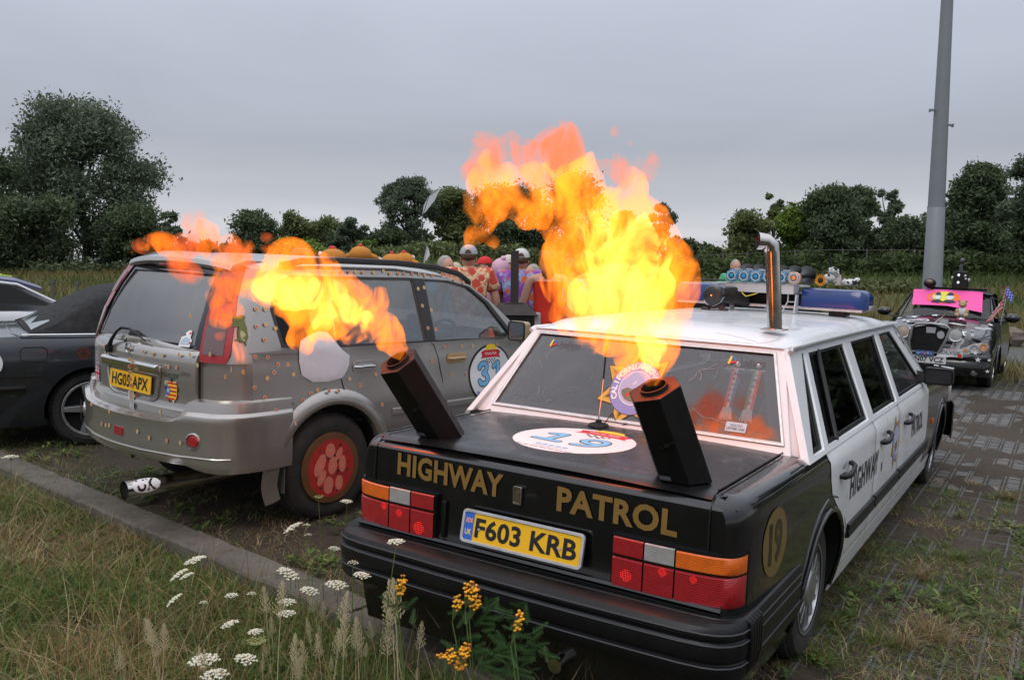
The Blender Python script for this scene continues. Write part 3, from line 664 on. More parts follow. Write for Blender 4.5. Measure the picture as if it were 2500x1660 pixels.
# cabin
CAB = M('cabin_grey', (.02,.02,.021), .8); CAB2 = M('seat_black', (.015,.015,.016), .7); SEATW = M('seat_cover_pale', (.52,.50,.55), .8)
for yy in (1.55, 2.45, 3.25):
    sb = MB(); n_ = 7
    sb.box((0,yy,.62),(1.30,.16,.46), taper=.96); sb.box((0,yy+.30,.46),(1.30,.50,.14))
    for k in (-1,0,1): sb.box((k*.44,yy-.01,.915),(.26,.10,.16))
    seat = obj('seat', sb, CAB2, limo, bevel=.03, bseg=3)
    if yy > 2:
        for k in (-1,1):
            c = MB(); c.panel([(-.20,-.17),(-.23,.0),(-.20,.12),(-.12,.16),(.12,.16),(.20,.12),(.23,.0),(.20,-.17),(.12,-.10),(.0,-.04),(-.12,-.10)], [], lambda x,z:(k*.40+x,yy-.09,.83+z), (0,.02,0)); obj('seat_cover', c, SEATW, seat, bevel=.006)
            t = MB(); text_on(t, 'TAXI', .16, .04, lambda x,z:(k*.40+x,yy-.094,.74+z), 0, bold=.02) if False else None
c = MB(); c.box((0,4.12,.80),(1.35,.30,.22)); obj('dashboard', c, CAB, limo, bevel=.03)
c = MB(); c.box((0,1.02,.90),(1.42,.30,.05)); obj('parcel_shelf', c, CAB, limo)
c = MB(); c.lathe([(.165,-.012),(.178,0),(.165,.012),(.152,0),(.165,-.012)], 30, T=Matrix.Translation((.36,3.75,.86)) @ Matrix.Rotation(R(65),4,'Z') @ Matrix.Rotation(0,4,'Y') @ Matrix.Rotation(R(25),4,'Y')); obj('steering_wheel', c, CAB2, limo)
hl = MB(); hl.add([(-.6,1.3,1.36),(.6,1.3,1.36),(.6,3.6,1.36),(-.6,3.6,1.36)], [(0,1,2,3)]); obj('headlining', hl, CAB, limo, fix=False)
for s in (1,-1):      # door mirrors
    e = MB(); e.panel(rrect(.195,.118,.03,5), [], lambda x,z:(s*(.955+x*1),3.95,1.012+z), (0,.07,0)); mr = obj('door_mirror', e, BLKPLAST, limo, bevel=.012)
    e = MB(); e.panel(rrect(.165,.09,.02,5), [], lambda x,z:(s*(.958+x),3.946,1.012+z), (0,.002,0)); obj('mirror_glass', e, M('mirror_dark',(.02,.02,.022),.25), mr)
    e = MB(); e.hull8([(s*.80,3.93,.95),(s*.875,3.94,.965),(s*.875,4.0,.965),(s*.80,4.06,.95),(s*.80,3.98,1.04),(s*.87,3.95,1.04),(s*.87,4.0,1.04),(s*.80,4.03,1.04)]); obj('mirror_arm', e, BLKPLAST, mr, bevel=.006)
hdl = MB(); hdl.box((.70,6.0,.66),(.30,.06,.15)); hdl.box((-.70,6.0,.66),(.30,.06,.15)); obj('head_lamp', hdl, LWHT, limo, bevel=.01)
ind = MB(); ind.box((.884,4.50,.62),(.012,.07,.035)); obj('side_repeater', ind, LAMB, limo, bevel=.003)
tp = MB(); tp.tube([(.22,-.12,.25),(.22,.3,.27)], .028, 16); obj('tail_pipe', tp, STEEL, limo)
# roundel on the boot lid
dz = lambda x, y: .9715-.02*(x/.75)**2*.6
def deckp(x, y, l=0): return (x, y, .9625+.0195*0+ (.0005*l) + .0)
e = MB(); cxr, cyr = -.035, .47
Tm = Matrix.Rotation(R(-6),4,'Z')
fnr = lambda x,y,l=0: tuple(Matrix.Translation((cxr,cyr-.035,.9625+.0007*l)) @ (Tm @ Vector((x,y,0))))
putpoly(e, ell(.262,.262,64), lambda x,y: fnr(x,y,0), 0)
sdigits(e, '19', .37, .19, lambda x,y,l: fnr(x,y-.005,1+l), 0)
rally_crest(e, lambda x,y,l: fnr(x+.03,y+.185,1+l), .26)
for k in range(5): putpoly(e, ell(.013,.013,14,-.065+.033*k,-.165), lambda x,y: fnr(x,y,1), 2)
text_on(e, 'wackyrally.co.uk', .15, .013, lambda x,y: fnr(x,y-.195,1), 1); text_on(e, 'You can never have too much luck!', .28, .016, lambda x,y: fnr(x,y-.222,1), 1, bold=.01)
obj('boot_roundel', e, [WHITE, INKK, SKYBL, RED, YEL], limo, fix=False)
# hexagonal flame boxes
def flamebox(base, top, r, rot):
    A = Vector(base); B = Vector(top); ax = (B-A).normalized(); X = ax.cross(Vector((0,1,0))).normalized(); X = Matrix.Rotation(rot,3,ax) @ X; Y = ax.cross(X)
    def pt(c, a, q): return c+(X*math.cos(a)+Y*math.sin(a))*q
    bx = MB(); rg = []
    for i in range(6):
        a = math.pi/3*i
    bot = []
    for i in range(6):
        p = pt(A, math.pi/3*i, r); t_ = (.957-p.z)/ax.z; bot.append(p+ax*t_)
    tp_ = [pt(B, math.pi/3*i, r) for i in range(6)]; tn = [pt(B, 2*math.pi*i/24, .047) for i in range(24)]
    bx.add(bot+tp_, [(i,(i+1)%6,6+(i+1)%6,6+i) for i in range(6)]+[tuple(range(5,-1,-1))])
    # lid ring with the round mouth
    o_ = len(bx.v); bx.v += [tuple(p) for p in tp_]+[tuple(p) for p in tn]
    for i in range(6):
        for k in range(4): bx.f.append((o_+i,o_+6+(4*i+k+1)%24,o_+6+(4*i+k)%24)); bx.mi.append(0)
        bx.f.append((o_+i,o_+(i+1)%6,o_+6+(4*i+4)%24)); bx.mi.append(0)
    e = obj('flame_box', bx, MATTBLK, limo, 20, bevel=.0022)
    pp = MB(); pp.m = 0; L = [pt(B+ax*.012, 2*math.pi*i/32, .050) for i in range(32)]; L2 = [pt(B+ax*.012, 2*math.pi*i/32, .045) for i in range(32)]; L3 = [pt(B-ax*.15, 2*math.pi*i/32, .045) for i in range(32)]; L0 = [pt(B-ax*.01, 2*math.pi*i/32, .050) for i in range(32)]
    pp.loft([L0,L,L2,L3], cap=False); pp.f.append(tuple(len(pp.v)-32+i for i in range(32))); pp.mi.append(0); obj('burner_pipe', pp, M('burnt_steel',(.02,.013,.010),.6,metal=.3), e)
    # hasp and data plate on the rear face
    f0 = min(range(6), key=lambda i: (bot[i]+bot[(i+1)%6]).y); p0, p1 = bot[f0], bot[(f0+1)%6]
    if p0.x > p1.x: p0, p1 = p1, p0
    nrm = (p1-p0).cross(ax).normalized(); nrm = nrm if nrm.y < 0 else -nrm; u = (p1-p0).normalized(); w = ax
    hs = MB(); c = (p0+p1)/2+nrm*.003+w*.16+u*.02; hs.tube([c-u*.03-w*.012,c-u*.022-w*.02,c-u*.005-w*.004,c+u*.012+w*.006,c+u*.03+w*.016], .0025, 6); hs.box((0,0,0),(.02,.003,.012),T=Matrix.Translation(c)); obj('hasp', hs, MATTBLK, e)
    lp = MB(); c = (p0+p1)/2-u*.03+nrm*.0015+w*.018; lp.add([c-u*.02-w*.009,c+u*.02-w*.009,c+u*.02+w*.009,c-u*.02+w*.009], [(0,1,2,3)]); obj('data_plate', lp, M('dull_alloy',(.16,.16,.17),.5,metal=.4), e, fix=False)
    return e, A, B, ax
fb1, A1, B1, ax1 = flamebox((-.525,.165,.95), (-.60,-.063,1.284), .090, 0)
fb2, A2, B2, ax2 = flamebox((.582,.135,.95), (.505,-.01,1.288), .098, 0)
# roof stack
st = MB(); c0 = Vector((.535,1.31,1.437))
st.tube([c0,c0+Vector((-.012,-.01,.18)),c0+Vector((-.026,-.02,.355)),c0+Vector((-.032,-.026,.385)),c0+Vector((-.052,-.040,.405)),c0+Vector((-.088,-.066,.408))], [.034,.034,.035,.037,.038,.040], 32, cap=False)
stack = obj('exhaust_stack', st, STEEL, roof, 50)
st = MB(); st.tube([c0+Vector((-.086,-.0645,.408)),c0+Vector((-.05,-.038,.404))], .0375, 28); obj('stack_mouth', st, DARK, stack)
st = MB(); q = c0+Vector((-.088,-.067,.420)); st.tube([q+Vector((-.002,-.002,0)),q+Vector((.02,.015,-.005))], .015, 18, cap=False); obj('inner_pipe', st, M('copper_pipe',(.25,.09,.05),.4,metal=.7), stack)
st = MB(); st.box((c0.x,c0.y,c0.z-.001),(.105,.105,.006)); obj('stack_flange', st, STEEL, stack, bevel=.002)
# light bar with blue lenses
bar = empty('light_bar', Matrix.Identity(4)); bar.parent = roof
def blens(x0, x1, endround):
    g = MB(); rg = []
    prof = [(-.13,1.487),(-.128,1.52),(-.115,1.575),(-.10,1.598),(-.05,1.606),(.05,1.606),(.10,1.598),(.115,1.575),(.13,1.52),(.13,1.487)]
    xs2 = [x0+(x1-x0)*k/6 for k in range(7)]
    for x in xs2: rg.append([(x,3.07+a,z) for a,z in prof])
    for k, (dx, sc_) in enumerate(((.02,.97),(.045,.86),(.06,.62))):
        x = (x1+dx) if endround > 0 else (x0-dx); r_ = [(x,3.07+a*sc_,1.487+(z-1.487)*sc_) for a,z in prof]
        if endround > 0: rg.append(r_)
        else: rg.insert(0, r_)
    g.loft(rg); return g
BLUEL = M('blue_lens', (.006,.030,.15), .18, coat=.25, var=.45, vs=7)
obj('blue_lens', blens(.235,.58,1), BLUEL, bar, 40); obj('blue_lens', blens(-.58,-.235,-1), BLUEL, bar, 40)
g = MB(); g.box((0,3.07,1.478),(1.22,.24,.02)); obj('bar_tray', g, TRIM, bar, bevel=.004)
g = MB(); g.box((0,3.09,1.525),(.46,.18,.075)); obj('bar_centre', g, DARK, bar)
for x in (-.45,.45):
    g = MB(); g.box((x,3.07,1.452),(.10,.16,.034)); obj('bar_foot', g, BLKPLAST, bar, bevel=.004)
g = MB(); g.box((.635,3.07,1.497),(.035,.16,.03)); obj('end_lamp', g, LWHT, bar, bevel=.006)
rk = empty('lamp_rack', Matrix.Identity(4)); rk.parent = roof
WG = M('painted_aluminium', (.48,.49,.50), .4, metal=.3)
g = MB(); g.box((-.02,2.93,1.592),(.45,.14,.058)); g.box((-.02,2.93,1.623),(.46,.15,.006)); obj('rack_box', g, WG, rk, bevel=.003)
for x in (.19,-.23):
    g = MB()
    for dx in (-.022,.026): g.tube([(x+dx,2.88,1.562),(x+dx,2.88,1.515),(x+dx*1.6-.012,2.84,1.442)], .0045, 6)
    g.box((x,2.88,1.515),(.05,.006,.006)); g.box((x,2.84,1.446),(.07,.02,.006)); g.hull8([(x+.026,2.84,1.44),(x+.034,2.84,1.44),(x+.034,2.93,1.44),(x+.026,2.93,1.44),(x+.026,2.88,1.562),(x+.032,2.88,1.562),(x+.032,2.93,1.562),(x+.026,2.93,1.562)]); obj('rack_stand', g, WG, rk)
g = MB(); g.tube([(-.13,2.86,1.56),(-.10,2.855,1.535),(-.05,2.86,1.55),(-.02,2.87,1.565)], .003, 6); obj('yellow_cable', g, YEL, rk)
BLH = M('horn_blue', (.02,.22,.42), .35, var=.2, vs=20); BLH2 = M('horn_pale_ring', (.36,.42,.46), .4); ORL = M('horn_orange', (.75,.22,.07), .35, var=.1)
for k, x in enumerate((-.20,-.119,-.040,.042,.122,.204)):
    h = empty('air_horn', Matrix.Identity(4)); h.parent = rk
    last = k == 5; Th = Matrix.Translation((x,2.85,1.667)) @ Matrix.Rotation(R(-90),4,'Z')
    g = MB(); g.lathe([(.0,-.0),(.039,0),(.0395,.004),(.0395,.012),(.033,.016)],28,T=Matrix.Translation((x,2.862,1.667)) @ Matrix.Rotation(R(-90),4,'Z') ); g.lathe([(.039,-.02),(.039,0)],28,T=Matrix.Translation((x,2.862,1.667)) @ Matrix.Rotation(R(-90),4,'Z')); obj('horn_housing', g, M('horn_peach',(.62,.36,.24),.35,coat=.4) if last else BLH, h)
    g = MB(); g.lathe([(.031,.002),(.030,.006),(.022,.006),(.021,.002)],28,T=Matrix.Translation((x,2.846,1.667)) @ Matrix.Rotation(R(-90),4,'Z')); obj('horn_ring', g, BLH2, h)
    g = MB(); g.ball((x,2.843,1.667),(.015,.008,.015)); obj('horn_cap', g, ORL if last else BLH, h)
    g = MB()
    for a in range(6):
        th = R(60*a+20); g.cyl((x+.035*math.cos(th),2.846,1.667+.035*math.sin(th)),(x+.035*math.cos(th),2.839,1.667+.035*math.sin(th)),.003,8)
    obj('horn_bolt', g, TRIM, h)
    g = MB(); T2 = Matrix.Translation((x,2.87,1.672)) @ Matrix.Rotation(R(90),4,'Z') @ Matrix.Rotation(R(-3),4,'Y')
    g.lathe([(.014,.0),(.013,.06),(.016,.14),(.026,.22),(.046,.275),(.060,.292),(.062,.298),(.058,.296),(.044,.275),(.0,.23)],28,T=T2); obj('horn_trumpet', g, M('horn_black',(.005,.005,.0055),.35,spec=.3), h)
g = MB(); g.tube([(-.20,2.87,1.700),(.0,2.87,1.703),(.20,2.87,1.700)], .004, 8)
for x in (-.16,-.08,.0,.08,.16): g.tube([(x,2.87,1.70),(x+.012,2.868,1.712),(x-.03,2.868,1.712)], .0045, 6)
obj('air_line', g, BLH2, rk)
# rotary siren speaker
sp = empty('siren_speaker', Matrix.Identity(4)); sp.parent = roof
BRB = M('siren_black', (.018,.015,.014), .35, var=.3, coat=.3)
Ts = Matrix.Translation((-.262,2.72,1.535)) @ Matrix.Rotation(R(-90),4,'Z')
g = MB(); g.lathe([(0,.06),(.045,.058),(.060,.050),(.066,.035),(.067,-.03),(.058,-.05)],36,T=Ts); obj('driver_housing', g, BRB, sp, 30)
g = MB(); g.cyl((-.262,2.661,1.535),(-.262,2.655,1.535),.006,12); obj('driver_screw', g, CHROME, sp)
g = MB(); rg = []
for t_, hw_, hh, cx_, cz_ in ((0,.045,.05,-.25,1.535),(.06,.055,.052,-.235,1.535),(.14,.085,.06,-.215,1.54),(.17,.108,.072,-.21,1.54),(.18,.112,.076,-.21,1.54)):
    rg.append([(cx_+x,2.76+t_,cz_+z) for x,z in rrect(hw_*2,hh*2,.02,4)])
g.loft(rg); obj('horn_flare', g, BRB, sp, 30)
g = MB()
for x in (-.31,-.19): g.box((x,2.70,1.447),(.045,.05,.018))
g.box((-.25,2.74,1.465),(.10,.05,.025)); g.box((-.25,2.70,1.440),(.165,.03,.006)); obj('speaker_foot', g, BRB, sp, bevel=.002)
g = MB(); g.tube([(-.325,2.70,1.50),(-.30,2.68,1.475),(-.25,2.675,1.468),(-.21,2.685,1.49),(-.19,2.70,1.53)], .0018, 5); obj('bail_wire', g, CHROME, sp)
# whip aerial on its magnetic foot stands on the boot lid
an = empty('aerial', LM @ Matrix.Translation((-.105,.80,.9625)), 'thin black whip aerial on a round magnetic foot on the boot lid', 'aerial')
g = MB(); g.lathe([(0,.030),(.012,.030),(.015,.018),(.044,.010),(.050,.003),(.050,0)],28,T=Matrix.Rotation(R(-90),4,'Y')); obj('magnet_foot', g, BLKPLAST, an, 30)
g = MB(); g.tube([(0,0,.028),(0,0,.045),(-.01,.04,.14),(-.032,.11,.36)], [.0045,.003,.0015,.0015], 6); obj('whip', g, STEEL, an)
g = MB(); g.tube([(-.0175,.065,.21),(-.033,.112,.365)], .0045, 8); obj('loading_coil', g, MATTBLK, an)
g = MB(); g.tube([(.03,.0,.015),(.05,.01,.05),(.055,.03,.062),(.06,.05,.03),(.065,.055,.012),(.10,.05,.01),(.12,.045,.02)], .0025, 6); obj('cable', g, BLKPLAST, an)
# ------------------------------------------------------------ daylight under cloud
w = bpy.data.worlds.new('World'); sc.world = w; w.use_nodes = True; nt = w.node_tree; bg = nt.nodes['Background']
SUN_EL, SUN_AZ = R(52), R(205)
sky = N(nt, 'ShaderNodeTexSky', sky_type='NISHITA', sun_disc=False, sun_elevation=SUN_EL, sun_rotation=SUN_AZ)
tc = N(nt, 'ShaderNodeTexCoord'); sep = N(nt, 'ShaderNodeSeparateXYZ'); nt.links.new(tc.outputs['Generated'], sep.inputs[0])
cr_ = N(nt, 'ShaderNodeValToRGB'); nt.links.new(sep.outputs[2], cr_.inputs[0]); E_ = cr_.color_ramp
stops = [(0.0,(.48,.47,.47)),(.035,(.70,.69,.70)),(.075,(.54,.54,.56)),(.13,(.45,.465,.50)),(.22,(.53,.555,.61)),(.30,(.60,.63,.69)),(.5,(1.0,1.02,1.08)),(1.0,(1.6,1.62,1.68))]
E_.elements[0].position = stops[0][0]; E_.elements[0].color = (*stops[0][1],1); E_.elements[1].position = 1.0; E_.elements[1].color = (*stops[-1][1],1)
for p_, c_ in stops[1:-1]:
    q = E_.elements.new(p_); q.color = (*c_,1)
mp = N(nt, 'ShaderNodeMapping'); mp.inputs['Scale'].default_value = (1.3,1.3,6.0); nt.links.new(tc.outputs['Generated'], mp.inputs[0])
n1 = noise(nt, 1.6, 6, .8, mp.outputs[0], .5); v = ramp(nt, n1, .3, .72, (.95,.95,.95,1), (1.06,1.055,1.05,1))
mp2 = N(nt, 'ShaderNodeMapping'); mp2.inputs['Scale'].default_value = (2.0,2.0,34.0); nt.links.new(tc.outputs['Generated'], mp2.inputs[0])
n2 = noise(nt, 1.3, 4, .4, mp2.outputs[0], .5); v2 = ramp(nt, n2, .35, .7, (.96,.96,.965,1), (1.08,1.08,1.07,1))
lowband = ramp(nt, sep.outputs[2], .02, .14, (1,1,1,1), (0,0,0,1))
cl = mixc(nt, 1.0, (1,1,1), (1,1,1), 'MULTIPLY'); mm = cl.node; nt.links.new(cr_.outputs[0], mm.inputs[6]); nt.links.new(v, mm.inputs[7])
m2 = nt.nodes.new('ShaderNodeMix'); m2.data_type = 'RGBA'; m2.blend_type = 'MULTIPLY'; nt.links.new(lowband, m2.inputs[0]); nt.links.new(cl, m2.inputs[6]); nt.links.new(v2, m2.inputs[7])
mul = nt.nodes.new('ShaderNodeMix'); mul.data_type = 'RGBA'; mul.blend_type = 'MULTIPLY'; mul.inputs[0].default_value = 1; nt.links.new(sky.outputs[0], mul.inputs[6]); mul.inputs[7].default_value = (.1,.1,.1,1)
fin = nt.nodes.new('ShaderNodeMix'); fin.data_type = 'RGBA'; fin.inputs[0].default_value = .93; nt.links.new(mul.outputs[2], fin.inputs[6]); nt.links.new(m2.outputs[2], fin.inputs[7])
tint = nt.nodes.new('ShaderNodeMix'); tint.data_type = 'RGBA'; tint.blend_type = 'MULTIPLY'; tint.inputs[0].default_value = 1; nt.links.new(fin.outputs[2], tint.inputs[6]); tint.inputs[7].default_value = (.97,.995,1.05,1); nt.links.new(tint.outputs[2], bg.inputs[0]); bg.inputs[1].default_value = 1.0
sl = bpy.data.lights.new('sun', 'SUN'); so = bpy.data.objects.new('sun', sl); COL.objects.link(so); sl.energy = .8; sl.angle = R(25); sl.color = (1,.97,.92)
d = Vector((math.sin(SUN_AZ)*math.cos(SUN_EL), math.cos(SUN_AZ)*math.cos(SUN_EL), math.sin(SUN_EL))); so.rotation_euler = (-d).to_track_quat('-Z','Y').to_euler()
vs_ = sc.view_settings; sc.display_settings.display_device = 'sRGB'; vs_.view_transform = 'Standard'; vs_.look = 'None'; vs_.exposure = 0; vs_.gamma = 1; vs_.use_curve_mapping = False
sc.cycles.use_denoising = True; sc.cycles.max_bounces = 8; sc.cycles.transparent_max_bounces = 24; sc.cycles.volume_bounces = 0; sc.cycles.caustics_reflective = False; sc.cycles.caustics_refractive = False
sc.render.film_transparent = False; sc.cycles.sample_clamp_indirect = 6
# ------------------------------------------------------------ ground, kerb, grid paving, grass, trees
NP = np
KA = Vector((-3.332,6.078)); KB = Vector((-.431,3.708)); KD = (KB-KA).normalized(); KN = Vector((-KD.y,KD.x))   # KN points to the car side
if KN.y < 0: KN = -KN
def kd(x, y): return (x-KA.x)*KN.x+(y-KA.y)*KN.y       # >0 beyond the kerb's near edge
LFW = Vector((LR[0][1],LR[1][1])).normalized(); LRT = Vector((LFW.y,-LFW.x))
def pq(x, y): dx, dy = x-LO.x, y-LO.y; return dx*LRT.x+dy*LRT.y, dx*LFW.x+dy*LFW.y
def frm(p, q): return LO.x+LRT.x*p+LFW.x*q, LO.y+LRT.y*p+LFW.y*q
def sst(a, b, x): t = min(1,max(0,(x-a)/(b-a))); return t*t*(3-2*t)
def nz(x, y, s, k=0): return mnoise.noise(Vector((x*s+k*17.3, y*s-k*9.1, k*3.7)))
FAR = [(-.9,.9),(-.35,1.0),(-.22,1.5),(-.12,2.5),(-.02,2.5),(.1,1.6),(.22,1.3),(.34,1.75),(.6,1.9),(.9,1.9)]
def terr(x, y):
    r = math.hypot(x, y); base = min(gz(x, y), .17+.1*max(0,(gz(x,y)-.17)))
    if y < 2: a = 0
    else: a = max(-.9,min(.9,x/max(y,2)))
    f = lerp(FAR, a) if y > 0 else 1.0
    w = sst(19, 58, max(y, abs(x)*.9 if y > 0 else 0))
    h = base*(1-w)+f*w if r < 90 else f*w+(1-w)*.4
    if r < 16 and kd(x, y) < .10: h -= .085+.03*nz(x,y,1.3,1)
    if r < 12 and kd(x,y) > .1: h += .004+.010*nz(x,y,2.2,12)
    h += .012*nz(x,y,3,2)*((.5 if kd(x,y) > .1 else 1) if r < 12 else 2)+.006*nz(x,y,11,3)+ (.05*nz(x,y,.35,4)*sst(15,30,r))
    return h
def surf(x, y): return terr(x, y)
def gcol(x, y):
    p, q = pq(x, y); n = nz(x,y,.9,5)*.5+nz(x,y,4,6)*.3+nz(x,y,17,7)*.2
    verge = NP.array((.040,.036,.018)); soil = NP.array((.060,.048,.036)); field = NP.array((.105,.092,.036)); green = NP.array((.050,.075,.020)); tar = NP.array((.11,.11,.11))
    r = math.hypot(x,y)
    c = soil
    if kd(x,y) < .1: c = verge
    f = 0
    if x < 3: f = sst(10.5, 12.5, y+.25*x)
    else: f = sst(13.2, 14.6, q-.15*p+2.2*0) if p > 1 else sst(12, 13.5, q)
    g_ = sst(-.15,.25,nz(x,y,.12,8)+.3*nz(x,y,.6,9)+( .25 if 40<y<62 and x>10 else 0)); fc = field*(1-g_)+green*g_
    c = c*(1-f)+fc*f
    if x > 9 and 18.3 < y-.15*(x-10) < 21.5 and x > 10.2: c = tar
    return c*(1+.55*n)
def axis(segs):
    out = []
    for a, b, s in segs:
        k = max(1, round((b-a)/s)); out += [a+(b-a)*i/k for i in range(k)]
    return out+[segs[-1][1]]
gx = axis([(-700,-200,100),(-200,-60,14),(-60,-16,2),(-16,-5,.5),(-5,5,.085),(5,12,.4),(12,60,2),(60,200,14),(200,700,100)])
gy = axis([(-300,-30,60),(-30,1.6,4),(1.6,8.5,.085),(8.5,16,.4),(16,70,1.5),(70,200,13),(200,900,100)])
V = [(x,y,terr(x,y)) for x in gx for y in gy]; nyy = len(gy)
me = bpy.data.meshes.new('ground'); me.from_pydata(V, [], [(i*nyy+j,(i+1)*nyy+j,(i+1)*nyy+j+1,i*nyy+j+1) for i in range(len(gx)-1) for j in range(nyy-1)])
ca = me.color_attributes.new('Col','FLOAT_COLOR','POINT'); ca.data.foreach_set('color', [c for v in V for c in (*gcol(v[0],v[1]),1)])
me.polygons.foreach_set('use_smooth', [True]*len(me.polygons))
def colmat(name, rough=.9, var=.3, scale=25, bump=.0, trans=0.0, spec=.25):
    m, nt, b = nodemat(name); at_ = N(nt,'ShaderNodeAttribute',attribute_name='Col'); n = noise(nt, scale, 6, .3, rough=.7)
    f = ramp(nt, n, .25, .75, (1-var,)*3+(1,), (1+var,)*3+(1,))
    mx = nt.nodes.new('ShaderNodeMix'); mx.data_type = 'RGBA'; mx.blend_type = 'MULTIPLY'; mx.inputs[0].default_value = 1; nt.links.new(at_.outputs['Color'], mx.inputs[6]); nt.links.new(f, mx.inputs[7])
    nt.links.new(mx.outputs[2], b.inputs['Base Color']); b.inputs['Roughness'].default_value = rough; b.inputs['Specular IOR Level'].default_value = spec
    if bump:
        bp = N(nt,'ShaderNodeBump'); bp.inputs['Strength'].default_value = bump; bp.inputs['Distance'].default_value = .03; nt.links.new(n, bp.inputs['Height']); nt.links.new(bp.outputs[0], b.inputs['Normal'])
    if trans:
        out = nt.nodes['Material Output']; tl = N(nt,'ShaderNodeBsdfTranslucent'); nt.links.new(mx.outputs[2], tl.inputs[0]); ms = N(nt,'ShaderNodeMixShader'); ms.inputs[0].default_value = trans
        nt.links.new(b.outputs[0], ms.inputs[1]); nt.links.new(tl.outputs[0], ms.inputs[2]); nt.links.new(ms.outputs[0], out.inputs['Surface'])
    return m
me.materials.append(colmat('ground_soil', .95, .45, 30, .7)); go = bpy.data.objects.new('ground', me); COL.objects.link(go); go['kind'] = 'structure'
# kerb wall, cast in long pieces with joints
CONC = M('weathered_concrete', (.12,.108,.09), .9, var=.5, vs=6, dirt=(.045,.042,.028), dirtamt=.85, bump=.5, bs=70)
kl = (KB-KA).length; k0 = -6.0; ki = 0
while k0 < kl+4:
    L_ = 1.55; g = MB(); nseg = 40; rg = []
    j = .004*((ki*7)%3-1)
    for i in range(nseg+1):
        t_ = k0+.006+(L_-.012)*i/nseg; P0 = KA+KD*t_
        def w(o, h): x = P0.x+KN.x*o; y = P0.y+KN.y*o; return (x+ .009*nz(x,y,9,ki), y+.006*nz(x,y,14,ki), gz(x,y)+h+j+.009*nz(x,y,7,ki)-.02*max(0,nz(x,y,4,ki)-.35))
        rg.append([w(.0,-.32),w(-.004,.018),w(.006,.032),w(.10,.034),w(.195,.033),w(.205,.02),w(.205,-.32)])
    g.loft(rg); o = obj('kerb', g, CONC, None, 30)
    tag(o, 'low weathered concrete kerb running diagonally between the rough grass and the parked cars', 'kerb', 'kerb stones in a row')
    k0 += L_; ki += 1
# grid paving
GP = M('paving_grid', (.10,.10,.095), .85, var=.4, vs=9, dirt=(.05,.042,.03), dirtamt=.8, bump=.4, bs=90)
g = MB(); CP, CQ = .133, .20
Tg = Matrix.Translation(LO) @ LR.to_4x4()
def up_(p, q): return 1
p0, p1, q0, q1 = -.9, 11.5, -1.6, 14.6
def qstart(p):
    q = q0
    while q < q1 and kd(*frm(p,q)) < .24: q += .03
    return q
def pstart(q):
    p = p0
    while p < p1 and kd(*frm(p,q)) < .24: p += .03
    return p
i = math.ceil(p0/CP)
while i*CP < p1:
    w_ = .034 if i%4 == 0 else .012; qs = qstart(i*CP)
    if w_ > .02:
        for d_ in (-.011,.011): g.box((i*CP+d_,(qs+q1)/2,-.004), (.013,q1-qs,.020), T=Tg)
    else: g.box((i*CP,(qs+q1)/2,-.004), (w_,q1-qs,.020), T=Tg)
    i += 1
i = math.ceil(q0/CQ)
while i*CQ < q1:
    w_ = .010; ps = pstart(i*CQ)
    if i%3 == 0:
        for d_ in (-.010,.010): g.box(((ps+p1)/2,i*CQ+d_,-.0055), (p1-ps,.011,.020), T=Tg)
    else: g.box(((ps+p1)/2,i*CQ,-.0055), (p1-ps,w_,.020), T=Tg)
    i += 1
o = obj('paving_grid', g, GP, None, 30, merge=0); o['kind'] = 'structure'
BR = bpy.data.materials.new('paving_block'); BR.use_nodes = True; nt = BR.node_tree; b_ = nt.nodes['Principled BSDF']; at_ = N(nt,'ShaderNodeAttribute',attribute_name='Col'); n = noise(nt, 40, 6, .2, rough=.7); f = ramp(nt, n, .3, .7, (.6,.6,.6,1), (1.25,1.25,1.25,1))
mx = nt.nodes.new('ShaderNodeMix'); mx.data_type='RGBA'; mx.blend_type='MULTIPLY'; mx.inputs[0].default_value=1; nt.links.new(at_.outputs['Color'],mx.inputs[6]); nt.links.new(f,mx.inputs[7]); nt.links.new(mx.outputs[2],b_.inputs['Base Color']); b_.inputs['Roughness'].default_value=.8
bv = []; bf = []; bc = []; r4 = random.Random(11)
iq = math.ceil(4.7/CQ)
while iq*CQ < 13.4:
    ip = math.ceil(-3.5/CP)
    while ip*CP < 11:
        pc, qc = ip*CP+CP/2, iq*CQ+CQ/2
        edge = 5.05+.35*nz(pc,qc,.9,20)+ (.0 if pc > 2.0 else .0)
        end = 12.6+.7*nz(pc,qc,.5,21)
        if edge < qc < end and r4.random() > .015:
            base_ = r4.uniform(.85,1.2)*NP.array((.125,.12,.115) if r4.random() > .12 else (.17,.15,.13)); hz_ = r4.uniform(.001,.006)
            if (pc*3.1+qc) % 5.1 < .12: base_ = base_*1.35
            for k in (-1,0,1):
                x0, x1, y0, y1 = pc-.048, pc+.048, qc+k*.056-.023, qc+k*.056+.023; o_ = len(bv)
                bv += [(x0,y0,-.01),(x1,y0,-.01),(x1,y1,-.01),(x0,y1,-.01),(x0+.004,y0+.004,hz_),(x1-.004,y0+.004,hz_),(x1-.004,y1-.004,hz_),(x0+.004,y1-.004,hz_)]
                bf += [(o_+4,o_+5,o_+6,o_+7),(o_,o_+1,o_+5,o_+4),(o_+1,o_+2,o_+6,o_+5),(o_+2,o_+3,o_+7,o_+6),(o_+3,o_,o_+4,o_+7)]; bc += [(*base_,1)]*8
        ip += 1
    iq += 1
me = bpy.data.meshes.new('paving_blocks'); me.from_pydata([tuple(Tg @ Vector(v)) for v in bv], [], bf); me.color_attributes.new('Col','FLOAT_COLOR','POINT').data.foreach_set('color', [c for q in bc for c in q]); me.materials.append(BR)
o = bpy.data.objects.new('pavement', me); COL.objects.link(o); o['kind'] = 'structure'

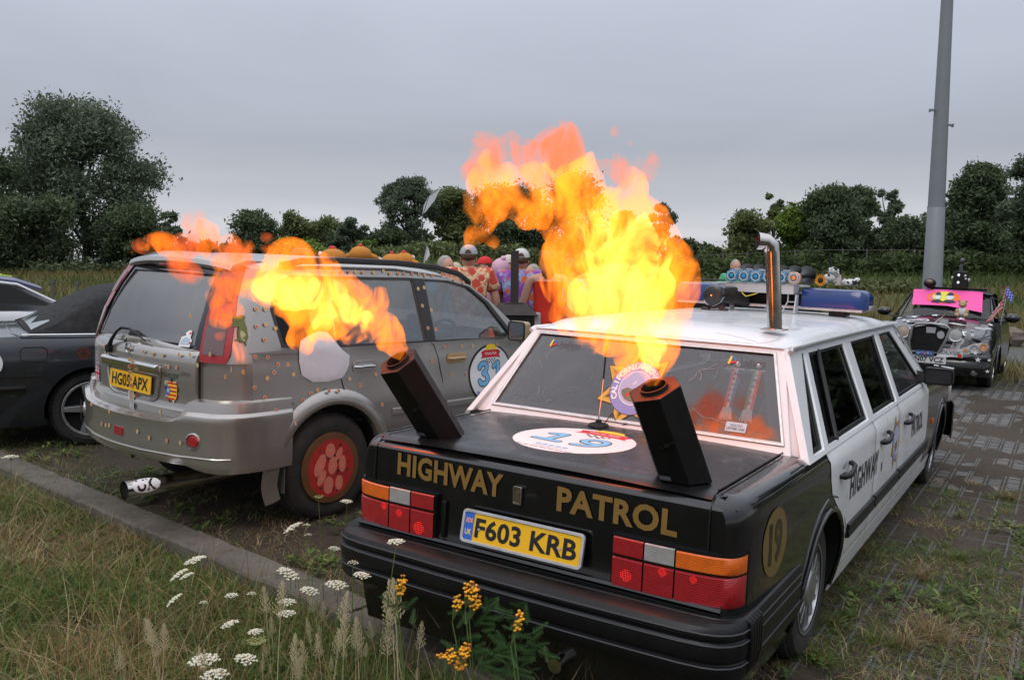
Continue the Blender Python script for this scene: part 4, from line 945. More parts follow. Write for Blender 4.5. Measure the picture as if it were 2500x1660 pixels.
# blades of grass as one mesh each for verge, paving weeds and field
def nzv(P, s, k=0): return NP.array([mnoise.noise(Vector((x*s+k*17.3,y*s-k*9.1,k*3.7))) for x, y in P])
def blades(name, P, H, W, C, lean, rs, segs=3, curl=.6):
    n = len(P); rg_ = NP.random.RandomState(rs)
    Z = NP.array([surf(x,y) for x,y in P]); a = rg_.uniform(0,2*math.pi,n); d = NP.stack([NP.cos(a),NP.sin(a),NP.zeros(n)],1); a2 = rg_.uniform(0,2*math.pi,n); wd = NP.stack([NP.cos(a2),NP.sin(a2),NP.zeros(n)],1)
    B = NP.stack([P[:,0],P[:,1],Z-.01],1); ln = lean*(.4+rg_.rand(n)*1.2)
    rows = []
    for k in range(segs+1):
        t = k/segs; c = B+d*(H*ln*(t**(1+curl)))[:,None]; c[:,2] += H*t*(1-.35*ln*t)
        if k < segs: w_ = (W*(1-.75*t**1.5))[:,None]; rows += [c-wd*w_, c+wd*w_]
        else: rows += [c]
    V = NP.stack(rows,1); m = 2*segs+1; idx = NP.arange(n)[:,None]*m
    quads = NP.concatenate([idx+NP.array([2*k,2*k+1,2*k+3,2*k+2]) for k in range(segs-1)],0) if segs > 1 else NP.zeros((0,4),int)
    tris = idx+NP.array([2*segs-2,2*segs-1,2*segs])
    me = bpy.data.meshes.new(name); me.vertices.add(n*m); me.vertices.foreach_set('co', V.reshape(-1).astype('f'))
    nl = quads.size+tris.size; me.loops.add(nl); me.loops.foreach_set('vertex_index', NP.concatenate([quads.reshape(-1),tris.reshape(-1)]).astype('i'))
    st_ = NP.concatenate([NP.arange(len(quads))*4, quads.size+NP.arange(len(tris))*3]); me.polygons.add(len(st_)); me.polygons.foreach_set('loop_start', st_.astype('i'))
    me.update(calc_edges=True)
    dark = NP.repeat(NP.linspace(.45,1.1,segs+1),2)[:m]; col = (C[:,None,:]*NP.ones((1,m,1))); cc = NP.ones((n,m,4)); cc[:,:,:3] = col
    me.color_attributes.new('Col','FLOAT_COLOR','POINT').data.foreach_set('color', cc.reshape(-1)); me.polygons.foreach_set('use_smooth',[True]*len(me.polygons)); me.materials.append(BLADE); return me
BLADE = colmat('grass_blade', .6, .2, 9, 0, .3, .3)
R1_ = NP.random.RandomState(5)
GRN_ = NP.array([(.095,.16,.028),(.13,.19,.036),(.065,.12,.026),(.17,.20,.055)]); DRY_ = NP.array([(.46,.34,.16),(.33,.22,.10),(.52,.43,.24),(.24,.15,.08)]); RED_ = NP.array((.16,.07,.04))
def cols(P, dryness, rs):
    rg_ = NP.random.RandomState(rs); n = len(P); c = GRN_[rg_.randint(0,4,n)]*rg_.uniform(.55,1.45,(n,1)); dr = rg_.rand(n) < dryness
    c[dr] = DRY_[rg_.randint(0,4,dr.sum())]*rg_.uniform(.6,1.1,(dr.sum(),1)); rr_ = rg_.rand(n) < .02; c[rr_] = RED_; return c
def scatter(n, x0, x1, y0, y1, keep, rs):
    rg_ = NP.random.RandomState(rs); P = NP.stack([rg_.uniform(x0,x1,n),rg_.uniform(y0,y1,n)],1); return P[NP.array([keep(x,y) for x,y in P])]
mes = []
# verge in front of the kerb
P = scatter(210000, -5.2, 2.4, 2.7, 8.6, lambda x,y: -2.9 < kd(x,y) < -.01 and abs(x/y+.05) < .72 and nz(x,y,3.2,30)+.25*nz(x,y,9,31) > -.42, 1)
n1 = nzv(P,1.1,32); n2 = nzv(P,3.5,33); dry = NP.clip(.27+.95*n1+.35*n2-.25*(P[:,0]+1.5)*.25,.08,.85)
mes.append(blades('g', P, NP.clip(.08+.11*R1_.rand(len(P))+.06*n2+.07*(R1_.rand(len(P))<.15),.02,.34), .0016+.0016*R1_.rand(len(P)), cols(P,dry,2), .9, 3))
P = scatter(22000, -5, 2.2, 2.7, 8.5, lambda x,y: -.32 < kd(x,y) < .0 and nz(x,y,1.2,95) > -.25, 96)
mes.append(blades('g', P, .10+.14*R1_.rand(len(P)), .0016+.0016*R1_.rand(len(P)), cols(P,NP.clip(.35+nzv(P,1.3,97),.1,.8),98), .8, 99, segs=4))
# broad green leaves low down
P = scatter(60000, -5, 2.2, 2.7, 7.5, lambda x,y: -2.9 < kd(x,y) < .02 and nz(x,y,1.7,34) > -.12, 4)
mes.append(blades('g', P, .04+.08*R1_.rand(len(P))+.05*(nzv(P,2.3,55)>.1), .004+.006*R1_.rand(len(P)), cols(P,NP.full(len(P),.06),5), 1.3, 6, segs=2))
# dry bent straws
P = scatter(9000, -5, 2.2, 2.7, 7.5, lambda x,y: -2.9 < kd(x,y) < .05 and nz(x,y,.9,35) > -.25, 7)
mes.append(blades('g', P, .14+.22*R1_.rand(len(P)), .0012+.0008*R1_.rand(len(P)), cols(P,NP.full(len(P),.93),8), .9, 9, segs=4))
P = scatter(1500, -1.9, 1.6, 2.75, 4.6, lambda x,y: -1.6 < kd(x,y) < .0, 70)
mes.append(blades('g', P, .30+.25*R1_.rand(len(P)), .0011+.0006*R1_.rand(len(P)), cols(P,NP.full(len(P),.65),71), .35, 72, segs=4))
# weeds on and behind the kerb, under the cars and along the paving
def carfree(x, y):
    p, q = pq(x, y); return not (-.9 < p < .86 and .2 < q < 5.9)
P = scatter(120000, -6, 3, 3.2, 9.5, lambda x,y: .14 < kd(x,y) < 3.2 and x < .3 and nz(x,y,2.2,36)+.3*nz(x,y,7,37) > -.12, 10)
mes.append(blades('g', P, .02+.06*R1_.rand(len(P)), .0014+.0014*R1_.rand(len(P)), cols(P,NP.clip(.5+nzv(P,1.5,38),.2,.8),11), 1.1, 12))
P = scatter(24000, -6, 1, 3.2, 8.5, lambda x,y: -.03 < kd(x,y) < .22 and (nz(x,y,1.6,39) > .08-.25*(x < -2.2) or kd(x,y) > .15+.05*nz(x,y,5,90) or kd(x,y) < .012+.04*nz(x,y,4,91)), 13)
mes.append(blades('g', P, .03+.07*R1_.rand(len(P)), .0014+.001*R1_.rand(len(P)), cols(P,NP.full(len(P),.55),14), 1.1, 15))
def cell(x, y):
    p, q = pq(x,y); a = (p/CP)%1; b_2 = (q/CQ)%1; return .14 < a < .86 and .1 < b_2 < .9
def tuft(x, y):
    p, q = pq(x,y); ip, iq_ = math.floor(p/CP), math.floor(q/CQ); h = math.sin(ip*12.9898+iq_*78.233)*43758.5453; h -= math.floor(h)
    near = sst(5.6,1.5,q+.2*p); return (h < .22+.75*near and cell(x,y)) or (near > .55 and nz(x,y,2.1,57) > .05)
P = scatter(330000, .6, 7.5, 3.2, 9.6, lambda x,y: pq(x,y)[0] > -.9 and pq(x,y)[1] < 5.4 and abs(x/y) < .66 and tuft(x,y), 16)
mes.append(blades('g', P, .015+.045*R1_.rand(len(P))+.04*(R1_.rand(len(P))<.12), .0014+.0016*R1_.rand(len(P)), cols(P,NP.clip(.40+1.1*nzv(P,1.6,40),.08,.85),17), 1.2, 18))
# big tussocks by the rear wheel
rg5 = NP.random.RandomState(9); T_ = []
for k in range(170):
    p = rg5.uniform(.7,4.2); q = rg5.uniform(-1.0,3.2)*(1 if rg5.rand()<.7 else 1.7); x, y = frm(p,q)
    if y < 3.1 or x/y > .64: continue
    r_ = rg5.uniform(.03,.07); n_ = int(rg5.uniform(60,200)); T_.append((x,y,r_,n_,rg5.rand() < .45))
for x, y, r_, n_, dr in T_+[(2.03,4.05,.10,420,True),(1.73,3.95,.08,300,False),(1.35,3.75,.09,260,False),(1.20,4.0,.08,200,True),(1.55,4.45,.08,260,True)]:
    PP = NP.stack([x+rg5.normal(0,r_*.5,n_), y+rg5.normal(0,r_*.5,n_)],1)
    mes.append(blades('g', PP, rg5.uniform(.04,.14,n_)*(1.25 if dr else .9), rg5.uniform(.001,.002,n_), cols(PP,NP.full(n_,.9 if dr else .12),int(x*1e3)%999), 1.0, int(y*1e3)%997))
def join(name, ms, kind='stuff'):
    vs = sum(len(m.vertices) for m in ms); o_ = 0; co_ = []; ca_ = []; lv = []; ls = []; lo = 0
    for m in ms:
        a = NP.empty(len(m.vertices)*3,'f'); m.vertices.foreach_get('co',a); co_.append(a); c = NP.empty(len(m.vertices)*4,'f'); m.color_attributes['Col'].data.foreach_get('color',c); ca_.append(c)
        l = NP.empty(len(m.loops),'i'); m.loops.foreach_get('vertex_index',l); lv.append(l+o_); s = NP.empty(len(m.polygons),'i'); m.polygons.foreach_get('loop_start',s); ls.append(s+lo); o_ += len(m.vertices); lo += len(l)
    me = bpy.data.meshes.new(name); me.vertices.add(o_); me.vertices.foreach_set('co',NP.concatenate(co_)); lv = NP.concatenate(lv); me.loops.add(len(lv)); me.loops.foreach_set('vertex_index',lv); ls = NP.concatenate(ls); me.polygons.add(len(ls)); me.polygons.foreach_set('loop_start',ls); me.update(calc_edges=True)
    me.color_attributes.new('Col','FLOAT_COLOR','POINT').data.foreach_set('color',NP.concatenate(ca_)); me.polygons.foreach_set('use_smooth',[True]*len(ls)); me.materials.append(BLADE)
    for m in ms: bpy.data.meshes.remove(m)
    o = bpy.data.objects.new(name, me); COL.objects.link(o); o['kind'] = kind; return o
tag(join('grass', mes), 'rough green and straw-coloured grass round the kerb and paving', 'grass')
mes = []
def fkeep(x, y):
    if abs(x/y) > .66: return False
    p, q = pq(x,y)
    if x > 10.2 and 18.3 < y-.15*(x-10) < 21.5: return False
    return (y+.25*x > 11.3) if x < 3 else (q > 13.2+ .4*nz(x,y,.8,50))
P = scatter(60000, -20, 20, 10.5, 30, fkeep, 20)
gc = NP.array([gcol(x,y) for x,y in P]); v_ = R1_.rand(len(P),1); 
mes.append(blades('g', P, .12+.28*R1_.rand(len(P))*(1+.6*nzv(P,.4,51)), .004+.004*R1_.rand(len(P)), gc*(.7+.9*v_)*NP.array((1.25,1.2,1.0)), .6, 21, segs=2))
P = scatter(60000, -42, 42, 26, 64, fkeep, 22); gc = NP.array([gcol(x,y) for x,y in P]); v_ = R1_.rand(len(P),1)
mes.append(blades('g', P, .25+.35*R1_.rand(len(P)), .012+.014*R1_.rand(len(P)), gc*(.7+.9*v_)*NP.array((1.25,1.2,1.0)), .5, 23, segs=2))
tag(join('field_grass', mes), 'tall tan and green meadow grass beyond the parked cars', 'grass')

# leafy rosettes and small weeds: low plants with many oval leaves, one mass
def weeds(name, P, rs, Lm, mat, label):
    rg_ = NP.random.RandomState(rs); V = []; F = []; Cc = []
    for x, y in P:
        z = surf(x,y); n = rg_.randint(5,11); a0 = rg_.uniform(0,6.28); cc = GRN_[rg_.randint(0,4)]*rg_.uniform(.6,1.3)
        for k in range(n):
            a = a0+2.4*k; L_ = Lm*rg_.uniform(.5,1.2); up_ = rg_.uniform(.15,.9); d = NP.array((math.cos(a),math.sin(a),up_)); w = NP.array((-math.sin(a),math.cos(a),0))*L_*.22; p0 = NP.array((x,y,z+rg_.uniform(0,.05))); o_ = len(V)
            V += [tuple(p0),tuple(p0+d*L_*.45-w),tuple(p0+d*L_*.45+w),tuple(p0+d*L_*.8-w*.6+NP.array((0,0,-.1*L_))),tuple(p0+d*L_*.8+w*.6+NP.array((0,0,-.1*L_))),tuple(p0+d*L_+NP.array((0,0,-.25*L_)))]
            F += [(o_,o_+1,o_+2),(o_+1,o_+3,o_+4,o_+2),(o_+3,o_+5,o_+4)]; Cc += [(*cc,1)]*6
    me = bpy.data.meshes.new(name); me.from_pydata(V,[],F); me.color_attributes.new('Col','FLOAT_COLOR','POINT').data.foreach_set('color',[c for q in Cc for c in q]); me.polygons.foreach_set('use_smooth',[True]*len(me.polygons)); me.materials.append(mat); o = bpy.data.objects.new(name, me); COL.objects.link(o); return tag(o, label, 'weeds', None, 'stuff')
P = list(scatter(7000, -5, 2.2, 2.8, 7.5, lambda x,y: -2.7 < kd(x,y) < -.01 and nz(x,y,1.4,60) > .0, 61))+list(scatter(2500, -6, 1, 3.5, 8.5, lambda x,y: .2 < kd(x,y) < 2.2 and nz(x,y,1.9,62) > .05, 63))+list(scatter(1500,-5,1,3.2,7.5, lambda x,y: -.14 < kd(x,y) < .03, 64))+list(scatter(1600, .8, 5, 3.2, 6.5, lambda x,y: pq(x,y)[0] > .8 and nz(x,y,1.9,65) > .12, 66))
weeds('leafy_weeds', P, 67, .045, BLADE, 'low leafy green weeds among the grass')
# ---- trees
def leafmat(name, c, var=.45):
    m, nt, b = nodemat(name); n = noise(nt, .55, 3, .2); n2 = noise(nt, 6, 3)
    f = ramp(nt, n, .3, .7, (*[x*(1-var) for x in c],1), (*[x*(1+var*1.1) for x in c],1)); f2 = ramp(nt, n2, .2, .8, (.6,.6,.6,1), (1.35,1.35,1.2,1))
    mx = nt.nodes.new('ShaderNodeMix'); mx.data_type='RGBA'; mx.blend_type='MULTIPLY'; mx.inputs[0].default_value=1; nt.links.new(f,mx.inputs[6]); nt.links.new(f2,mx.inputs[7]); nt.links.new(mx.outputs[2],b.inputs['Base Color']); b.inputs['Roughness'].default_value=.65; b.inputs['Specular IOR Level'].default_value=.2
    out = nt.nodes['Material Output']; tl = N(nt,'ShaderNodeBsdfTranslucent'); nt.links.new(mx.outputs[2],tl.inputs[0]); ms = N(nt,'ShaderNodeMixShader'); ms.inputs[0].default_value=.25; nt.links.new(b.outputs[0],ms.inputs[1]); nt.links.new(tl.outputs[0],ms.inputs[2]); nt.links.new(ms.outputs[0],out.inputs['Surface']); return m
LEAF = {'dark':leafmat('leaf_dark',(.090,.118,.066),.35),'blue':leafmat('leaf_blue_green',(.118,.150,.105),.35),'mid':leafmat('leaf_mid',(.14,.165,.070),.35),'vivid':leafmat('leaf_vivid',(.15,.22,.045),.35),'hedge':leafmat('leaf_hedge',(.072,.098,.038))}
BARK = M('bark', (.045,.036,.028), .95, var=.4, vs=3, bump=.5, bs=9)
def leaves(clumps, n, size, rs, droop=0.0):
    rg_ = NP.random.RandomState(rs); vol = NP.array([c[3]*c[4]*c[5] for c in clumps])**.72; pr = vol/vol.sum(); k = rg_.choice(len(clumps), n, p=pr); C_ = NP.array([c[:3] for c in clumps]); S_ = NP.array([c[3:6] for c in clumps])
    d = rg_.normal(size=(n,3)); d /= NP.linalg.norm(d,axis=1)[:,None]; rr = rg_.rand(n)**.42; P = C_[k]+d*rr[:,None]*S_[k]*(1+.22*rg_.normal(size=(n,1)))
    u = rg_.normal(size=(n,3)); u /= NP.linalg.norm(u,axis=1)[:,None]; w = rg_.normal(size=(n,3)); w -= u*(u*w).sum(1)[:,None]; w /= NP.linalg.norm(w,axis=1)[:,None]
    if droop: u[:,2] -= droop; u /= NP.linalg.norm(u,axis=1)[:,None]
    s = (size*rg_.uniform(.5,1.35,n))[:,None]; V = NP.stack([P-u*s, P-u*s*.1+w*s*.42, P+u*s, P-u*s*.1-w*s*.42],1).reshape(-1,3)
    me = bpy.data.meshes.new('crown'); me.vertices.add(4*n); me.vertices.foreach_set('co',V.reshape(-1).astype('f')); me.loops.add(4*n); me.loops.foreach_set('vertex_index',NP.arange(4*n).astype('i')); me.polygons.add(n); me.polygons.foreach_set('loop_start',(NP.arange(n)*4).astype('i')); me.update(calc_edges=True); return me
def tree(u, vtop, vbase, wpx, Y, leaf, label, name='tree', nleaf=7000, size=.24, clumps=26, open_=.0, shape='round', group='trees along the far side of the field', rs=1, lean=0, crownlow=.12, droop=0):
    b = at(u, vbase, Y); t = at(u, vtop, Y); H = t.z-b.z; Wd = wpx/F_PX*Y; x, y = b.x, b.y; z = terr(x, y)-.1; H = t.z-z
    rg_ = random.Random(rs); cl = []
    clumps = int(clumps*1.5)
    for i in range(clumps):
        a = rg_.uniform(0,6.283); zz = crownlow+(1-crownlow)*rg_.random()**.85; 
        if shape == 'round': rad = math.sqrt(max(0,1-((zz-.55)/.5)**2))
        elif shape == 'cone': rad = (1.05-zz)*.95+.05
        elif shape == 'dome': rad = math.sqrt(max(0.04,1-(max(0,zz-.25)/.78)**2))
        elif shape == 'spread': rad = min(1, .25+1.3*zz) * math.sqrt(max(0,1-(max(0,zz-.6)/.42)**2))
        if not open_: rad = math.sqrt(max(0.05,1-(max(0,zz-.30)/.74)**2))
        rr = rad*Wd/2*rg_.random()**.45*.86; cs = (.215 if not open_ else .125)*min(Wd,H)*rg_.uniform(.6,1.25)
        cl.append((x+rr*math.cos(a)+lean*zz*H, y+rr*math.sin(a)*.8, z+zz*H-cs*.5*(zz>.8), cs, cs, cs*.72))
    e = empty(name, Matrix.Translation((x,y,z)), label, 'tree' if name != 'bush' else 'bush', group)
    inv = Matrix.Translation((-x,-y,-z)); lm = leaves(cl, int(nleaf*2.1), size*.66, rs, droop); lm.transform(inv); lm.materials.append(LEAF[leaf]); o = bpy.data.objects.new('crown' if name != 'bush' else 'foliage', lm); COL.objects.link(o); o.parent = e
    g = MB(); tr = .018*H+.05; top = (lean*H*.55,0,H*.62)
    g.tube([(0,0,-.3),(.02*H,0,H*.12),(lean*H*.3,.01*H,H*.35),top], [tr*1.2,tr,tr*.75,tr*.3], 8)
    for i in range(min(len(cl), 16)):
        c = cl[i]; zz = max(.15*H,(c[2]-z)*rg_.uniform(.35,.6)); p0 = (lean*zz*.5,0,zz); p1 = (c[0]-x,c[1]-y,c[2]-z); m_ = ((p0[0]+p1[0])/2+rg_.uniform(-.3,.3),(p0[1]+p1[1])/2,(p0[2]+p1[2])/2+.04*H)
        g.tube([p0,m_,p1], [tr*.42,tr*.26,tr*.08], 5)
    obj('trunk', g, BARK, e, 60); return e
TR = [ # u, vtop, vbase, width, Y, leaf, label, extra
 (205,238,660,395,56,'blue','big round-headed tree rising highest at the left edge of the picture',dict(nleaf=24000,clumps=80,size=.20,rs=2,crownlow=.08,open_=1)),
 (-50,360,660,230,52,'dark','dark tree cut by the left edge beside the big round-headed one',dict(nleaf=9000,clumps=34,size=.22,rs=3,crownlow=.02)),
 (95,470,662,240,50,'dark','low dark tree under the big round-headed one, by the small pale car',dict(nleaf=9000,clumps=30,size=.2,rs=33,crownlow=.02)),
 (335,500,662,180,53,'dark','dense dark tree at the right foot of the big round-headed one',dict(nleaf=9000,clumps=30,size=.2,rs=34,crownlow=.0)),
 (415,515,650,75,66,'blue','slim loose tree right of the big round-headed one',dict(nleaf=2600,clumps=16,size=.2,rs=4,open_=1)),
 (500,590,650,110,68,'dark','low dark bushes behind the small left flame wisps',dict(name='bush',nleaf=3000,clumps=14,rs=5,crownlow=0)),
 (622,508,648,120,70,'dark','rounded dark tree over the silver car roof, left of its row',dict(nleaf=5000,clumps=26,rs=6,crownlow=.0)),
 (722,516,645,100,72,'mid','second tree over the silver car roof with a notched top',dict(nleaf=4200,clumps=22,rs=7,crownlow=.0)),
 (795,528,645,110,74,'mid','brownish green tree with spiky leader shoots over the silver roof',dict(nleaf=4500,clumps=22,rs=8,crownlow=.0,shape='dome')),
 (858,531,640,95,72,'blue','tree at the right end of the row over the silver roof',dict(nleaf=3600,clumps=20,rs=9,crownlow=.0,open_=1)),
 (905,585,635,90,66,'vivid','bright green rounded bush at the end of the tree row',dict(name='bush',nleaf=3000,clumps=14,rs=10,crownlow=0)),
 (992,434,640,165,62,'blue','airy tree with gaps in its crown left of the tall flame',dict(nleaf=7500,clumps=40,size=.18,rs=11,open_=1,crownlow=.22)),
 (960,560,640,110,60,'dark','shrubby growth at the foot of the airy tree',dict(name='bush',nleaf=2800,clumps=14,rs=12,crownlow=0)),
 (1105,440,640,110,64,'mid','feathery tree against the left edge of the tall flame',dict(nleaf=5200,clumps=30,rs=13,crownlow=.1)),
 (1230,440,640,200,66,'dark','tree mostly hidden by the tall flame, left half',dict(nleaf=7000,clumps=34,rs=14,crownlow=0)),
 (1400,425,640,190,66,'dark','tree showing at the top right of the tall flame',dict(nleaf=7000,clumps=34,rs=15,crownlow=0)),
 (1530,510,640,120,68,'mid','low tree behind the right shoulder of the tall flame',dict(nleaf=3600,clumps=20,rs=16,crownlow=0)),
 (1618,500,640,85,66,'blue','weeping birch right beside the tall flame',dict(nleaf=3800,clumps=26,rs=17,open_=1,droop=1.2)),
 (1680,585,640,120,70,'dark','low dark tree between the birch and the right-hand wood',dict(nleaf=3500,clumps=18,rs=18,crownlow=0)),
 (1745,605,645,120,68,'mid','low rounded bush at the left end of the right-hand wood',dict(name='bush',nleaf=3200,clumps=16,rs=19,crownlow=0)),
 (1825,515,648,120,66,'mid','light green tree behind the blue-lidded horns',dict(nleaf=5500,clumps=26,rs=20,crownlow=0)),
 (1885,474,648,70,70,'mid','thin leader poking up behind the roof stack',dict(nleaf=2200,clumps=16,rs=21,open_=1,crownlow=.1)),
 (1945,492,648,105,66,'vivid','lighter tree just right of the roof stack',dict(nleaf=5000,clumps=24,rs=22,crownlow=0)),
 (2025,452,650,150,64,'dark','tallest dark tree in the middle of the right-hand wood',dict(nleaf=9000,clumps=36,rs=23,crownlow=0)),
 (2100,455,650,100,66,'dark','dark tree right of the tallest one in the wood',dict(nleaf=5500,clumps=26,rs=24,crownlow=0)),
 (2165,452,650,90,68,'blue','sparse tree with bare branch ends left of the lamp pole',dict(nleaf=2600,clumps=20,rs=25,open_=1,crownlow=.15)),
 (2215,530,650,130,66,'dark','lower dark tree just left of the lamp pole',dict(nleaf=5000,clumps=24,rs=26,crownlow=0)),
 (2300,500,652,130,68,'dark','dark tree passing behind the lamp pole',dict(nleaf=5000,clumps=24,rs=27,crownlow=0)),
 (2380,402,655,150,58,'dark','tall dense conical dark tree right of the lamp pole',dict(nleaf=13000,clumps=50,rs=28,crownlow=0,shape='dome')),
 (2470,485,655,120,62,'dark','dark tree low at the right edge of the picture',dict(nleaf=6000,clumps=26,rs=29,crownlow=0)),
 (2520,368,660,200,46,'blue','leafy branches reaching in from the right edge of the picture',dict(nleaf=6500,clumps=34,size=.16,rs=30,open_=1,crownlow=.45)),
]
for t_ in TR: tree(*t_[:7], **t_[7])
for i, (u, v0, w_) in enumerate([(1720,620,330),(2000,600,330),(2250,600,260),(2480,600,260),(1300,600,420),(880,610,330),(560,620,300)]):
    b = at(u, 650, 74); cl = []; rg_ = random.Random(80+i)
    Wm = w_/F_PX*74; Hm = (650-v0)/F_PX*74+.6
    for k in range(30): cl.append((b.x+rg_.uniform(-Wm/2,Wm/2), b.y+rg_.uniform(-2,2), terr(b.x,b.y)+rg_.uniform(0,Hm), 1.1,1.1,.8))
    lm = leaves(cl, 7000, .3, 200+i); lm.materials.append(LEAF['dark']); o = bpy.data.objects.new('undergrowth', lm); COL.objects.link(o); tag(o, 'dark undergrowth filling the gaps between the trunks of the far trees', 'undergrowth', 'undergrowth between the far trees', 'stuff')
cl = []; rg_ = random.Random(300)      # the wood goes on beyond the right edge; the side windows mirror it
for k in range(150):
    az = R(rg_.uniform(33,66)); dd = rg_.uniform(44,54); zz = rg_.random(); x, y = dd*math.sin(az), dd*math.cos(az); hh = 9.5+2.5*math.sin(az*23)+1.5*math.sin(az*51); cl.append((x,y,1.5+zz*hh,1.9,1.9,1.6))
lm = leaves(cl, 26000, .42, 311); lm.materials.append(LEAF['dark']); o = bpy.data.objects.new('woodland', lm); COL.objects.link(o); tag(o, 'dark wood going on beyond the right edge, mirrored in the patrol car windows', 'woodland', None, 'stuff')
# hedges and bank plants on the right, green shrub at left
def mass(name, pts, h, wd, leaf, n, label, cat, rs, size=.16, kind=None, group=None):
    cl = []; rg_ = random.Random(rs)
    L = sum(math.dist(a,b) for a,b in zip(pts,pts[1:])); k = int(L/.7)+2
    for i in range(k):
        t_ = i/(k-1)*(len(pts)-1); j = min(len(pts)-2,int(t_)); f = t_-j; x = pts[j][0]+(pts[j+1][0]-pts[j][0])*f+rg_.uniform(-.3,.3); y = pts[j][1]+(pts[j+1][1]-pts[j][1])*f+rg_.uniform(-.4,.4); z = terr(x,y)
        hh = h*rg_.uniform(.7,1.15); cl += [(x,y,z+hh*.45,wd,wd,hh*.5),(x+rg_.uniform(-.4,.4),y-.3,z+hh*.25,wd*.8,wd*.8,hh*.35)]
    lm = leaves(cl, n, size, rs); lm.materials.append(LEAF[leaf]); o = bpy.data.objects.new(name, lm); COL.objects.link(o); return tag(o, label, cat, group, kind)
mass('hedge', [(6,47),(12,47),(18,47.5),(26,48),(34,49)], 1.25, .9, 'hedge', 26000, 'long dark bramble hedge below the wood on the right', 'hedge', 60)
mass('hedge', [(8,38),(13,38.2),(18,38.5)], .55, .8, 'mid', 9000, 'low green weedy hedge in front of the dark bramble hedge', 'hedge', 61)
mass('bush', [(-13,50),(-11.5,49.5),(-10.5,49.5)], 1.6, .8, 'vivid', 6000, 'bright green shrub spilling under the big left-hand trees', 'bush', 62)
mass('bush', [(-9.5,24.5),(-8.2,24.3)], .55, .5, 'mid', 2500, 'grassy hummock beside the concrete rubble in the left field', 'bush', 63, .1)
mass('hedge', [(-12,46),(-6,46),(0,46.5),(5,47)], .9, .8, 'mid', 14000, 'green bank growth behind the crowd of people', 'hedge', 64)
# chestnut paling fence under the right-hand trees
WOODG = M('grey_fence_wood', (.10,.095,.085), .9, var=.3, vs=5)
fe = empty('fence', Matrix.Translation((12,57,0)), 'thin grey post and wire fence along the foot of the right-hand wood', 'fence'); y_ = 57
px_ = []
for i in range(17):
    x = 12+1.55*i; z = terr(x,y_); px_.append((x,y_,z)); g = MB(); g.tube([(x-12,0,z-.2),(x-12+.02*((i*7)%3-1),0,z+1.25)], .06, 6); obj('post', g, WOODG, fe)
for h in (.5,1.15):
    g = MB(); g.tube([(x-12,0,z+h) for x,_,z in px_], .022, 5); obj('rail', g, WOODG, fe)
# lamp pole
GALV = M('galvanised_steel', (.20,.22,.235), .5, metal=.1, var=.12, vs=2, dirt=(.14,.15,.16), dirtamt=.4)
YP = 23.0; b = at(2275,715,YP); zt_ = at(2308,-60,YP).z; pz_ = terr(b.x,b.y)
lp = empty('lamp_pole', Matrix.Translation((b.x,b.y,pz_)), 'tall tapering grey steel lighting pole behind the black starry car', 'pole')
g = MB(); hj = at(2290,508,YP).z-pz_; H_ = zt_-pz_+1
g.tube([(0,0,-.2),(0,0,hj),(0,0,hj+.02)], [.262,.215,.200], 12); obj('pole_foot', g, GALV, lp, 50)
g = MB(); g.tube([(0,0,hj),(0,0,hj+.4),(0,0,H_*.75),(0,0,H_)], [.208,.203,.155,.13], 12); obj('pole_shaft', g, GALV, lp, 50)
for z_, s_ in ((at(2290,270,YP).z-pz_,-1),(at(2290,306,YP).z-pz_,1)):
    g = MB(); g.box((s_*.24,-.02,z_), (.12,.05,.05)); g.box((s_*.30,-.02,z_-.01),(.03,.09,.08)); obj('step_bracket', g, GALV, lp)
# rubble and marker posts in the field
RUB = M('rubble', (.16,.135,.11), .95, var=.4, bump=.5, bs=14)
def lump(loc, dims, seed): 
    g = MB(); g.ball((0,0,0), dims, 14, 9, fn=lambda p: 1+.28*mnoise.noise(p*2.1+Vector((seed,0,0)))+.1*mnoise.noise(p*6+Vector((seed,3,0)))); return g
b = at(182,690,24); o = obj('concrete_block', lump(b,(.30,.22,.20),3), RUB, None, 25, mat=Matrix.Translation((b.x,b.y,terr(b.x,b.y)+.25))); tag(o, 'square-topped lump of brown rubble, left one of the pair in the left field', 'rubble')
b = at(214,695,24); o = obj('concrete_block', lump(b,(.28,.2,.15),7), RUB, None, 25, mat=Matrix.Translation((b.x+.2,b.y,terr(b.x,b.y)+.2))); tag(o, 'low rounded lump of brown rubble, right one of the pair in the left field', 'rubble')
for u, lab in ((128,'short grey marker post just left of the rubble lumps'),(188,'short grey marker post standing above the rubble lumps'),(305,'short grey marker post close to the red lamp of the silver car')):
    b = at(u,690,25); g = MB(); g.box((0,0,.35),(.07,.07,.95)); g.box((0,0,.80),(.11,.09,.10)); o = obj('marker_post', g, WOODG, None, mat=Matrix.Translation((b.x,b.y,terr(b.x,b.y)))); tag(o, lab, 'post', 'marker posts in the left field')
b = at(2455,770,22); o = obj('rock', lump(b,(.42,.35,.26),12), RUB, None, 25, mat=Matrix.Translation((b.x+.1,b.y,terr(b.x,b.y)+.2))); tag(o, 'brown boulder on the grass right of the black starry car', 'rock')
b = at(2210,722,20); o = obj('rock', lump(b,(.35,.3,.3),15), RUB, None, 25, mat=Matrix.Translation((b.x,b.y,terr(b.x,b.y)+.3))); tag(o, 'grey boulder peeping out left of the black starry car', 'rock')
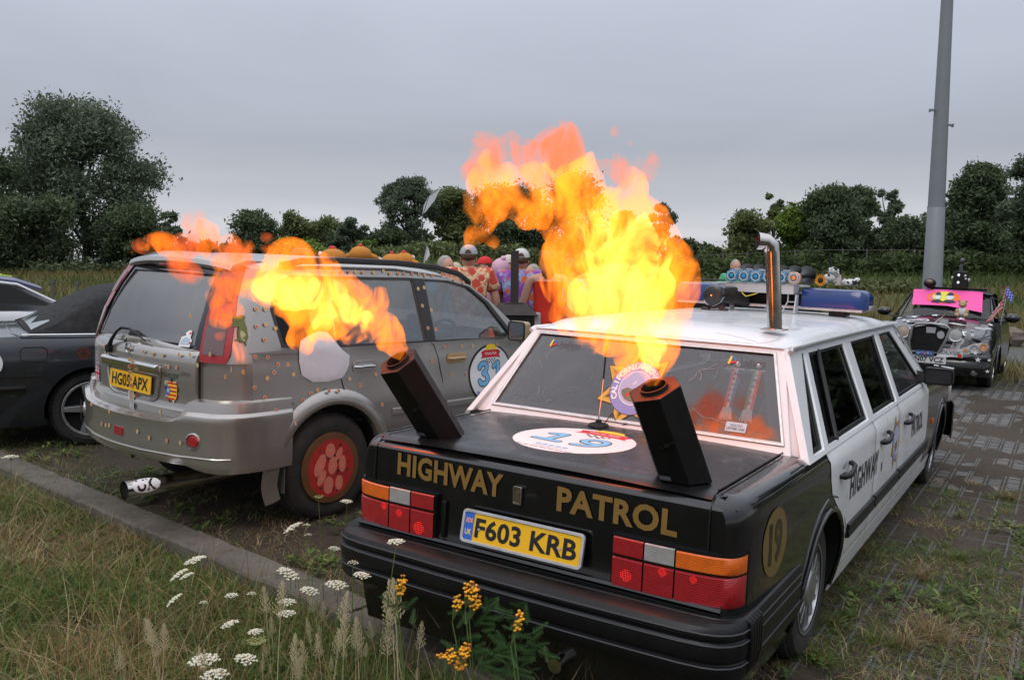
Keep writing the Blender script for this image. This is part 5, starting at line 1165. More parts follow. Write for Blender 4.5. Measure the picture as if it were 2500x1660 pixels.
DOTPLACE = {'side': [(0.343, 1.366), (0.403, 1.364), (0.33, 1.265), (0.391, 1.275), (0.455, 1.251), (0.371, 1.188), (0.149, 1.094), (0.296, 1.091), (0.381, 1.084), (0.452, 1.037), (0.52, 1.032), (0.229, 1.005), (0.424, 0.991), (0.15, 0.977), (0.377, 0.959), (0.561, 0.969), (0.062, 0.958), (0.293, 0.91), (0.36, 0.846), (0.627, 0.806), (0.687, 0.839), (0.739, 0.857), (0.811, 0.848), (0.887, 0.842), (0.993, 0.908), (1.079, 0.859), (1.267, 0.714), (1.213, 0.919), (-0.021, 0.791), (0.095, 0.775), (0.423, 0.764), (0.418, 0.686), (0.564, 0.674), (0.035, 0.711), (0.202, 0.68), (0.337, 0.663), (0.095, 0.671), (-0.001, 0.654), (0.035, 0.636), (0.377, 0.565), (0.115, 0.564), (0.213, 0.551), (0.114, 0.496), (-0.032, 0.569), (1.863, 1.072), (2.042, 1.067), (2.164, 1.061), (2.442, 1.057), (1.74, 0.975), (1.934, 0.863), (2.095, 0.856), (2.635, 0.944), (-0.052, 1.016), (-0.052, 0.972), (-0.051, 0.936), (-0.051, 0.893), (-0.045, 0.853), (-0.034, 0.571), (1.679, 1.485), (1.739, 1.493), (1.694, 1.366), (1.775, 1.335), (1.714, 1.21), (1.793, 1.199), (0.895, 1.613), (0.95, 1.589), (1.017, 1.593), (1.078, 1.594), (1.134, 1.594), (1.196, 1.593), (1.289, 1.593), (1.379, 1.604), (1.436, 1.588), (1.512, 1.589), (1.566, 1.589), (1.644, 1.589), (1.712, 1.588), (1.766, 1.579), (1.841, 1.581), (1.938, 1.582), (1.996, 1.574), (2.063, 1.548), (2.157, 1.53)],
 'rear': [(-0.389, -0.022, 1.053), (-0.302, 0.0, 1.071), (-0.026, 0.0, 1.067), (0.147, 0.0, 1.071), (0.245, 0.0, 1.066), (0.351, 0.0, 1.068), (0.503, 0.0, 1.085), (0.598, 0.0, 1.094), (0.734, 0.0, 1.107), (0.41, -0.022, 1.004), (0.482, -0.022, 1.007), (0.653, -0.022, 1.037), (0.384, -0.022, 0.908), (0.445, -0.022, 0.755), (0.328, -0.022, 0.729), (-0.051, -0.022, 0.688), (-0.374, -0.022, 0.684), (-0.076, -0.022, 0.754), (-0.026, -0.022, 0.979), (-0.123, -0.022, 0.99), (0.118, -0.022, 0.994), (0.234, -0.022, 0.989), (-0.39, -0.022, 1.006), (-0.335, -0.022, 1.003), (0.597, 0.105, 1.321), (-0.164, -0.128, 0.591), (-0.101, -0.128, 0.593), (-0.053, -0.128, 0.599), (0.269, -0.128, 0.608), (0.372, -0.128, 0.584), (0.512, -0.128, 0.585), (0.611, -0.128, 0.585), (0.722, -0.128, 0.621)]}
# ------------------------------------------------------------ silver-grey off-roader with its round pizza stickers
SM = cframe(.699, -2.378, 5.442)
suv = empty('off_roader', SM, 'silver five-door off-roader dotted with small pizza stickers, plate HG05 APX', 'car')
SILV = M('silver_paint', (.42,.40,.37), .24, metal=.72, coat=.8, var=.04, dirt=(.22,.20,.17), dirtamt=.10, vs=2, rv=.04)
SC_ = [(0,.015),(.15,.017),(.3,.024),(.45,.040),(.6,.066),(.70,.095),(.78,.135),(.84,.195),(.872,.28)]
def sc_y(x): return lerp(SC_, abs(x))
SHW = [(.015,.06),(.017,.15),(.024,.3),(.040,.45),(.066,.60),(.095,.70),(.135,.78),(.195,.84),(.28,.872),(.8,.882),(3.0,.882),(3.9,.87),(4.2,.83),(4.4,.70)]
SPZ = [(.26,-.06),(.34,-.03),(.44,-.010),(.56,0),(.75,.0),(.80,-.004),(.88,-.012),(.97,-.012),(1.04,-.014),(1.09,-.016),(1.115,-.017)]
def suvS(y, z): return lerp(SHW, y)+lerp(SPZ, z)
def szt(y): return smooth([(2.75,1.115),(3.3,1.07),(4.1,.98),(4.4,.80)], y)
zs_ = [.26,.30,.34,.40,.46,.52,.58,.64,.70,.75,.80,.85,.90,.97,1.04,1.08,1.10,1.115]
def sring(y, kind):
    top = szt(y); k = (top-.26)/(1.115-.26)
    zm = lerp([(0,.47),(.5,.40),(.95,.30),(4,.26)], y)
    rz = lambda z: zm+(z-.26)*(.6-zm)/.34 if z < .6 else z
    rt = [(suvS(y,z), y, .26+(rz(z)-.26)*k) for z in zs_]; h = lerp(SHW,y)
    if kind == 'deck': rt += [(h*.86,y,top+.012),(h*.6,y,top+.03),(h*.3,y,top+.035)]; c = (0,y,top+.037)
    else: rt += [(h-.075,y,1.09),(h-.09,y,.60),(.4,y,.56)]; c = (0,y,.56)
    return rt+[c]+[(-a,b,d) for a,b,d in reversed(rt)]
b = MB(); rings = [sring(y,'deck') for y in (.015,.017,.024,.04,.066,.095,.135,.195,.28)]+[sring(y,'cab') for y in (.285,.35,.6,.9,1.2,1.6,2.0,2.4,2.70)]+[sring(y,'deck') for y in (2.705,3.0,3.4,3.8,4.1,4.25,4.35,4.4)]
b.loft(rings, cap=False); nr = len(rings[0]); mh = nr//2
for base, fl in ((0,0),((len(rings)-1)*nr,1)):
    for i in range(mh):
        q = (base+i,base+i+1,base+nr-2-i,base+nr-1-i) if i < mh-1 else (base+i,base+i+1,base+nr-1-i)
        b.f.append(q if fl else tuple(reversed(q))); b.mi.append(0)
sbody = obj('body', b, [SILV, DARK], suv, 28)
cut = MB()
for sx in (1,-1):
    for wy in (.865,3.49): cut.cyl((sx*.5,wy,.36),(sx*1.05,wy,.36),.40,44)
boolean(sbody, cut, DARK)
for s in (1,-1):
    for wy in (.865,3.49):
        a = MB(); rg = []
        for i in range(33):
            th = R(-22+224*i/32); c_, s_ = math.cos(th), math.sin(th); r_ = []
            for dr, dx in ((.398,-.03),(.398,.016),(.41,.026),(.44,.024),(.475,.012),(.50,-.004)):
                y = wy+dr*c_; z = .36+dr*s_; r_.append((s*(suvS(y,min(1.0,max(.3,z)))+dx),y,z))
            rg.append(r_)
        a.loft(rg, cap=False, closed=False); obj('wheel_arch', a, SILV, suv, 50)
# seams and bumper
def sS(y, z, o=.0): return (suvS(y,z)+o, y, z)
seams('door_seam', [[sS(*p,.0) for p in ((1.735,1.10),(1.757,1.09),(1.80,1.0),(1.846,.84),(1.86,.6),(1.86,.44),(1.84,.33))],
      [sS(.93,1.09),sS(.90,.98),sS(.925,.92),sS(.96,.81),sS(1.06,.77),sS(1.2,.66),sS(1.30,.5),sS(1.33,.38),sS(1.36,.33),sS(1.84,.33)],
      [sS(1.87,.33),sS(2.6,.33),sS(2.72,.5),sS(2.76,.8),sS(2.72,1.1)], [sS(.195,.815,.003),sS(.3,.80,.001),sS(.56,.79,.001)],
      [(.645,sc_y(.645)-.008,1.06),(.648,sc_y(.645)-.008,.80)],[(-.645,sc_y(.645)-.008,1.06),(-.648,sc_y(.645)-.008,.80)]], suv, .0032)
# rear door (hatch) lower panel
ht = MB()
def hy(x, z): return sc_y(x)-.027+lerp([(.70,.0),(.74,-.006),(.75,-.018),(.765,-.006),(.80,.0),(.95,-.003),(1.05,0),(1.075,.004),(1.10,.02),(1.125,.045)], z)
ht.grid(lambda x,z:(x,hy(x,z),z), [-.635,-.61,-.5,-.35,-.2,0,.2,.35,.5,.61,.635], [.70,.735,.745,.755,.77,.80,.86,.92,.98,1.04,1.065,1.085,1.105,1.125], thick=(0,.02,0)); hatch = obj('tailgate', ht, SILV, suv, 35)
pcs = MB(); pcs.panel([(-.30,.80),(-.24,.775),(.24,.775),(.30,.80),(.335,.90),(.345,1.0),(-.345,1.0),(-.335,.90)], [[(-.275,.812),(-.22,.79),(.22,.79),(.275,.812),(.305,.90),(.315,.985),(-.315,.985),(-.305,.90)]], lambda x,z:(x,-.020,z), (0,.02,0)); obj('plate_surround', pcs, SILV, hatch, bevel=.006)
T = Matrix.Translation((0,-.024,.874)) @ Matrix.Rotation(-.06,4,'X'); uk_plate(suv, 'HG05 APX', T, PLATEY, band=False, frame=False)
cb = MB(); cb.loft([[(x,-.02-a,z) for a,z in ((0,.945),(.012,.945),(.018,.955),(.03,.995),(.022,1.008),(0,1.012))] for x in (-.345,-.34,-.1,.1,.335,.345)]); obj('chrome_bar', cb, CHROME, hatch, 30, bevel=.003)
cb = MB(); cb.panel(ell(.034,.036,28), [ell(.027,.029,28)], lambda x,z:(-.04+x,-.022,1.075+z), (0,.012,0)); cb.box((-.04,-.019,1.075),(.066,.010,.013)); obj('round_badge', cb, CHROME, hatch, bevel=.001)
t = MB(); text_on(t, 'SPORT', .165, .028, lambda x,z:(.425+x,sc_y(.425+x)-.034,.955+z), 0, bold=.04, shear=.2); text_on(t, 'X-TRAIL', .19, .03, lambda x,z:(-.47+x,sc_y(-.47+x)-.034,.965+z), 0, bold=.04); obj('chrome_lettering', t, CHROME, hatch, fix=False)
DIRTL = M('finger_writing',(.12,.11,.10),.6); t = MB()
text_on(t, '(SH)', .07, .03, lambda x,z:(.555+x,sc_y(.555+x)-.031,.972+z), 0); obj('scrawl', t, DIRTL, hatch, fix=False)
# flag stickers
TORN = M('torn_paper',(.55,.55,.56),.5,var=.3,vs=40)
t = MB(); fn = lambda x,z,l=0:(.44+x,sc_y(.44+x)-.033-.0005*l,.865+z)
for k in range(9):
    a = R(40*k+10); putpoly(t, [(.042*math.cos(a-.3),.052*math.sin(a-.3)),(.068*math.cos(a),.080*math.sin(a)),(.042*math.cos(a+.35),.052*math.sin(a+.35))], lambda x,y: fn(x,y,0), 3 if k%2 else 4)
hexp = [(-.042,.02),(-.02,.055),(.03,.058),(.05,.03),(.05,-.03),(.03,-.058),(-.015,-.055),(-.042,-.025)]
putpoly(t, hexp, lambda x,y: fn(x,y,1), 0)
for k in range(5):
    z0 = -.058+.116*(k+.15)/5; z1 = z0+.012; putpoly(t, [(-.036,z0),(.048 if abs(z0)<.04 else .03,z0),(.048 if abs(z0)<.04 else .03,z1),(-.036,z1)], lambda x,y: fn(x,y,2), 1)
putpoly(t, [(-.045,.036),(.0,0),(-.045,-.036)], lambda x,y: fn(x,y,3), 2); putpoly(t, star_pts(.018,.008,5), lambda x,y: fn(x-.028,y,4), 3)
obj('flag_sticker', t, [YEL,RED,BLUEUK,TORN,INKK], hatch, fix=False)
t = MB(); union_jack(t, lambda x,z,l:(-.545+x,sc_y(-.545+x)-.032-.0004*l,.86+z), .085, .11); obj('flag_sticker', t, [NAVY,WHITE,RED], hatch, fix=False)
SKIN0 = M('sticker_skin',(.45,.28,.2),.5); t = MB()    # a bare-chested figure as a cut-out sticker
fg = lambda x,z,l=0:(.02+x,hy(.02,.765)-.006-.0005*l,.765+z)
putpoly(t, [(-.03,-.075),(.02,-.075),(.022,-.01),(.03,.02),(.015,.05),(.014,.08),(-.002,.09),(-.014,.08),(-.014,.055),(-.045,.04),(-.04,-.005),(-.022,-.01)], lambda x,y: fg(x*1.08,y*1.08,0), 1)
putpoly(t, [(-.02,-.02),(.018,-.02),(.026,.02),(.012,.05),(-.012,.052),(-.04,.035),(-.034,.0)], lambda x,y: fg(x,y,1), 0); putpoly(t, [(-.026,-.072),(.017,-.072),(.018,-.02),(-.02,-.02)], lambda x,y: fg(x,y,1), 2); putpoly(t, ell(.012,.015,14,0,.068), lambda x,y: fg(x,y,1), 0); putpoly(t, ell(.012,.008,14,0,.08), lambda x,y: fg(x,y,2), 3)
obj('figure_sticker', t, [SKIN0,WHITE,LGREY,INKK], hatch, fix=False)
# bumper
bu = MB(); rg = []
BC_ = [(0,-.130),(.15,-.125),(.3,-.108),(.45,-.075),(.56,-.045),(.63,-.022),(.69,.006),(.765,.035),(.825,.072),(.873,.135),(.9,.22)]
BP = [(.0,.84),(.3,.83),(.55,.825),(.62,.80),(.70,.765),(1.0,.745),(1.03,.735),(1.02,.70),(.985,.62),(1.0,.56),(1.0,.515),(.985,.495),(.96,.475),(.85,.45),(.4,.44)]
def bpt(u):   # u along from right side to left; returns base, outer, side flag
    pts = [((.862,.545),(.893,.545),1),((.862,.42),(.905,.42),1),((.862,.32),(.905,.31),1),((.855,.27),(.897,.215),1),((.84,.22),(.873,.135),1),((.81,.18),(.825,.072),1),((.77,.15),(.765,.035),1),((.70,.11),(.69,.006),1)]
    for x in (.63,.60,.56,.5,.3,.1,0): pts.append(((x,sc_y(x)+.0),(x,lerp(BC_,x)),0))
    return pts
P_ = bpt(0); P_ = P_+[((-p[0][0],p[0][1]),(-p[1][0],p[1][1]),p[2]) for p in reversed(P_[:-1])]
for B, O, sd in P_:
    ax_ = abs(O[0]); r_ = []
    for d, z in BP:
        if sd == 0 and z > .69:       # loading step: the middle is lower than the raised corners
            f = min(1, max(0, (ax_-.54)/.07)); z = .69+(z-.69)*(.15+.85*f); 
        if z < .5 and sd: z = z-.035*min(1,max(0,(ax_-.55)/.25))
        r_.append((B[0]+(O[0]-B[0])*d, B[1]+(O[1]-B[1])*d, z))
    rg.append(r_)
bu.loft(rg); obj('rear_bumper', bu, SILV, suv, 22)
ln = MB(); ln.tube([(O[0]*1.001,O[1]-.001,.505) for B,O,sd in P_[4:-4]], .006, 6); obj('bumper_line', ln, SILV, suv)
t = MB(); t.panel(rrect(.105,.052,.006), [], lambda x,z:(.06+x,-.131,.585+z), (0,.012,0)); obj('rear_reflector', t, LRED, suv, bevel=.002)
for s in (1,-1):
    t = MB(); t.lathe([(0,.006),(.03,.004),(.036,-.002),(.038,-.01)],30,T=Matrix.Translation((s*.69,-.001,.600)) @ Matrix.Rotation(R(-90-s*-25),4,'Z')); obj('rear_reflector', t, LRED, suv, 40)
    t = MB(); t.lathe([(.038,-.012),(.043,.003),(.049,.0),(.054,-.012)],30,T=Matrix.Translation((s*.69,-.001,.600)) @ Matrix.Rotation(R(-90-s*-25),4,'Z')); obj('reflector_surround', t, SILV, suv, 40)
t = MB()
Tuk = Matrix.Translation((-.735,.006,.585)) @ Matrix.Rotation(R(-27),4,'Z')
putpoly(t, ell(.052,.075,36), lambda x,z: tuple(Tuk @ Vector((x,-.006,z))), 0); text_on(t, 'UK', .068, .062, lambda x,z: tuple(Tuk @ Vector((x,-.0066,z))), 1, bold=.03); obj('country_sticker', t, [WHITE,INKK], suv, fix=False)
# exhaust with its own UK oval
ex = MB(); ex.tube([(.44,-.28,.315),(.44,-.16,.315),(.44,.45,.315)], .052, 40, cap=False); ex.tube([(.44,-.275,.315),(.44,.40,.315)], .047, 40, cap=False)
EXT = Matrix.Translation((.44,-.28,.315))
exo = obj('exhaust_pipe', ex, STEEL, suv, 50)
t = MB(); t.cyl((.44,-.25,.315),(.44,-.24,.315),.0475,30); obj('exhaust_bore', t, DARK, exo)
t = MB(); pv = MB()
def onpipe(x, y, l=0):   # x along pipe forward, y around
    a = y/.0525; return (.44+(.0525+.0025*l)*math.cos(a+.5), -.17+x, .315+(.0525+.0025*l)*math.sin(a+.5))
us = [-.085+.17*i/16 for i in range(17)]
gp = [[onpipe(u,-.05*math.sqrt(max(0,1-(u/.0855)**2))+.10*math.sqrt(max(0,1-(u/.0855)**2))*j/10) for j in range(11)] for u in us]
t.add([p for r_ in gp for p in r_], [(i*11+j,(i+1)*11+j,(i+1)*11+j+1,i*11+j+1) for i in range(16) for j in range(10)])
vs, fs = textgeo('UK', 1, .03); vs = fit(vs, .115, .072); put2d(t, vs, fs, lambda x,y: onpipe(x,y,1), 1); obj('country_sticker', t, [WHITE,INKK], exo, fix=False)
# greenhouse
LEAN = lambda z: lerp([(1.05,0),(1.12,.012),(1.3,.075),(1.45,.15),(1.6,.25)], z)
def SG(y, z):
    return .866-.27*(z-1.115)+lerp([(.25,-.02),(.4,-.006),(.7,0),(2.2,0),(2.75,-.01)],y)
so_ = [(.26,1.10),(.30,1.25),(.37,1.42),(.46,1.575),(.55,1.60),(1.0,1.60),(1.6,1.592),(2.0,1.565),(2.22,1.515),(2.45,1.38),(2.82,1.10)]
sw = [[(.50,1.155),(.86,1.135),(.87,1.545),(.62,1.55),(.52,1.50),(.46,1.36)], [(.935,1.135),(1.685,1.125),(1.645,1.545),(.945,1.55)], [(1.775,1.125),(2.62,1.115),(2.38,1.375),(2.20,1.492),(2.0,1.535),(1.755,1.543)]]
BLKF = M('frame_black', (.018,.016,.015), .35, coat=.3)
for s in (1,-1):
    g = MB(); g.panel(subdiv(so_,.12), [subdiv(w_,.12) for w_ in sw], lambda y,z:(s*SG(y,z),y,z), (-s*.03,0,0)); obj('window_surround', g, SILV, suv, 40)
    fo = [(.90,1.118),(.90,1.565),(1.6,1.562),(2.0,1.545),(2.215,1.503),(2.41,1.385),(2.68,1.105)]
    g = MB(); g.panel(subdiv(fo,.12), [subdiv(w_,.12) for w_ in sw[1:]], lambda y,z:(s*(SG(y,z)+.003),y,z), (-s*.008,0,0)); obj('window_frame', g, BLKF, suv, 40)
    g = MB(); g.panel(subdiv(inset(sw[0],-.02),.12), [subdiv(sw[0],.12)], lambda y,z:(s*(SG(y,z)+.003),y,z), (-s*.008,0,0)); obj('window_frame', g, BLKF, suv, 40)
    for i, w_ in enumerate(sw):
        g = MB(); g.panel(subdiv(inset(w_,-.004),.15), [], lambda y,z:(s*(SG(y,z)-.010),y,z), (-s*.003,0,0)); obj('side_window', g, GL_DARK if i==0 else GL_CLEAR, suv, 40)
    # door handles
    for hy_, ch in ((1.115,CHROME),(1.99,M('beige_plastic',(.42,.30,.16),.4))):
        h = MB(); x = s*(suvS(hy_,.98)+.0); h.panel(rrect(.20,.075,.03,5), [], lambda y,z:(x+s*.003,hy_+y,.985+z), (s*.003,0,0)); o_ = obj('handle', h, SILV if ch is CHROME else ch, suv, bevel=.002)
        h = MB(); h.tube([(x+s*.004,hy_-.085,.985),(x+s*.03,hy_-.06,.985),(x+s*.034,hy_,.988),(x+s*.03,hy_+.06,.985),(x+s*.004,hy_+.085,.985)], [.011,.013,.012,.013,.011], 10, flat=.8); obj('grip', h, ch, o_)
    md = MB()
    for ya, yb in ((1.36,1.83),(1.89,2.72)): md.loft([[(s*(suvS(y,.65)+a),y,z) for a,z in ((-.002,.625),(.012,.63),(.014,.65),(.012,.675),(-.002,.68))] for y in (ya,ya+.015,yb-.015,yb)])
    obj('side_moulding', md, SILV, suv, 30)
    # combination lamps climbing the rear corner
    e = empty('tail_lamp', Matrix.Identity(4)); e.parent = suv
    def lamp(zs3, ins, outs, mat, nm, off):
        g = MB(); rows = []
        for z in zs3:
            yi, xi = ins(z); yo, xo = outs(z); row = []
            for k in range(9):
                t_ = k/8; x = xi+(xo-xi)*t_; y = yi+(sc_y(x)-sc_y(xi))
                row.append((s*(x+off*.7), y-off, z))
            rows.append(row)
        n_ = len(rows); g.add([p for r_ in rows for p in r_], [(i*9+j,(i+1)*9+j,(i+1)*9+j+1,i*9+j+1) for i in range(n_-1) for j in range(8)]); return obj(nm, g, mat, e, 50)
    ix_ = lambda z: lerp([(1.05,.645),(1.15,.63),(1.35,.60),(1.6,.54)], z); ox_ = lambda z: lerp([(1.05,.80),(1.10,.815),(1.3,.79),(1.6,.70)], z)
    ins = lambda z: (sc_y(ix_(z))-.012+LEAN(z), ix_(z)); outs = lambda z: (sc_y(ox_(z))-.012+LEAN(z), ox_(z))
    lamp([1.055,1.07,1.12,1.2,1.3,1.4,1.5,1.58], ins, outs, LRED, 'lens', .006)
    insg = lambda z: (sc_y(ix_(z)+.02)-.012+LEAN(z), ix_(z)+.02); outg = lambda z: (outs(z)[0]-.02, outs(z)[1]-.03)
    lamp([1.10,1.16,1.24,1.30], insg, outg, M('lens_smoke',(.13,.09,.09),.2,coat=.6), 'lens', .0085)
    lamp([1.40,1.47,1.54], insg, outg, M('lens_deep_red',(.16,.01,.01),.2,coat=.6), 'lens', .0085)
    g = MB(); rows = []
    for z in (1.05,1.1,1.2,1.3,1.42,1.52,1.6):
        yo, xo = outs(z)[0]+.002, outs(z)[1]-.004; ys = lerp([(1.05,.28),(1.10,.29),(1.25,.33),(1.42,.40),(1.575,.49),(1.6,.53)], z); xs2 = SG(ys,z)-.002 if z > 1.11 else suvS(ys,z); row = []
        for k in range(8):
            t_ = k/7; cx_, cy_ = xs2-.008, yo+(ys-yo)*.35; row.append((s*((1-t_)**2*xo+2*t_*(1-t_)*cx_+t_*t_*xs2), (1-t_)**2*yo+2*t_*(1-t_)*cy_+t_*t_*ys, z))
        rows.append(row)
    g.add([p for r_ in rows for p in r_], [(i*8+j,(i+1)*8+j,(i+1)*8+j+1,i*8+j+1) for i in range(6) for j in range(7)]); obj('rear_pillar', g, SILV, suv, 60)
# rear window
def RWY(x, z): return sc_y(x)+LEAN(z)-.006
rwp = [(-.635,1.115),(.635,1.115),(.60,1.35),(.54,1.60),(-.54,1.60),(-.60,1.35)]
g = MB(); g.panel(subdiv(rwp,.1), [subdiv([(-.575,1.145),(.575,1.145),(.55,1.35),(.495,1.555),(-.495,1.555),(-.55,1.35)],.1)], lambda x,z:(x,RWY(x,z)-.002,z), (0,.006,0)); obj('window_border', g, M('black_border2',(.012,.012,.013),.2,coat=.5), suv, 40)
g = MB(); g.grid(lambda x,z:(x*lerp([(1.13,.59),(1.35,.565),(1.57,.51)],z),RWY(x*.55,z)+.006,z), [-1,-.5,0,.5,1], [1.13,1.2,1.28,1.36,1.44,1.5,1.57]); rgl = obj('rear_window', g, GL_SUV, suv, 60)
t = MB(); fb_ = lambda x,z,l=0:(.495+x,RWY(.495+x,1.175+z)-.004-.0005*l,1.175+z)
putpoly(t, [(-.05,-.045),(.045,-.045),(.05,-.005),(.03,.01),(.03,.045),(.01,.055),(-.02,.035),(-.01,.02),(-.045,.01)], lambda x,y: fb_(x,y), 0); putpoly(t, [(-.04,-.035),(.035,-.035),(.035,.0),(.0,.012),(-.035,.0)], lambda x,y: fb_(x,y,1), 1); putpoly(t, ell(.008,.008,10,.04,-.02), lambda x,y: fb_(x,y,2), 2); putpoly(t, ell(.008,.008,10,.02,.035), lambda x,y: fb_(x,y,2), 2); obj('window_sticker', t, [WHITE,M('sticker_pale_blue2',(.42,.53,.62),.4),RED], rgl, fix=False)
# wiper
g = MB(); g.tube([(-.29,-.018,1.065),(-.27,-.012,1.11),(-.235,.005,1.165),(-.20,.02,1.19),(-.10,.022,1.19),(.02,.012,1.165),(.14,.002,1.135)], [.016,.012,.009,.009,.008,.007,.004], 8); g.cyl((-.30,.0,1.05),(-.30,-.03,1.05),.026,16); g.tube([(-.15,.02,1.10),(-.10,.03,1.155),(-.05,.03,1.165),(.03,.03,1.165)], [.011,.008,.006,.005], 6); obj('rear_wiper', g, BLKPLAST, suv, 40)
# roof, spoiler, rails
g = MB()
def srz(x, y): return lerp([(.28,1.60),(.45,1.625),(.8,1.64),(1.5,1.635),(1.95,1.595),(2.2,1.53)],y)+.05*(1-(abs(x)/.76)**3)*lerp([(.28,.6),(.6,1),(1.9,1),(2.2,.4)],y)-.015*(abs(x)/.76)**8
def srw(y): return lerp([(.28,.70),(.45,.735),(2.0,.74),(2.2,.745)], y)
g.grid(lambda x,y:(x*srw(y),y,srz(x*.76,y)-(.0 if abs(x)<.98 else .025)), [-1,-.97,-.9,-.75,-.5,-.25,0,.25,.5,.75,.9,.97,1], [.36,.40,.45,.52,.6,.8,1.1,1.5,1.8,1.95,2.1,2.2]); obj('roof', g, SILV, suv, 60)
g = MB(); g.loft([[(x,.225+sc_y(x)*.9+a,z-.035*(abs(x)/.6)**2.5) for a,z in ((.0,1.605),(-.015,1.625),(.0,1.655),(.10,1.69),(.22,1.685),(.22,1.62),(.1,1.60))] for x in (-.62,-.55,-.45,-.3,0,.3,.45,.55,.62)]); sp_ = obj('roof_spoiler', g, SILV, suv, 30, bevel=.004)
g = MB(); g.tube([(-.14,.245,1.60),(.14,.245,1.60)], .010, 6); obj('high_brake_lamp', g, LRED, sp_)
for s in (1,-1):
    g = MB(); g.loft([[(s*(.735+a),y,z0+z) for a,z in ((-.02,0),(.012,0),(.016,.02),(.010,.04),(-.012,.042))] for y,z0 in ((.55,1.605),(.7,1.635),(1.0,1.645),(1.5,1.64),(1.9,1.615),(2.12,1.575),(2.25,1.51))]); obj('roof_rail', g, BLKF, suv, 30)
ws = MB(); ws.grid(lambda x,t_:(x*(.66+.12*t_),2.22+.62*t_+.02*(1-x*x),1.53-.42*t_), [-1,-.5,0,.5,1],[0,.33,.66,1]); obj('windscreen', ws, GL_CLEAR, suv, 60)
for s in (1,-1):
    e = MB(); e.loft([[(s*.985+x,2.56+y_,1.17+z) for x,z in rrect(.17*k_,.155*k_,.03,4)] for y_,k_ in ((-.03,.96),(-.02,1),(.04,.95),(.075,.7))]); e.hull8([(s*.87,2.57,1.12),(s*.91,2.57,1.12),(s*.91,2.62,1.12),(s*.87,2.62,1.12),(s*.87,2.57,1.16),(s*.91,2.57,1.16),(s*.91,2.62,1.16),(s*.87,2.62,1.16)]); mr = obj('door_mirror', e, M('beige_mirror',(.36,.26,.14),.35,coat=.4), suv, 30, bevel=.004)
    e = MB(); e.panel(rrect(.145,.13,.022,5), [], lambda x,z:(s*.985+x,2.527,1.17+z), (0,.002,0)); obj('mirror_glass', e, M('mirror_glass',(.55,.57,.58),.04,metal=1), mr)
    e = MB(); e.panel(rrect(.166,.150,.03,5), [rrect(.145,.13,.022,5)], lambda x,z:(s*.985+x,2.524,1.17+z), (0,.01,0)); obj('mirror_rim', e, BLKF, mr)
    for wy in (.865,3.49): 
        w_ = wheel(suv, s*.855, wy, s, .343, .215, .215, 'five')
        if wy < 1:    # painted pizza disc over the wheel
            Wm = Matrix.Diagonal((s,1,1,1)); d = MB(); d.lathe([(0,.012),(.20,.012),(.226,.010),(.229,.004),(.229,0)],60,T=Wm); pz = obj('pizza_disc', d, M('crust_brown',(.12,.055,.02),.55,var=.3,vs=12), w_, 40)
            t = MB(); pf = lambda x,z,l=0:(s*(.0125+.0006*l),x,z)
            putpoly(t, ell(.182,.188,48), lambda x,y: pf(x,y,0), 0)
            rr2 = random.Random(3)
            for (cx_, cz_, ra, rb, an) in [(-.01,.115,.038,.046,0),(.06,.085,.022,.042,-.5),(-.09,.03,.036,.075,-.45),(.01,.015,.034,.058,-.1),(.088,.015,.028,.055,0),(-.075,-.055,.028,.052,-.5),(-.02,-.11,.038,.056,0),(.065,-.105,.030,.048,0)]:
                q = [(ra*math.cos(2*math.pi*i/26)*(1+rr2.uniform(-.06,.06)), rb*math.sin(2*math.pi*i/26)*(1+rr2.uniform(-.05,.05))) for i in range(26)]
                q = [(x*math.cos(an)-y*math.sin(an)+cx_, x*math.sin(an)+y*math.cos(an)+cz_) for x,y in q]
                putpoly(t, q, lambda x,y: pf(x,y,1), 1)
                for f_ in (.72,.42):
                    q2 = [((x-cx_)*f_+cx_,(y-cz_)*f_+cz_) for x,y in q]; n_ = len(q2); t.m = 2
                    t.add([pf(x,y,2) for x,y in q2]+[pf((x-cx_)*.93+cx_,(y-cz_)*.93+cz_,2) for x,y in q2], [(i,(i+1)%n_,n_+(i+1)%n_,n_+i) for i in range(n_)])
            for _ in range(26):
                a = rr2.uniform(0,6.28); r0 = rr2.uniform(.05,.17); x, y = r0*math.cos(a), r0*math.sin(a); l_ = rr2.uniform(.008,.02); an = rr2.uniform(0,3.14)
                q = [(l_*math.cos(v), .007*math.sin(v)) for v in [6.28*i/10 for i in range(10)]]; putpoly(t, [(p*math.cos(an)-q_*math.sin(an)+x, p*math.sin(an)+q_*math.cos(an)+y) for p,q_ in q], lambda x,y: pf(x,y,.5), 3)
            obj('painted_topping', t, [M('pizza_sauce',(.36,.025,.02),.5,var=.3,vs=15), M('salami_pink',(.62,.20,.14),.5,var=.2,vs=30), M('salami_rose',(.42,.09,.07),.5), M('olive_green',(.02,.03,.025),.5)], pz, fix=False)
mf = MB()
mf.panel([(.78,.58),(.885,.60),(.87,.24),(.70,.21),(.66,.38)], [], lambda x,z:(x,.50-.02*(z-.3),z), (0,.008,0)); obj('mud_flap', mf, M('mudflap_grey',(.09,.085,.08),.6), suv)
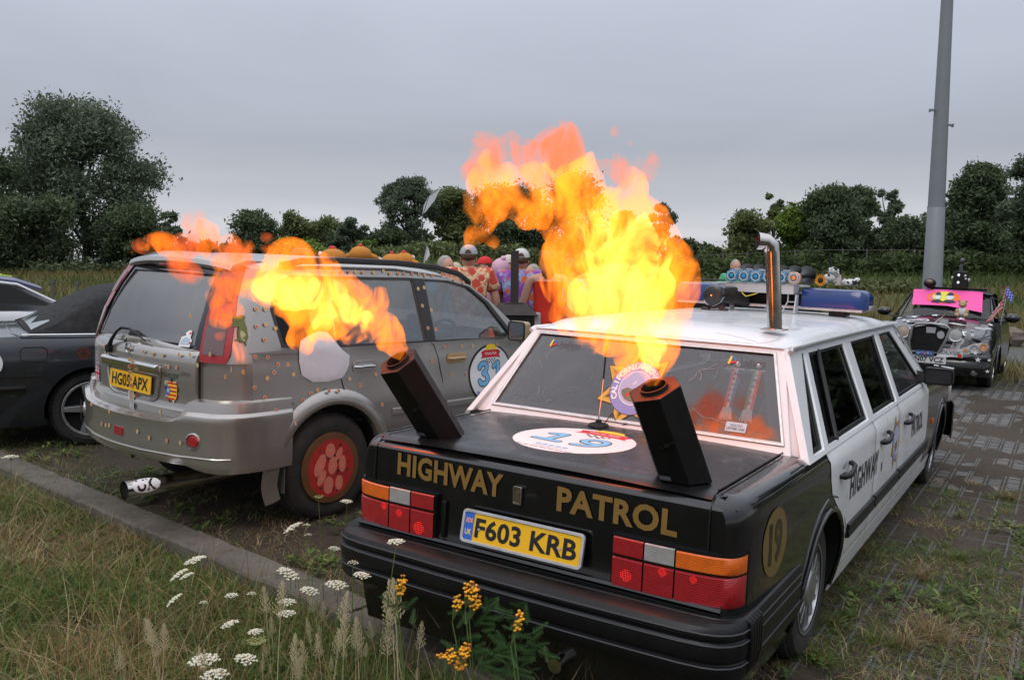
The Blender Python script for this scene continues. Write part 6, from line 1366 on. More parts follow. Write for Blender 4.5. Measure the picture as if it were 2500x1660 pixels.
# fuel-flap sticker, number 31 disc, pizza dots and other side stickers
def sd(y, z, l=0): return (suvS(y,min(z,1.115))+.0035+.0007*l if z < 1.115 else SG(y,z)+.0035+.0007*l, y, z)
blob = [(.60,1.12),(.62,1.17),(.68,1.20),(.76,1.225),(.83,1.215),(.87,1.17),(.93,1.10),(.99,1.06),(.985,1.0),(.955,.945),(.93,.92),(.82,.905),(.70,.912),(.62,.96),(.60,1.04)]
bs = subdiv(blob,.05); cy0 = .79; cz0 = 1.06
t = MB(); K_ = 7; P0 = []
for k in range(K_+1):
    for p in bs: P0.append(sd(cy0+(p[0]-cy0)*k/K_, cz0+(p[1]-cz0)*k/K_, 9 if k < K_ else 4))
n_ = len(bs); t.add(P0, [(k*n_+i,k*n_+(i+1)%n_,(k+1)*n_+(i+1)%n_,(k+1)*n_+i) for k in range(K_) for i in range(n_)]); obj('fuel_flap_cover', t, M('white_film',(.66,.67,.70),.25,coat=.4,var=.04), suv, 70, fix=False)
t = MB(); N31 = (2.365,.845)
def disc(mb, c, ra, rb, fn, mi, l):
    K_, n_ = 5, 44; P0 = [fn(c[0]+ra*k/K_*math.cos(2*math.pi*i/n_), c[1]+rb*k/K_*math.sin(2*math.pi*i/n_), l) for k in range(K_+1) for i in range(n_)]; mb.m = mi
    mb.add(P0, [(k*n_+i,k*n_+(i+1)%n_,(k+1)*n_+(i+1)%n_,(k+1)*n_+i) for k in range(K_) for i in range(n_)])
disc(t, N31, .243, .222, sd, 1, 0); disc(t, N31, .228, .207, sd, 0, 1.5)
sdigits(t, '31', .32, .20, lambda x,y,l: sd(N31[0]+x,N31[1]+y,3+l), 0)
rally_crest(t, lambda x,y,l: sd(N31[0]+x,N31[1]+.145+y,3+l), .22); text_on(t, 'Brotherhood', .30, .03, lambda x,y: sd(N31[0]-.0+x,N31[1]-.165+y+ (x*x)*1.2,3), 5, bold=.02); text_on(t, 'wackyrally.co.uk', .12, .012, lambda x,y: sd(N31[0]+x,N31[1]-.125+y,3), 1)
obj('number_disc', t, [WHITE,INKK,SKYBL,RED,YEL,BLUEUK], suv, fix=False)
t = MB(); putpoly(t, rrect(.11,.038,.004), lambda x,y: sd(.12+x,1.025+y)[0:0] or (suvS(.12+x,1.025)+.004,.12+x,1.025+y), 0); obj('pale_label', t, M('label_pink',(.52,.42,.38),.5), suv, fix=False)
# green crocodile-like creature kept to a plain green lizard shape
LIZ = M('lizard_green',(.14,.17,.05),.5,var=.3,vs=30); t = MB(); lf = lambda x,y,l=0:(SG(.22+x,1.25+y)+.004+.0006*l,.22+x,1.25+y)
putpoly(t, [(-.005,-.07),(.03,-.075),(.05,-.05),(.05,.01),(.04,.05),(.05,.075),(.03,.085),(.0,.075),(-.04,.085),(-.06,.07),(-.03,.055),(-.05,.03),(-.03,.015),(.0,.02),(-.01,-.01),(-.015,-.05)], lambda x,y: lf(x,y), 0)
for q in ([(-.015,-.05),(-.05,-.055),(-.015,-.06)],[(.02,-.07),(.03,-.10),(.035,-.07)]): putpoly(t, q, lambda x,y: lf(x,y), 0)
putpoly(t, ell(.02,.035,16,.02,-.03), lambda x,y: lf(x,y,1), 1); obj('lizard_sticker', t, [LIZ,M('lizard_belly',(.42,.45,.24),.5)], suv, fix=False)
# pizza dots: each one its own small sticker
DOTC = [M('dot_%s'%n,c,.5,var=.3,vs=80) for n,c in (('tomato',(.52,.14,.05)),('orange',(.62,.25,.05)),('cheese',(.60,.38,.10)))]
DOTW = M('dot_cream',(.62,.50,.36),.5)
dotme = []
for k in range(3):
    mb = MB(); mb.m = 0; mb.add([(0,0,0)]+[(.0135*math.cos(2*math.pi*i/14),.0135*math.sin(2*math.pi*i/14),0) for i in range(14)], [(0,1+i,1+(i+1)%14) for i in range(14)])
    mb.m = 1; mb.add([(0,0,.0006)]+[(.0098*math.cos(2*math.pi*i/14),.0098*math.sin(2*math.pi*i/14),.0006) for i in range(14)], [(0,1+i,1+(i+1)%14) for i in range(14)])
    dotme.append(mb.mesh('pizza_dot', [DOTW,DOTC[k]], merge=0, fix=False))
def dot(p, n):
    o = bpy.data.objects.new('pizza_dot', dotme[rnd.randrange(3)]); COL.objects.link(o); o.parent = suv
    n = Vector(n).normalized(); o.matrix_basis = Matrix.Translation(Vector(p)+n*.0025) @ n.to_track_quat('Z','Y').to_matrix().to_4x4() @ Matrix.Rotation(rnd.uniform(0,6),4,'Z')
DOTS_SIDE = DOTPLACE['side']; 
for y, z in DOTS_SIDE:
    if z < 1.11: x = suvS(y,z)+(.02 if (.355 < math.hypot(y-.865,z-.36) < .50) else .0)+(.016 if (y<.52 and z<.80) else 0)
    else: x = SG(y,z)+.003
    dot((x+.001,y,z), (1,0,.12 if z<1.1 else .26))
for x, y, z in DOTPLACE['rear']: dot((x,sc_y(x)-.030,z) if z > .70 else (x,lerp(BC_,abs(x))-.002,z), (0,-1,.05))
# cabin
for yy in (1.35,2.05):
    sb = MB(); sb.box((0,yy,.85),(1.34,.16,.56) if yy<2 else (1.2,.14,.5), taper=.95)
    for k in ((-1,0,1) if yy<2 else (-1,1)): sb.box((k*.42,yy,1.20),(.24,.09,.15))
    obj('seat', sb, CAB2, suv, bevel=.03, bseg=3)
c = MB(); c.box((0,2.62,1.0),(1.45,.30,.2)); obj('dashboard', c, CAB, suv, bevel=.04)
c = MB(); c.lathe([(.17,-.012),(.183,0),(.17,.012),(.157,0),(.17,-.012)], 30, T=Matrix.Translation((.36,2.33,1.06)) @ Matrix.Rotation(R(90),4,'Z') @ Matrix.Rotation(R(25),4,'Y')); obj('steering_wheel', c, CAB2, suv)
# ------------------------------------------------------------ other cars
STARW = M('star_white', (.75,.75,.76), .4)
# ---- black open tourer with stars, facing the camera (nose at y = 0 in its own frame, +Y towards its tail)
PTM = cframe(R(33), 6.40, 13.42)
pt = empty('starry_car', PTM, 'black car with white stars, chrome grille surround and pink banner across its windscreen', 'car')
def pin(x, y, z): return (x, y, z)
PW = [(0,.50),(.03,.66),(.08,.74),(.16,.80),(.35,.835),(.6,.85),(1.4,.853),(3.6,.853),(4.1,.82),(4.25,.72)]
PZP = [(.20,-.06),(.3,-.02),(.45,0),(.62,-.004),(.72,-.03),(.80,-.07),(.86,-.12),(.90,-.18)]
def ptop(y): return smooth([(0,.70),(.10,.78),(.5,.88),(1.35,1.04),(3.4,1.02),(4.1,.98),(4.25,.85)], y)
def pring(y, cab=False):
    top = ptop(y); h = lerp(PW,y); rt = []
    for z in (.2,.26,.32,.40,.48,.56,.62,.68,.73,.78,.82,.86,.90):
        zz = .2+(z-.2)*(top-.04-.2)/.70; nose = max(0,1-y/.25); zb = max(z,.26+.0*nose)
        fend = .035*max(0,1-abs(y-.85)/.6)*(1 if z>.5 else 0)
        rt.append((h+lerp(PZP,z)*(1 if not cab else .35)+fend*.3, y+.10*max(0,(z-.62)/.28)*nose, .2+(zb-.2)*(top-.04-.2)/.70+fend))
    if cab: rt += [(h-.10,y,top-.06),(h-.12,y,.55),(.3,y,.5)]; c = (0,y,.5)
    else:
        o_ = .14*max(0,1-y/.25); rt += [(h*.68,y+o_,top-.012),(h*.5,y+o_,top+.01),(h*.25,y+o_,top+.03)]; c = (0,y+o_,top+.04)
    return rt+[c]+[(-a,b,d) for a,b,d in reversed(rt)]
g = MB(); rings = [pring(y) for y in (0,.03,.08,.16,.3,.5,.75,1.0,1.25,1.40)]+[pring(y,True) for y in (1.41,1.8,2.6,3.3)]+[pring(y) for y in (3.32,3.7,4.1,4.25)]
g.loft(rings, cap=False); nr = len(rings[0]); mh = nr//2
for base, fl in ((0,0),((len(rings)-1)*nr,1)):
    for i in range(mh):
        q = (base+i,base+i+1,base+nr-2-i,base+nr-1-i) if i < mh-1 else (base+i,base+i+1,base+nr-1-i)
        g.f.append(q if fl else tuple(reversed(q))); g.mi.append(0)
pbody = obj('body', g, [BLACKP,DARK], pt, 40)
cut = MB()
for s in (1,-1):
    for wy in (.93,3.55): cut.cyl((s*.5,wy,.31),(s*1.1,wy,.31),.355,36)
boolean(pbody, cut, DARK)
for s in (1,-1):
    for wy in (.93,3.55): wheel(pt, s*.80, wy, s, .315, .20, .21, 'five', CHROME, 40)
    a = MB(); 
    for wy in (.93,3.55): a.tube([(s*(lerp(PW,wy)+.01),wy+.37*math.cos(R(-10+200*i/20)),.31+.37*math.sin(R(-10+200*i/20))) for i in range(21)], .018, 6) if wy < 1 else None
    obj('arch_lip', a, BLACKP, pt)
# windscreen frame and glass
def wsf(x, t_): return (x*(.70-.10*t_), 1.33+.62*t_+.10*(x*x), 1.02+.43*t_-.02*x*x)
g = MB(); g.tube([wsf(-1,0),wsf(-1,.5),wsf(-1,.93),wsf(-.93,1),wsf(-.5,1.01),wsf(0,1.015),wsf(.5,1.01),wsf(.93,1),wsf(1,.93),wsf(1,.5),wsf(1,0)], .025, 8); obj('windscreen_frame', g, BLACKP, pt, 60)
g = MB(); g.grid(wsf, [-1,-.5,0,.5,1], [0,.5,1]); pws = obj('windscreen', g, GL_CLEAR, pt, 60)
g = MB(); g.loft([[(x*.62,y,z+.05*(1-x*x)) for x in (-1,-.8,-.4,0,.4,.8,1)] for y,z in ((1.98,1.43),(2.4,1.46),(2.9,1.44),(3.3,1.30),(3.6,1.03))], cap=False, closed=False); obj('soft_top', g, M('hood_cloth',(.006,.006,.007),.8,bump=.2), pt, 50)
for s in (1,-1):
    g = MB(); g.panel([(1.50,1.02),(1.95,1.42),(3.25,1.30),(3.55,1.02)], [[(1.62,1.04),(2.0,1.39),(3.1,1.29),(3.3,1.04)]], lambda y,z:(s*(.80-.42*(z-1.02)),y,z), (-s*.02,0,0)); obj('hood_side', g, MATS['hood_cloth'], pt, 40)
for yy in (2.1,2.9):
    for s in (1,-1):
        g = MB(); g.box((s*.36,yy,.85),(.46,.14,.6)); g.box((s*.36,yy,1.20),(.26,.09,.14)); obj('seat', g, CAB2, pt, bevel=.03)
g = MB(); g.box((0,1.62,.98),(1.3,.30,.10)); obj('dashboard', g, CAB, pt, bevel=.03)
for s in (1,-1):
    g = MB(); g.ball((s*.97,1.52,1.085),(.115,.07,.075),16,10); g.tube([(s*.80,1.50,1.02),(s*.90,1.51,1.05)], .02, 6); mr = obj('door_mirror', g, BLACKP, pt, 60)
    t = MB()
    for dx, dz_ in ((-.045,.02),(.055,-.0)): putpoly(t, star_pts(.022,.010,5), lambda x,y: (s*.97+dx+x,1.52-.068+abs(dx)*.35,1.09+dz_+y))
    obj('star_sticker', t, STARW, mr, fix=False)
# bonnet edge seam, V bumper
seams('bonnet_seam', [[(-.80,.60,.86),(-.66,.28,.80),(-.5,.12,.755)],[(.80,.60,.86),(.66,.28,.80),(.5,.12,.755)]], pt, .006)
bmp = MB(); bmp.loft([[(x,y0-a,z) for a,z in ((-.05,.66),(.0,.655),(.035,.62),(.035,.60),(.02,.56),(.045,.52),(.045,.40),(.01,.33),(-.05,.32))] for x,y0 in ((-.84,.30),(-.80,.14),(-.70,.04),(-.45,-.02),(0,-.04),(.45,-.02),(.70,.04),(.80,.14),(.84,.30))]); bmpo = obj('front_bumper', bmp, BLACKP, pt, 40)
T = Matrix.Translation((-.02,-.09,.545)); uk_plate(pt, 'EN07 VCZ', T, PLATEW, band=False, frame=False, screws=False)
g = MB(); g.tube([(-.26+.0,-.11,1.03),(-.30,-.12,.80),(-.27,-.10,.67)], .021, 8); g.tube([(-.26,-.11,1.03),(-.20,-.115,1.075),(0,-.12,1.095),(.20,-.115,1.075),(.26,-.11,1.03),(.22,-.12,.86),(.13,-.10,.66)], .021, 8); grl = obj('grille_surround', g, M('satin_metal',(.30,.30,.30),.35,metal=.6), pt, 60)
g = MB(); g.panel([(-.28,.67),(.13,.66),(.25,1.02),(0,1.08),(-.25,1.02)], [], lambda x,z:(x,-.09,z), (0,.05,0)); obj('grille_mesh', g, DARK, pt)
g = MB(); putpoly(g, [(-.07,1.04),(.07,1.04),(.06,.95),(-.06,.95)], lambda x,z:(x,-.095,z)); putpoly(g, ell(.055,.062,8,.14,.93), lambda x,z:(x,-.097,z)); obj('club_badge', g, M('pewter_badge',(.40,.40,.40),.4,metal=.2), grl, fix=False)
for x, am in ((-.385,True),(.345,False)):
    l_ = empty('spot_lamp', Matrix.Identity(4)); l_.parent = pt
    g = MB(); Tl = Matrix.Translation((x,-.13,.945)) @ Matrix.Rotation(R(-90),4,'Z'); g.lathe([(.086,-.0),(.094,.006),(.098,-.01),(.085,-.07),(.03,-.11)],24,T=Tl); obj('lamp_shell', g, CHROME, l_, 50)
    g = MB(); g.lathe([(0,.012),(.05,.010),(.088,.0)],24,T=Tl); obj('lamp_glass', g, M('lamp_glass_warm',(.42,.34,.26),.12,coat=.8,var=.4,vs=25) if am else M('lamp_glass',(.42,.42,.40),.12,coat=.8,var=.4,vs=25), l_, 50)
    g = MB(); g.tube([(x,-.06,.86),(x,-.04,.74)], .012, 6); obj('lamp_bracket', g, CHROME, l_)
for s in (1,-1):
    def hl_(a, r_, off=0): 
        return None
    hp = [(.42,.67),(.46,.73),(.56,.80),(.68,.835),(.755,.82),(.775,.77),(.74,.70),(.66,.665),(.58,.68),(.50,.665)]
    fnh = lambda x,z,l=0: (s*x, lerp([(.40,-.02),(.6,.015),(.72,.08),(.80,.19)],x)-.045-l*.004, z)
    g = MB(); K_ = 3; bs = subdiv(hp,.05); c0_ = (.60,.75); PP = [fnh(c0_[0]+(p[0]-c0_[0])*k/K_, c0_[1]+(p[1]-c0_[1])*k/K_, 3-k) for k in range(K_+1) for p in bs]; n_ = len(bs)
    g.add(PP, [(k*n_+i,k*n_+(i+1)%n_,(k+1)*n_+(i+1)%n_,(k+1)*n_+i) for k in range(K_) for i in range(n_)]); hlo = obj('head_lamp', g, M('headlamp_glass',(.45,.45,.45),.1,coat=.9,var=.35,vs=18), pt, 60, fix=False)
    g = MB(); putpoly(g, ell(.05,.055,20,.715,.765), lambda x,z: fnh(x,z,4.5), 1); putpoly(g, ell(.06,.06,24,.60,.735), lambda x,z: fnh(x,z,4.5), 0); putpoly(g, ell(.022,.026,12,.49,.71), lambda x,z: fnh(x,z,4.5), 1); obj('lamp_reflector', g, [M('reflector',(.55,.55,.55),.15,metal=.6,var=.4,vs=50), M('indicator_amber',(.62,.24,.08),.3)], hlo, fix=False)
    g = MB(); Tf = Matrix.Translation((s*.62,-.005,.395)) @ Matrix.Rotation(R(-90+s*15),4,'Z'); g.lathe([(0,.02),(.04,.018),(.052,.01),(.056,-.01)],20,T=Tf); obj('fog_lamp', g, M('fog_glass',(.10,.10,.10),.15,coat=.5), pt, 50)
    g = MB(); putpoly(g, ell(.12,.05,24,s*.66,.0), lambda x,z:(x, .30+abs(x-s*.66)*.3+z*1.6, .925+z*.35+.03)); obj('bonnet_sticker', g, M('sticker_grey2',(.30,.31,.32),.4), pt, fix=False)
g = MB(); g.panel([(.13,.61),(.16,.73),(.455,.745),(.46,.61)], [], lambda x,z:(x,-.085,z), (0,.012,0)); usp = obj('number_plate', g, M('us_plate',(.55,.55,.55),.4), pt)
t = MB(); text_on(t, 'OLVSJK', .27, .07, lambda x,z:(.30+x,-.0875,.665+z), 0, bold=.0); text_on(t, 'California', .14, .02, lambda x,z:(.30+x,-.0875,.725+z), 2, shear=.3); putpoly(t, ell(.03,.03,12,.42,.635), lambda x,z:(x,-.089,z), 1); obj('plate_lettering', t, [INKK,RED,RED], usp, fix=False)
g = MB(); putpoly(g, [(-.47,.66),(-.47,.90),(-.30,.92),(-.30,.64),(-.42,.63)], lambda x,z:(x,-.06+abs(x)*.05,z)); putpoly(g, [(.28,.74),(.32,.88),(.44,.87),(.40,.74)], lambda x,z:(x,-.03,z)); putpoly(g, [(.10,.60),(.12,.64),(.36,.625),(.22,.595)], lambda x,z:(x,-.10,z)); obj('white_panel', g, STARW, pt, fix=False)
g = MB(); g.box((-.06,-.10,.635),(.26,.03,.075)); cbd = obj('painted_nameboard', g, M('board_blue',(.06,.09,.22),.5,var=.6,vs=40), pt, bevel=.006)
t = MB()
for k in range(5): putpoly(t, ell(.022,.012,8,-.15+.045*k,.635+.01*((k*3)%2)), lambda x,z:(x,-.117,z), k%3)
obj('painted_pattern', t, [SKYBL,M('pattern_violet',(.25,.2,.5),.5),ORNG], cbd, fix=False)
g = MB(); g.cyl((.18,-.10,.455),(.36,-.10,.435),.012,10,r2=.022); g.cyl((.08,-.09,.462),(.15,-.09,.458),.009,8); obj('horn', g, CHROME, pt)
# stars on bonnet and bumper
def bon(x, y): return ptop(y)+.04-.095*(abs(x)/.75)**2.2+.012
t = MB()
for x, y, r_ in ((-.42,1.10,.06),(-.12,1.18,.07),(.28,1.10,.075),(.02,.70,.065),(-.55,.95,.04),(.62,.85,.05),(.70,1.10,.05),(-.30,.30,.10),(.36,.30,.11),(.50,.55,.035),(-.66,1.15,.05)):
    putpoly(t, star_pts(r_,r_*.42,5,90+x*60), lambda a,b: (x+a, y+b*1.1, bon(x+a,min(1.35,y+b*1.1))+.004))
for x, z, r_ in ((.62,.595,.035),(.66,.50,.045),(.54,.62,.0),(.55,.86,.04),(.80,.50,.03),(.79,.33,.03),(-.78,.62,.03)):
    if r_: putpoly(t, star_pts(r_,r_*.42,5), lambda a,b: (x+a, lerp([(0,-.09),(.45,-.07),(.70,-.01),(.80,.09),(.84,.2)],abs(x+a))-.008+(0 if z<.66 else .14), z+b))
obj('star_sticker', t, STARW, pt, fix=False)
t = MB(); putpoly(t, ell(.17,.075,30,-.33,.88), lambda x,y:(x,y*1.0,bon(x,y)+.004), 0); putpoly(t, ell(.14,.05,30,-.33,.88), lambda x,y:(x,y,bon(x,y)+.006), 1); text_on(t, 'Rally', .20, .05, lambda x,y:(-.33+x,.88+y,bon(-.33+x,.88+y)+.008), 0, bold=.02, shear=.2); obj('bonnet_sticker', t, [STARW,INKK], pt, fix=False)
t = MB(); text_on(t, 'ON THE ROAD', .30, .06, lambda x,y:(.27+x,.80+y,bon(.27+x,.80+y)+.005), 0, bold=.02) if False else putpoly(t, [(.12,.80),(.20,.83),(.42,.80),(.30,.77)], lambda x,y:(x,y,bon(x,y)+.005), 0); obj('bonnet_sticker', t, [STARW], pt, fix=False)
g = MB(); g.tube([(-.10,.30,.93),(.02,1.30,1.07)], .007, 5) if False else g.tube([(-.03,.36,.975),(.07,.95,1.12)], .008, 5); obj('whip_rod', g, CHROME, pt)
g = MB(); g.tube([(-.45,1.30,1.035),(-.1,1.36,1.06),(.15,1.33,1.045)], .010, 5); g.tube([(.15,1.30,1.035),(.45,1.38,1.055),(.65,1.36,1.04)], .010, 5); obj('wiper', g, BLKPLAST, pt)
# pink banner with two hatted figures kept generic
PK = M('banner_pink', (.85,.10,.36), .7, var=.05)
def bnr(x, t_): return (x, 1.33+.62*t_+.10*(x/.7)**2-.035-.012*math.sin(x*9+t_*4), 1.02+.43*t_-.02*(x/.7)**2+.022)
g = MB(); W_ = 9
g.grid(lambda a,b: bnr(-.60+1.08*a+(.05)*(1-b) , .44+.60*b-.16*(1-b)*max(0,a-.5)*2), [i/14 for i in range(15)], [i/6 for i in range(7)], thick=(0,.004,0)); bn = obj('banner', g, PK, None, 60, mat=PTM.copy()); tag(bn, 'bright pink banner spread over the windscreen of the black starry car', 'banner')
t = MB(); bf_ = lambda x,y,l=0: tuple(Vector(bnr(-.09+x,.74+y*1.9))+Vector((0,-.006-.003*l,.005+.002*l)))
putpoly(t, ell(.26,.118,36), lambda x,y: bf_(x,y,0), 0); putpoly(t, ell(.17,.10,30,0,.01), lambda x,y: bf_(x,y,1), 1)
for sx, w_ in ((-.085,1),(.10,1.15)):
    putpoly(t, [(sx-.09*w_,-.095),(sx-.05*w_,-.055),(sx+.05*w_,-.055),(sx+.10*w_,-.09),(sx,-.112)], lambda x,y: bf_(x,y,2), 2); putpoly(t, ell(.045*w_,.050,18,sx,-.0), lambda x,y: bf_(x,y,3), 3); putpoly(t, ell(.052*w_,.012,18,sx,.045), lambda x,y: bf_(x,y,4), 2); putpoly(t, ell(.038*w_,.032,18,sx,.062), lambda x,y: bf_(x,y,4), 2)
obj('printed_figures', t, [M('print_orange',(.80,.16,.03),.6),M('print_yellow',(.70,.62,.05),.6),M('print_ink',(.02,.02,.05),.6),M('print_pale',(.60,.60,.72),.6)], bn, fix=False)
for o in list(pt.children):
    if o.name.split('.')[0] in ('front_bumper','number_plate','grille_surround','grille_mesh','spot_lamp','head_lamp','fog_lamp','white_panel','painted_nameboard','horn'): o.location.z -= .095 if o.name.split('.')[0] != 'head_lamp' else .08
# teddy bear on the bonnet
TED = M('teddy_fur', (.48,.32,.17), .9, bump=.4, bs=200, var=.2)
td = empty('teddy_bear', PTM @ Matrix.Translation((.27,1.20,bon(.27,1.2))), 'small sand-coloured teddy bear in a white shirt sitting on the starry bonnet', 'teddy bear')
g = MB(); g.ball((0,.0,.21),(.065,.055,.058)); g.ball((0,-.055,.195),(.03,.025,.022)); g.ball((-.05,0,.265),.022); g.ball((.05,0,.265),.022); g.ball((-.07,-.02,.09),(.03,.03,.05)); g.ball((.07,-.02,.09),(.03,.03,.05)); g.ball((-.065,-.07,.035),(.035,.05,.035)); g.ball((.065,-.07,.035),(.035,.05,.035)); obj('bear_body', g, TED, td, 60, merge=0)
g = MB(); g.ball((0,0,.09),(.068,.055,.075)); obj('shirt', g, CLOTHW, td, 60)
# flag on a stick at the door, loudhailer tower and lamp on the roof bar
fl = empty('flag', PTM @ Matrix.Translation((.83,1.30,.98)), 'small stars and stripes flag on a stick by the starry car door', 'flag')
g = MB(); g.tube([(0,0,0),(.06,.0,.62)], .009, 6); obj('stick', g, CHROME, fl)
def flg(u, v): return (.06-.34*(1-v)*(.35+.65*u)+.03*math.sin(v*7)*u+.09*v*u, .02*math.sin(u*8+v*3), .60-.40*u-.17*(1-v)*u-.0*v)
def flg(u, v):   # u down the hoist, v out along the fly
    h_ = Vector((.06,0,.62)).lerp(Vector((.018,0,.24)), u); return h_+Vector((-.02-.22*v*(.3+.9*u), -.03*math.sin(v*6+u*5)-.02*v, -.30*v+.02*math.sin(v*9)))
g = MB()
for i in range(13):
    g.m = 0 if i%2 == 0 else 1; g.grid(lambda u,v: flg(i/13+u/13, v), [0,1], [k/8 for k in range(9)])
obj('stripes', g, [RED,CLOTHW], fl, 80, fix=False)
g = MB(); g.grid(lambda u,v: Vector(flg(u*.0+.0+.35*u,.0))+Vector((.004+.10*v,-.012*math.sin(v*5),-.14*v)), [0,.5,1], [0,.5,1]); obj('canton', g, [M('flag_blue',(.06,.10,.45),.6)], fl, 80, fix=False)
t = MB()
for a in range(3):
    for b_ in range(3):
        c = Vector(flg(.35*(.2+.3*a),0))+Vector((.004+.10*(.2+.3*b_),-.018,-.14*(.2+.3*b_))); putpoly(t, star_pts(.014,.006,5), lambda x,y:(c.x+x,c.y,c.z+y))
obj('stars', t, STARW, fl, fix=False)
rbm = PTM @ Matrix.Translation((0,2.0,1.47))
g = MB(); g.box((.08,0,.045),(.92,.06,.04)); g.box((-.3,0,.01),(.03,.05,.05)); g.box((.45,0,.01),(.03,.05,.05)); obj('roof_bar', g, BLKPLAST, pt, mat=Matrix.Translation((0,2.0,1.47)), bevel=.004)
cb_ = empty('roof_speaker', rbm @ Matrix.Translation((.12,0,.07)), 'black box with two white lights and a lantern top on the starry car roof', 'speaker')
g = MB(); g.hull8([(-.12,-.09,0),(.13,-.09,0),(.13,.09,0),(-.12,.09,0),(-.09,-.07,.27),(.11,-.07,.27),(.11,.07,.27),(-.09,.07,.27)]); obj('speaker_box', g, BLKPLAST, cb_, bevel=.012)
g = MB(); g.tube([(0,0,.27),(0,0,.36),(.0,0,.40)], [.035,.028,.02], 10); g.ball((0.01,0,.445),(.04,.04,.055)); obj('lantern', g, M('dark_glass',(.03,.03,.035),.15,coat=.6), cb_, 60)
for z_ in (.21,.085):
    g = MB(); g.ball((-.02,-.088,z_),(.018,.008,.020)); obj('small_light', g, M('led_white',(.8,.8,.9),.3,emit=(.8,.85,1),es=1.5), cb_, 60)
g = MB(); g.ball((.13,-.03,.13),(.025,.02,.03)); g.ball((.08,-.085,.20),(.02,.01,.02)); g.ball((.09,-.085,.15),(.018,.01,.018)); g.ball((-.12,-.02,.16),(.02,.02,.025)); obj('trinket', g, TRIM, cb_, 60, merge=0)
sw_ = empty('roof_lamp', rbm @ Matrix.Translation((-.34,-.05,.07)), 'round black rotating lamp at the left end of the starry car roof bar', 'lamp')
g = MB(); g.ball((0,0,.05),(.10,.09,.085),16,10); obj('lamp_case', g, MATTBLK, sw_, 60)
g = MB(); g.ball((0,-.05,.07),(.06,.05,.045),14,8); obj('lamp_lens', g, M('dull_amber',(.14,.08,.04),.2,coat=.6,var=.5,vs=30), sw_, 60)

# ---- generic parked car body for the distant ones
def simplecar(M_, name, label, hw, L, belt, roof, paint, wheels, glass, prof, roofpaint=None, pil=None, wr=.31, cat='car'):
    e = empty(name, M_, label, cat)
    g = MB(); rg = []
    for y in [0,.03,.1,.25,.5,1,1.6,2.2,2.8,3.4,L-.5,L-.2,L-.05,L]:
        h = hw-.16*max(0,1-y/.3)**2-.16*max(0,1-(L-y)/.4)**2; tp = lerp(prof['deck'], y); k = (tp-.2)/(belt-.2)
        rt = [(h+lerp([(.2,-.06),(.32,-.02),(.5,0),(.75,0),(belt-.05,-.02),(belt,-.06)],z), y, .2+(z-.2)*k) for z in [.2,.28,.36,.45,.55,.65,.75,belt-.12,belt-.06,belt-.02,belt]]
        rt += [(h*.7,y,tp+.012)]; rg.append(rt+[(0,y,tp+.02)]+[(-a,b,d) for a,b,d in reversed(rt)])
    g.loft(rg, cap=True); b_ = obj('body', g, [paint,DARK], e, 30); cut = MB()
    for s in (1,-1):
        for wy in wheels: cut.cyl((s*.5,wy,wr),(s*1.1,wy,wr),wr+.045,32)
    boolean(b_, cut, DARK)
    return e
# black soft-top to the left
SB = cframe(R(57), -4.86, 7.50)
DKBL = M('dark_blue_black', (.010,.013,.018), .2, coat=.8, var=.15, dirt=(.06,.055,.045), dirtamt=.15, vs=2)
sa = simplecar(SB, 'soft_top_car', 'dark soft-top car at the left edge with a round white sticker on its side', .86, 4.6, .92, 1.42, DKBL, (1.02,3.62), GL_DARK, {'deck':[(0,.86),(.2,.93),(.6,.95),(3.3,.95),(4.3,.78),(4.6,.62)]}, wr=.32)
SHW2 = .86
for s in (1,-1):
    for wy in (1.02,3.62): wheel(sa, s*.80, wy, s, .32, .21, .235, 'five', M('bright_alloy',(.55,.56,.57),.25,metal=.85,var=.06), 56)
HC = M('hood_cloth_black', (.010,.0095,.010), .85, var=.3, bump=.3, bs=300)
g = MB(); rg = []
for y, z, w_, zb in ((.55,.965,.70,.955),(.72,1.06,.72,.955),(.95,1.20,.70,.955),(1.2,1.315,.67,.955),(1.6,1.385,.64,.955),(2.1,1.41,.62,.955),(2.6,1.38,.62,.955),(3.0,1.30,.63,.955),(3.45,.98,.70,.955)):
    rr_ = [(.80,zb),(w_+(.80-w_)*.35,zb+(z-zb)*.6),(w_,z-.05),(w_*.85,z-.012),(w_*.4,z+.01),(0,z+.012)]; rg.append([(a,y,c) for a,c in rr_]+[(-a,y,c) for a,c in reversed(rr_[:-1])])
g.loft(rg, cap=True); ht_ = obj('soft_top', g, HC, sa, 60)
g = MB(); g.tube([(s_,y,.958) for s_, y in ((.822,.50),(.83,.9),(.83,2.2),(.82,3.4))], .008, 6); g.tube([(.822,.50,.958),(.6,.44,.956),(-.6,.44,.956)], .008, 6); obj('chrome_strip', g, CHROME, sa)
g = MB(); g.grid(lambda x,t_: (x*(.60-.07*t_), .585+.50*t_, 1.0+.262*t_-.02*x*x), [-1,-.9,-.5,0,.5,.9,1], [0,.5,1]); obj('rear_window', g, M('plastic_window',(.20,.23,.23),.10,coat=.8,var=.1), ht_, 60)
t = MB(); sf = lambda y,z,l=0: (.866+.0008*l, y, z)
putpoly(t, ell(.135,.125,40,.23,.735), lambda x,y: sf(x,y,0), 0)
for cx_, c_i in ((.145,4),(.315,5)):
    for k in range(6):
        a = R(60*k); putpoly(t, ell(.009,.009,8,cx_+.018*math.cos(a),.745+.018*math.sin(a)), lambda x,y: sf(x,y,1), c_i); putpoly(t, [(cx_-.004*math.sin(a),.745+.004*math.cos(a)),(cx_+.004*math.sin(a),.745-.004*math.cos(a)),(cx_+.018*math.cos(a),.745+.018*math.sin(a))], lambda x,y: sf(x,y,1), c_i)
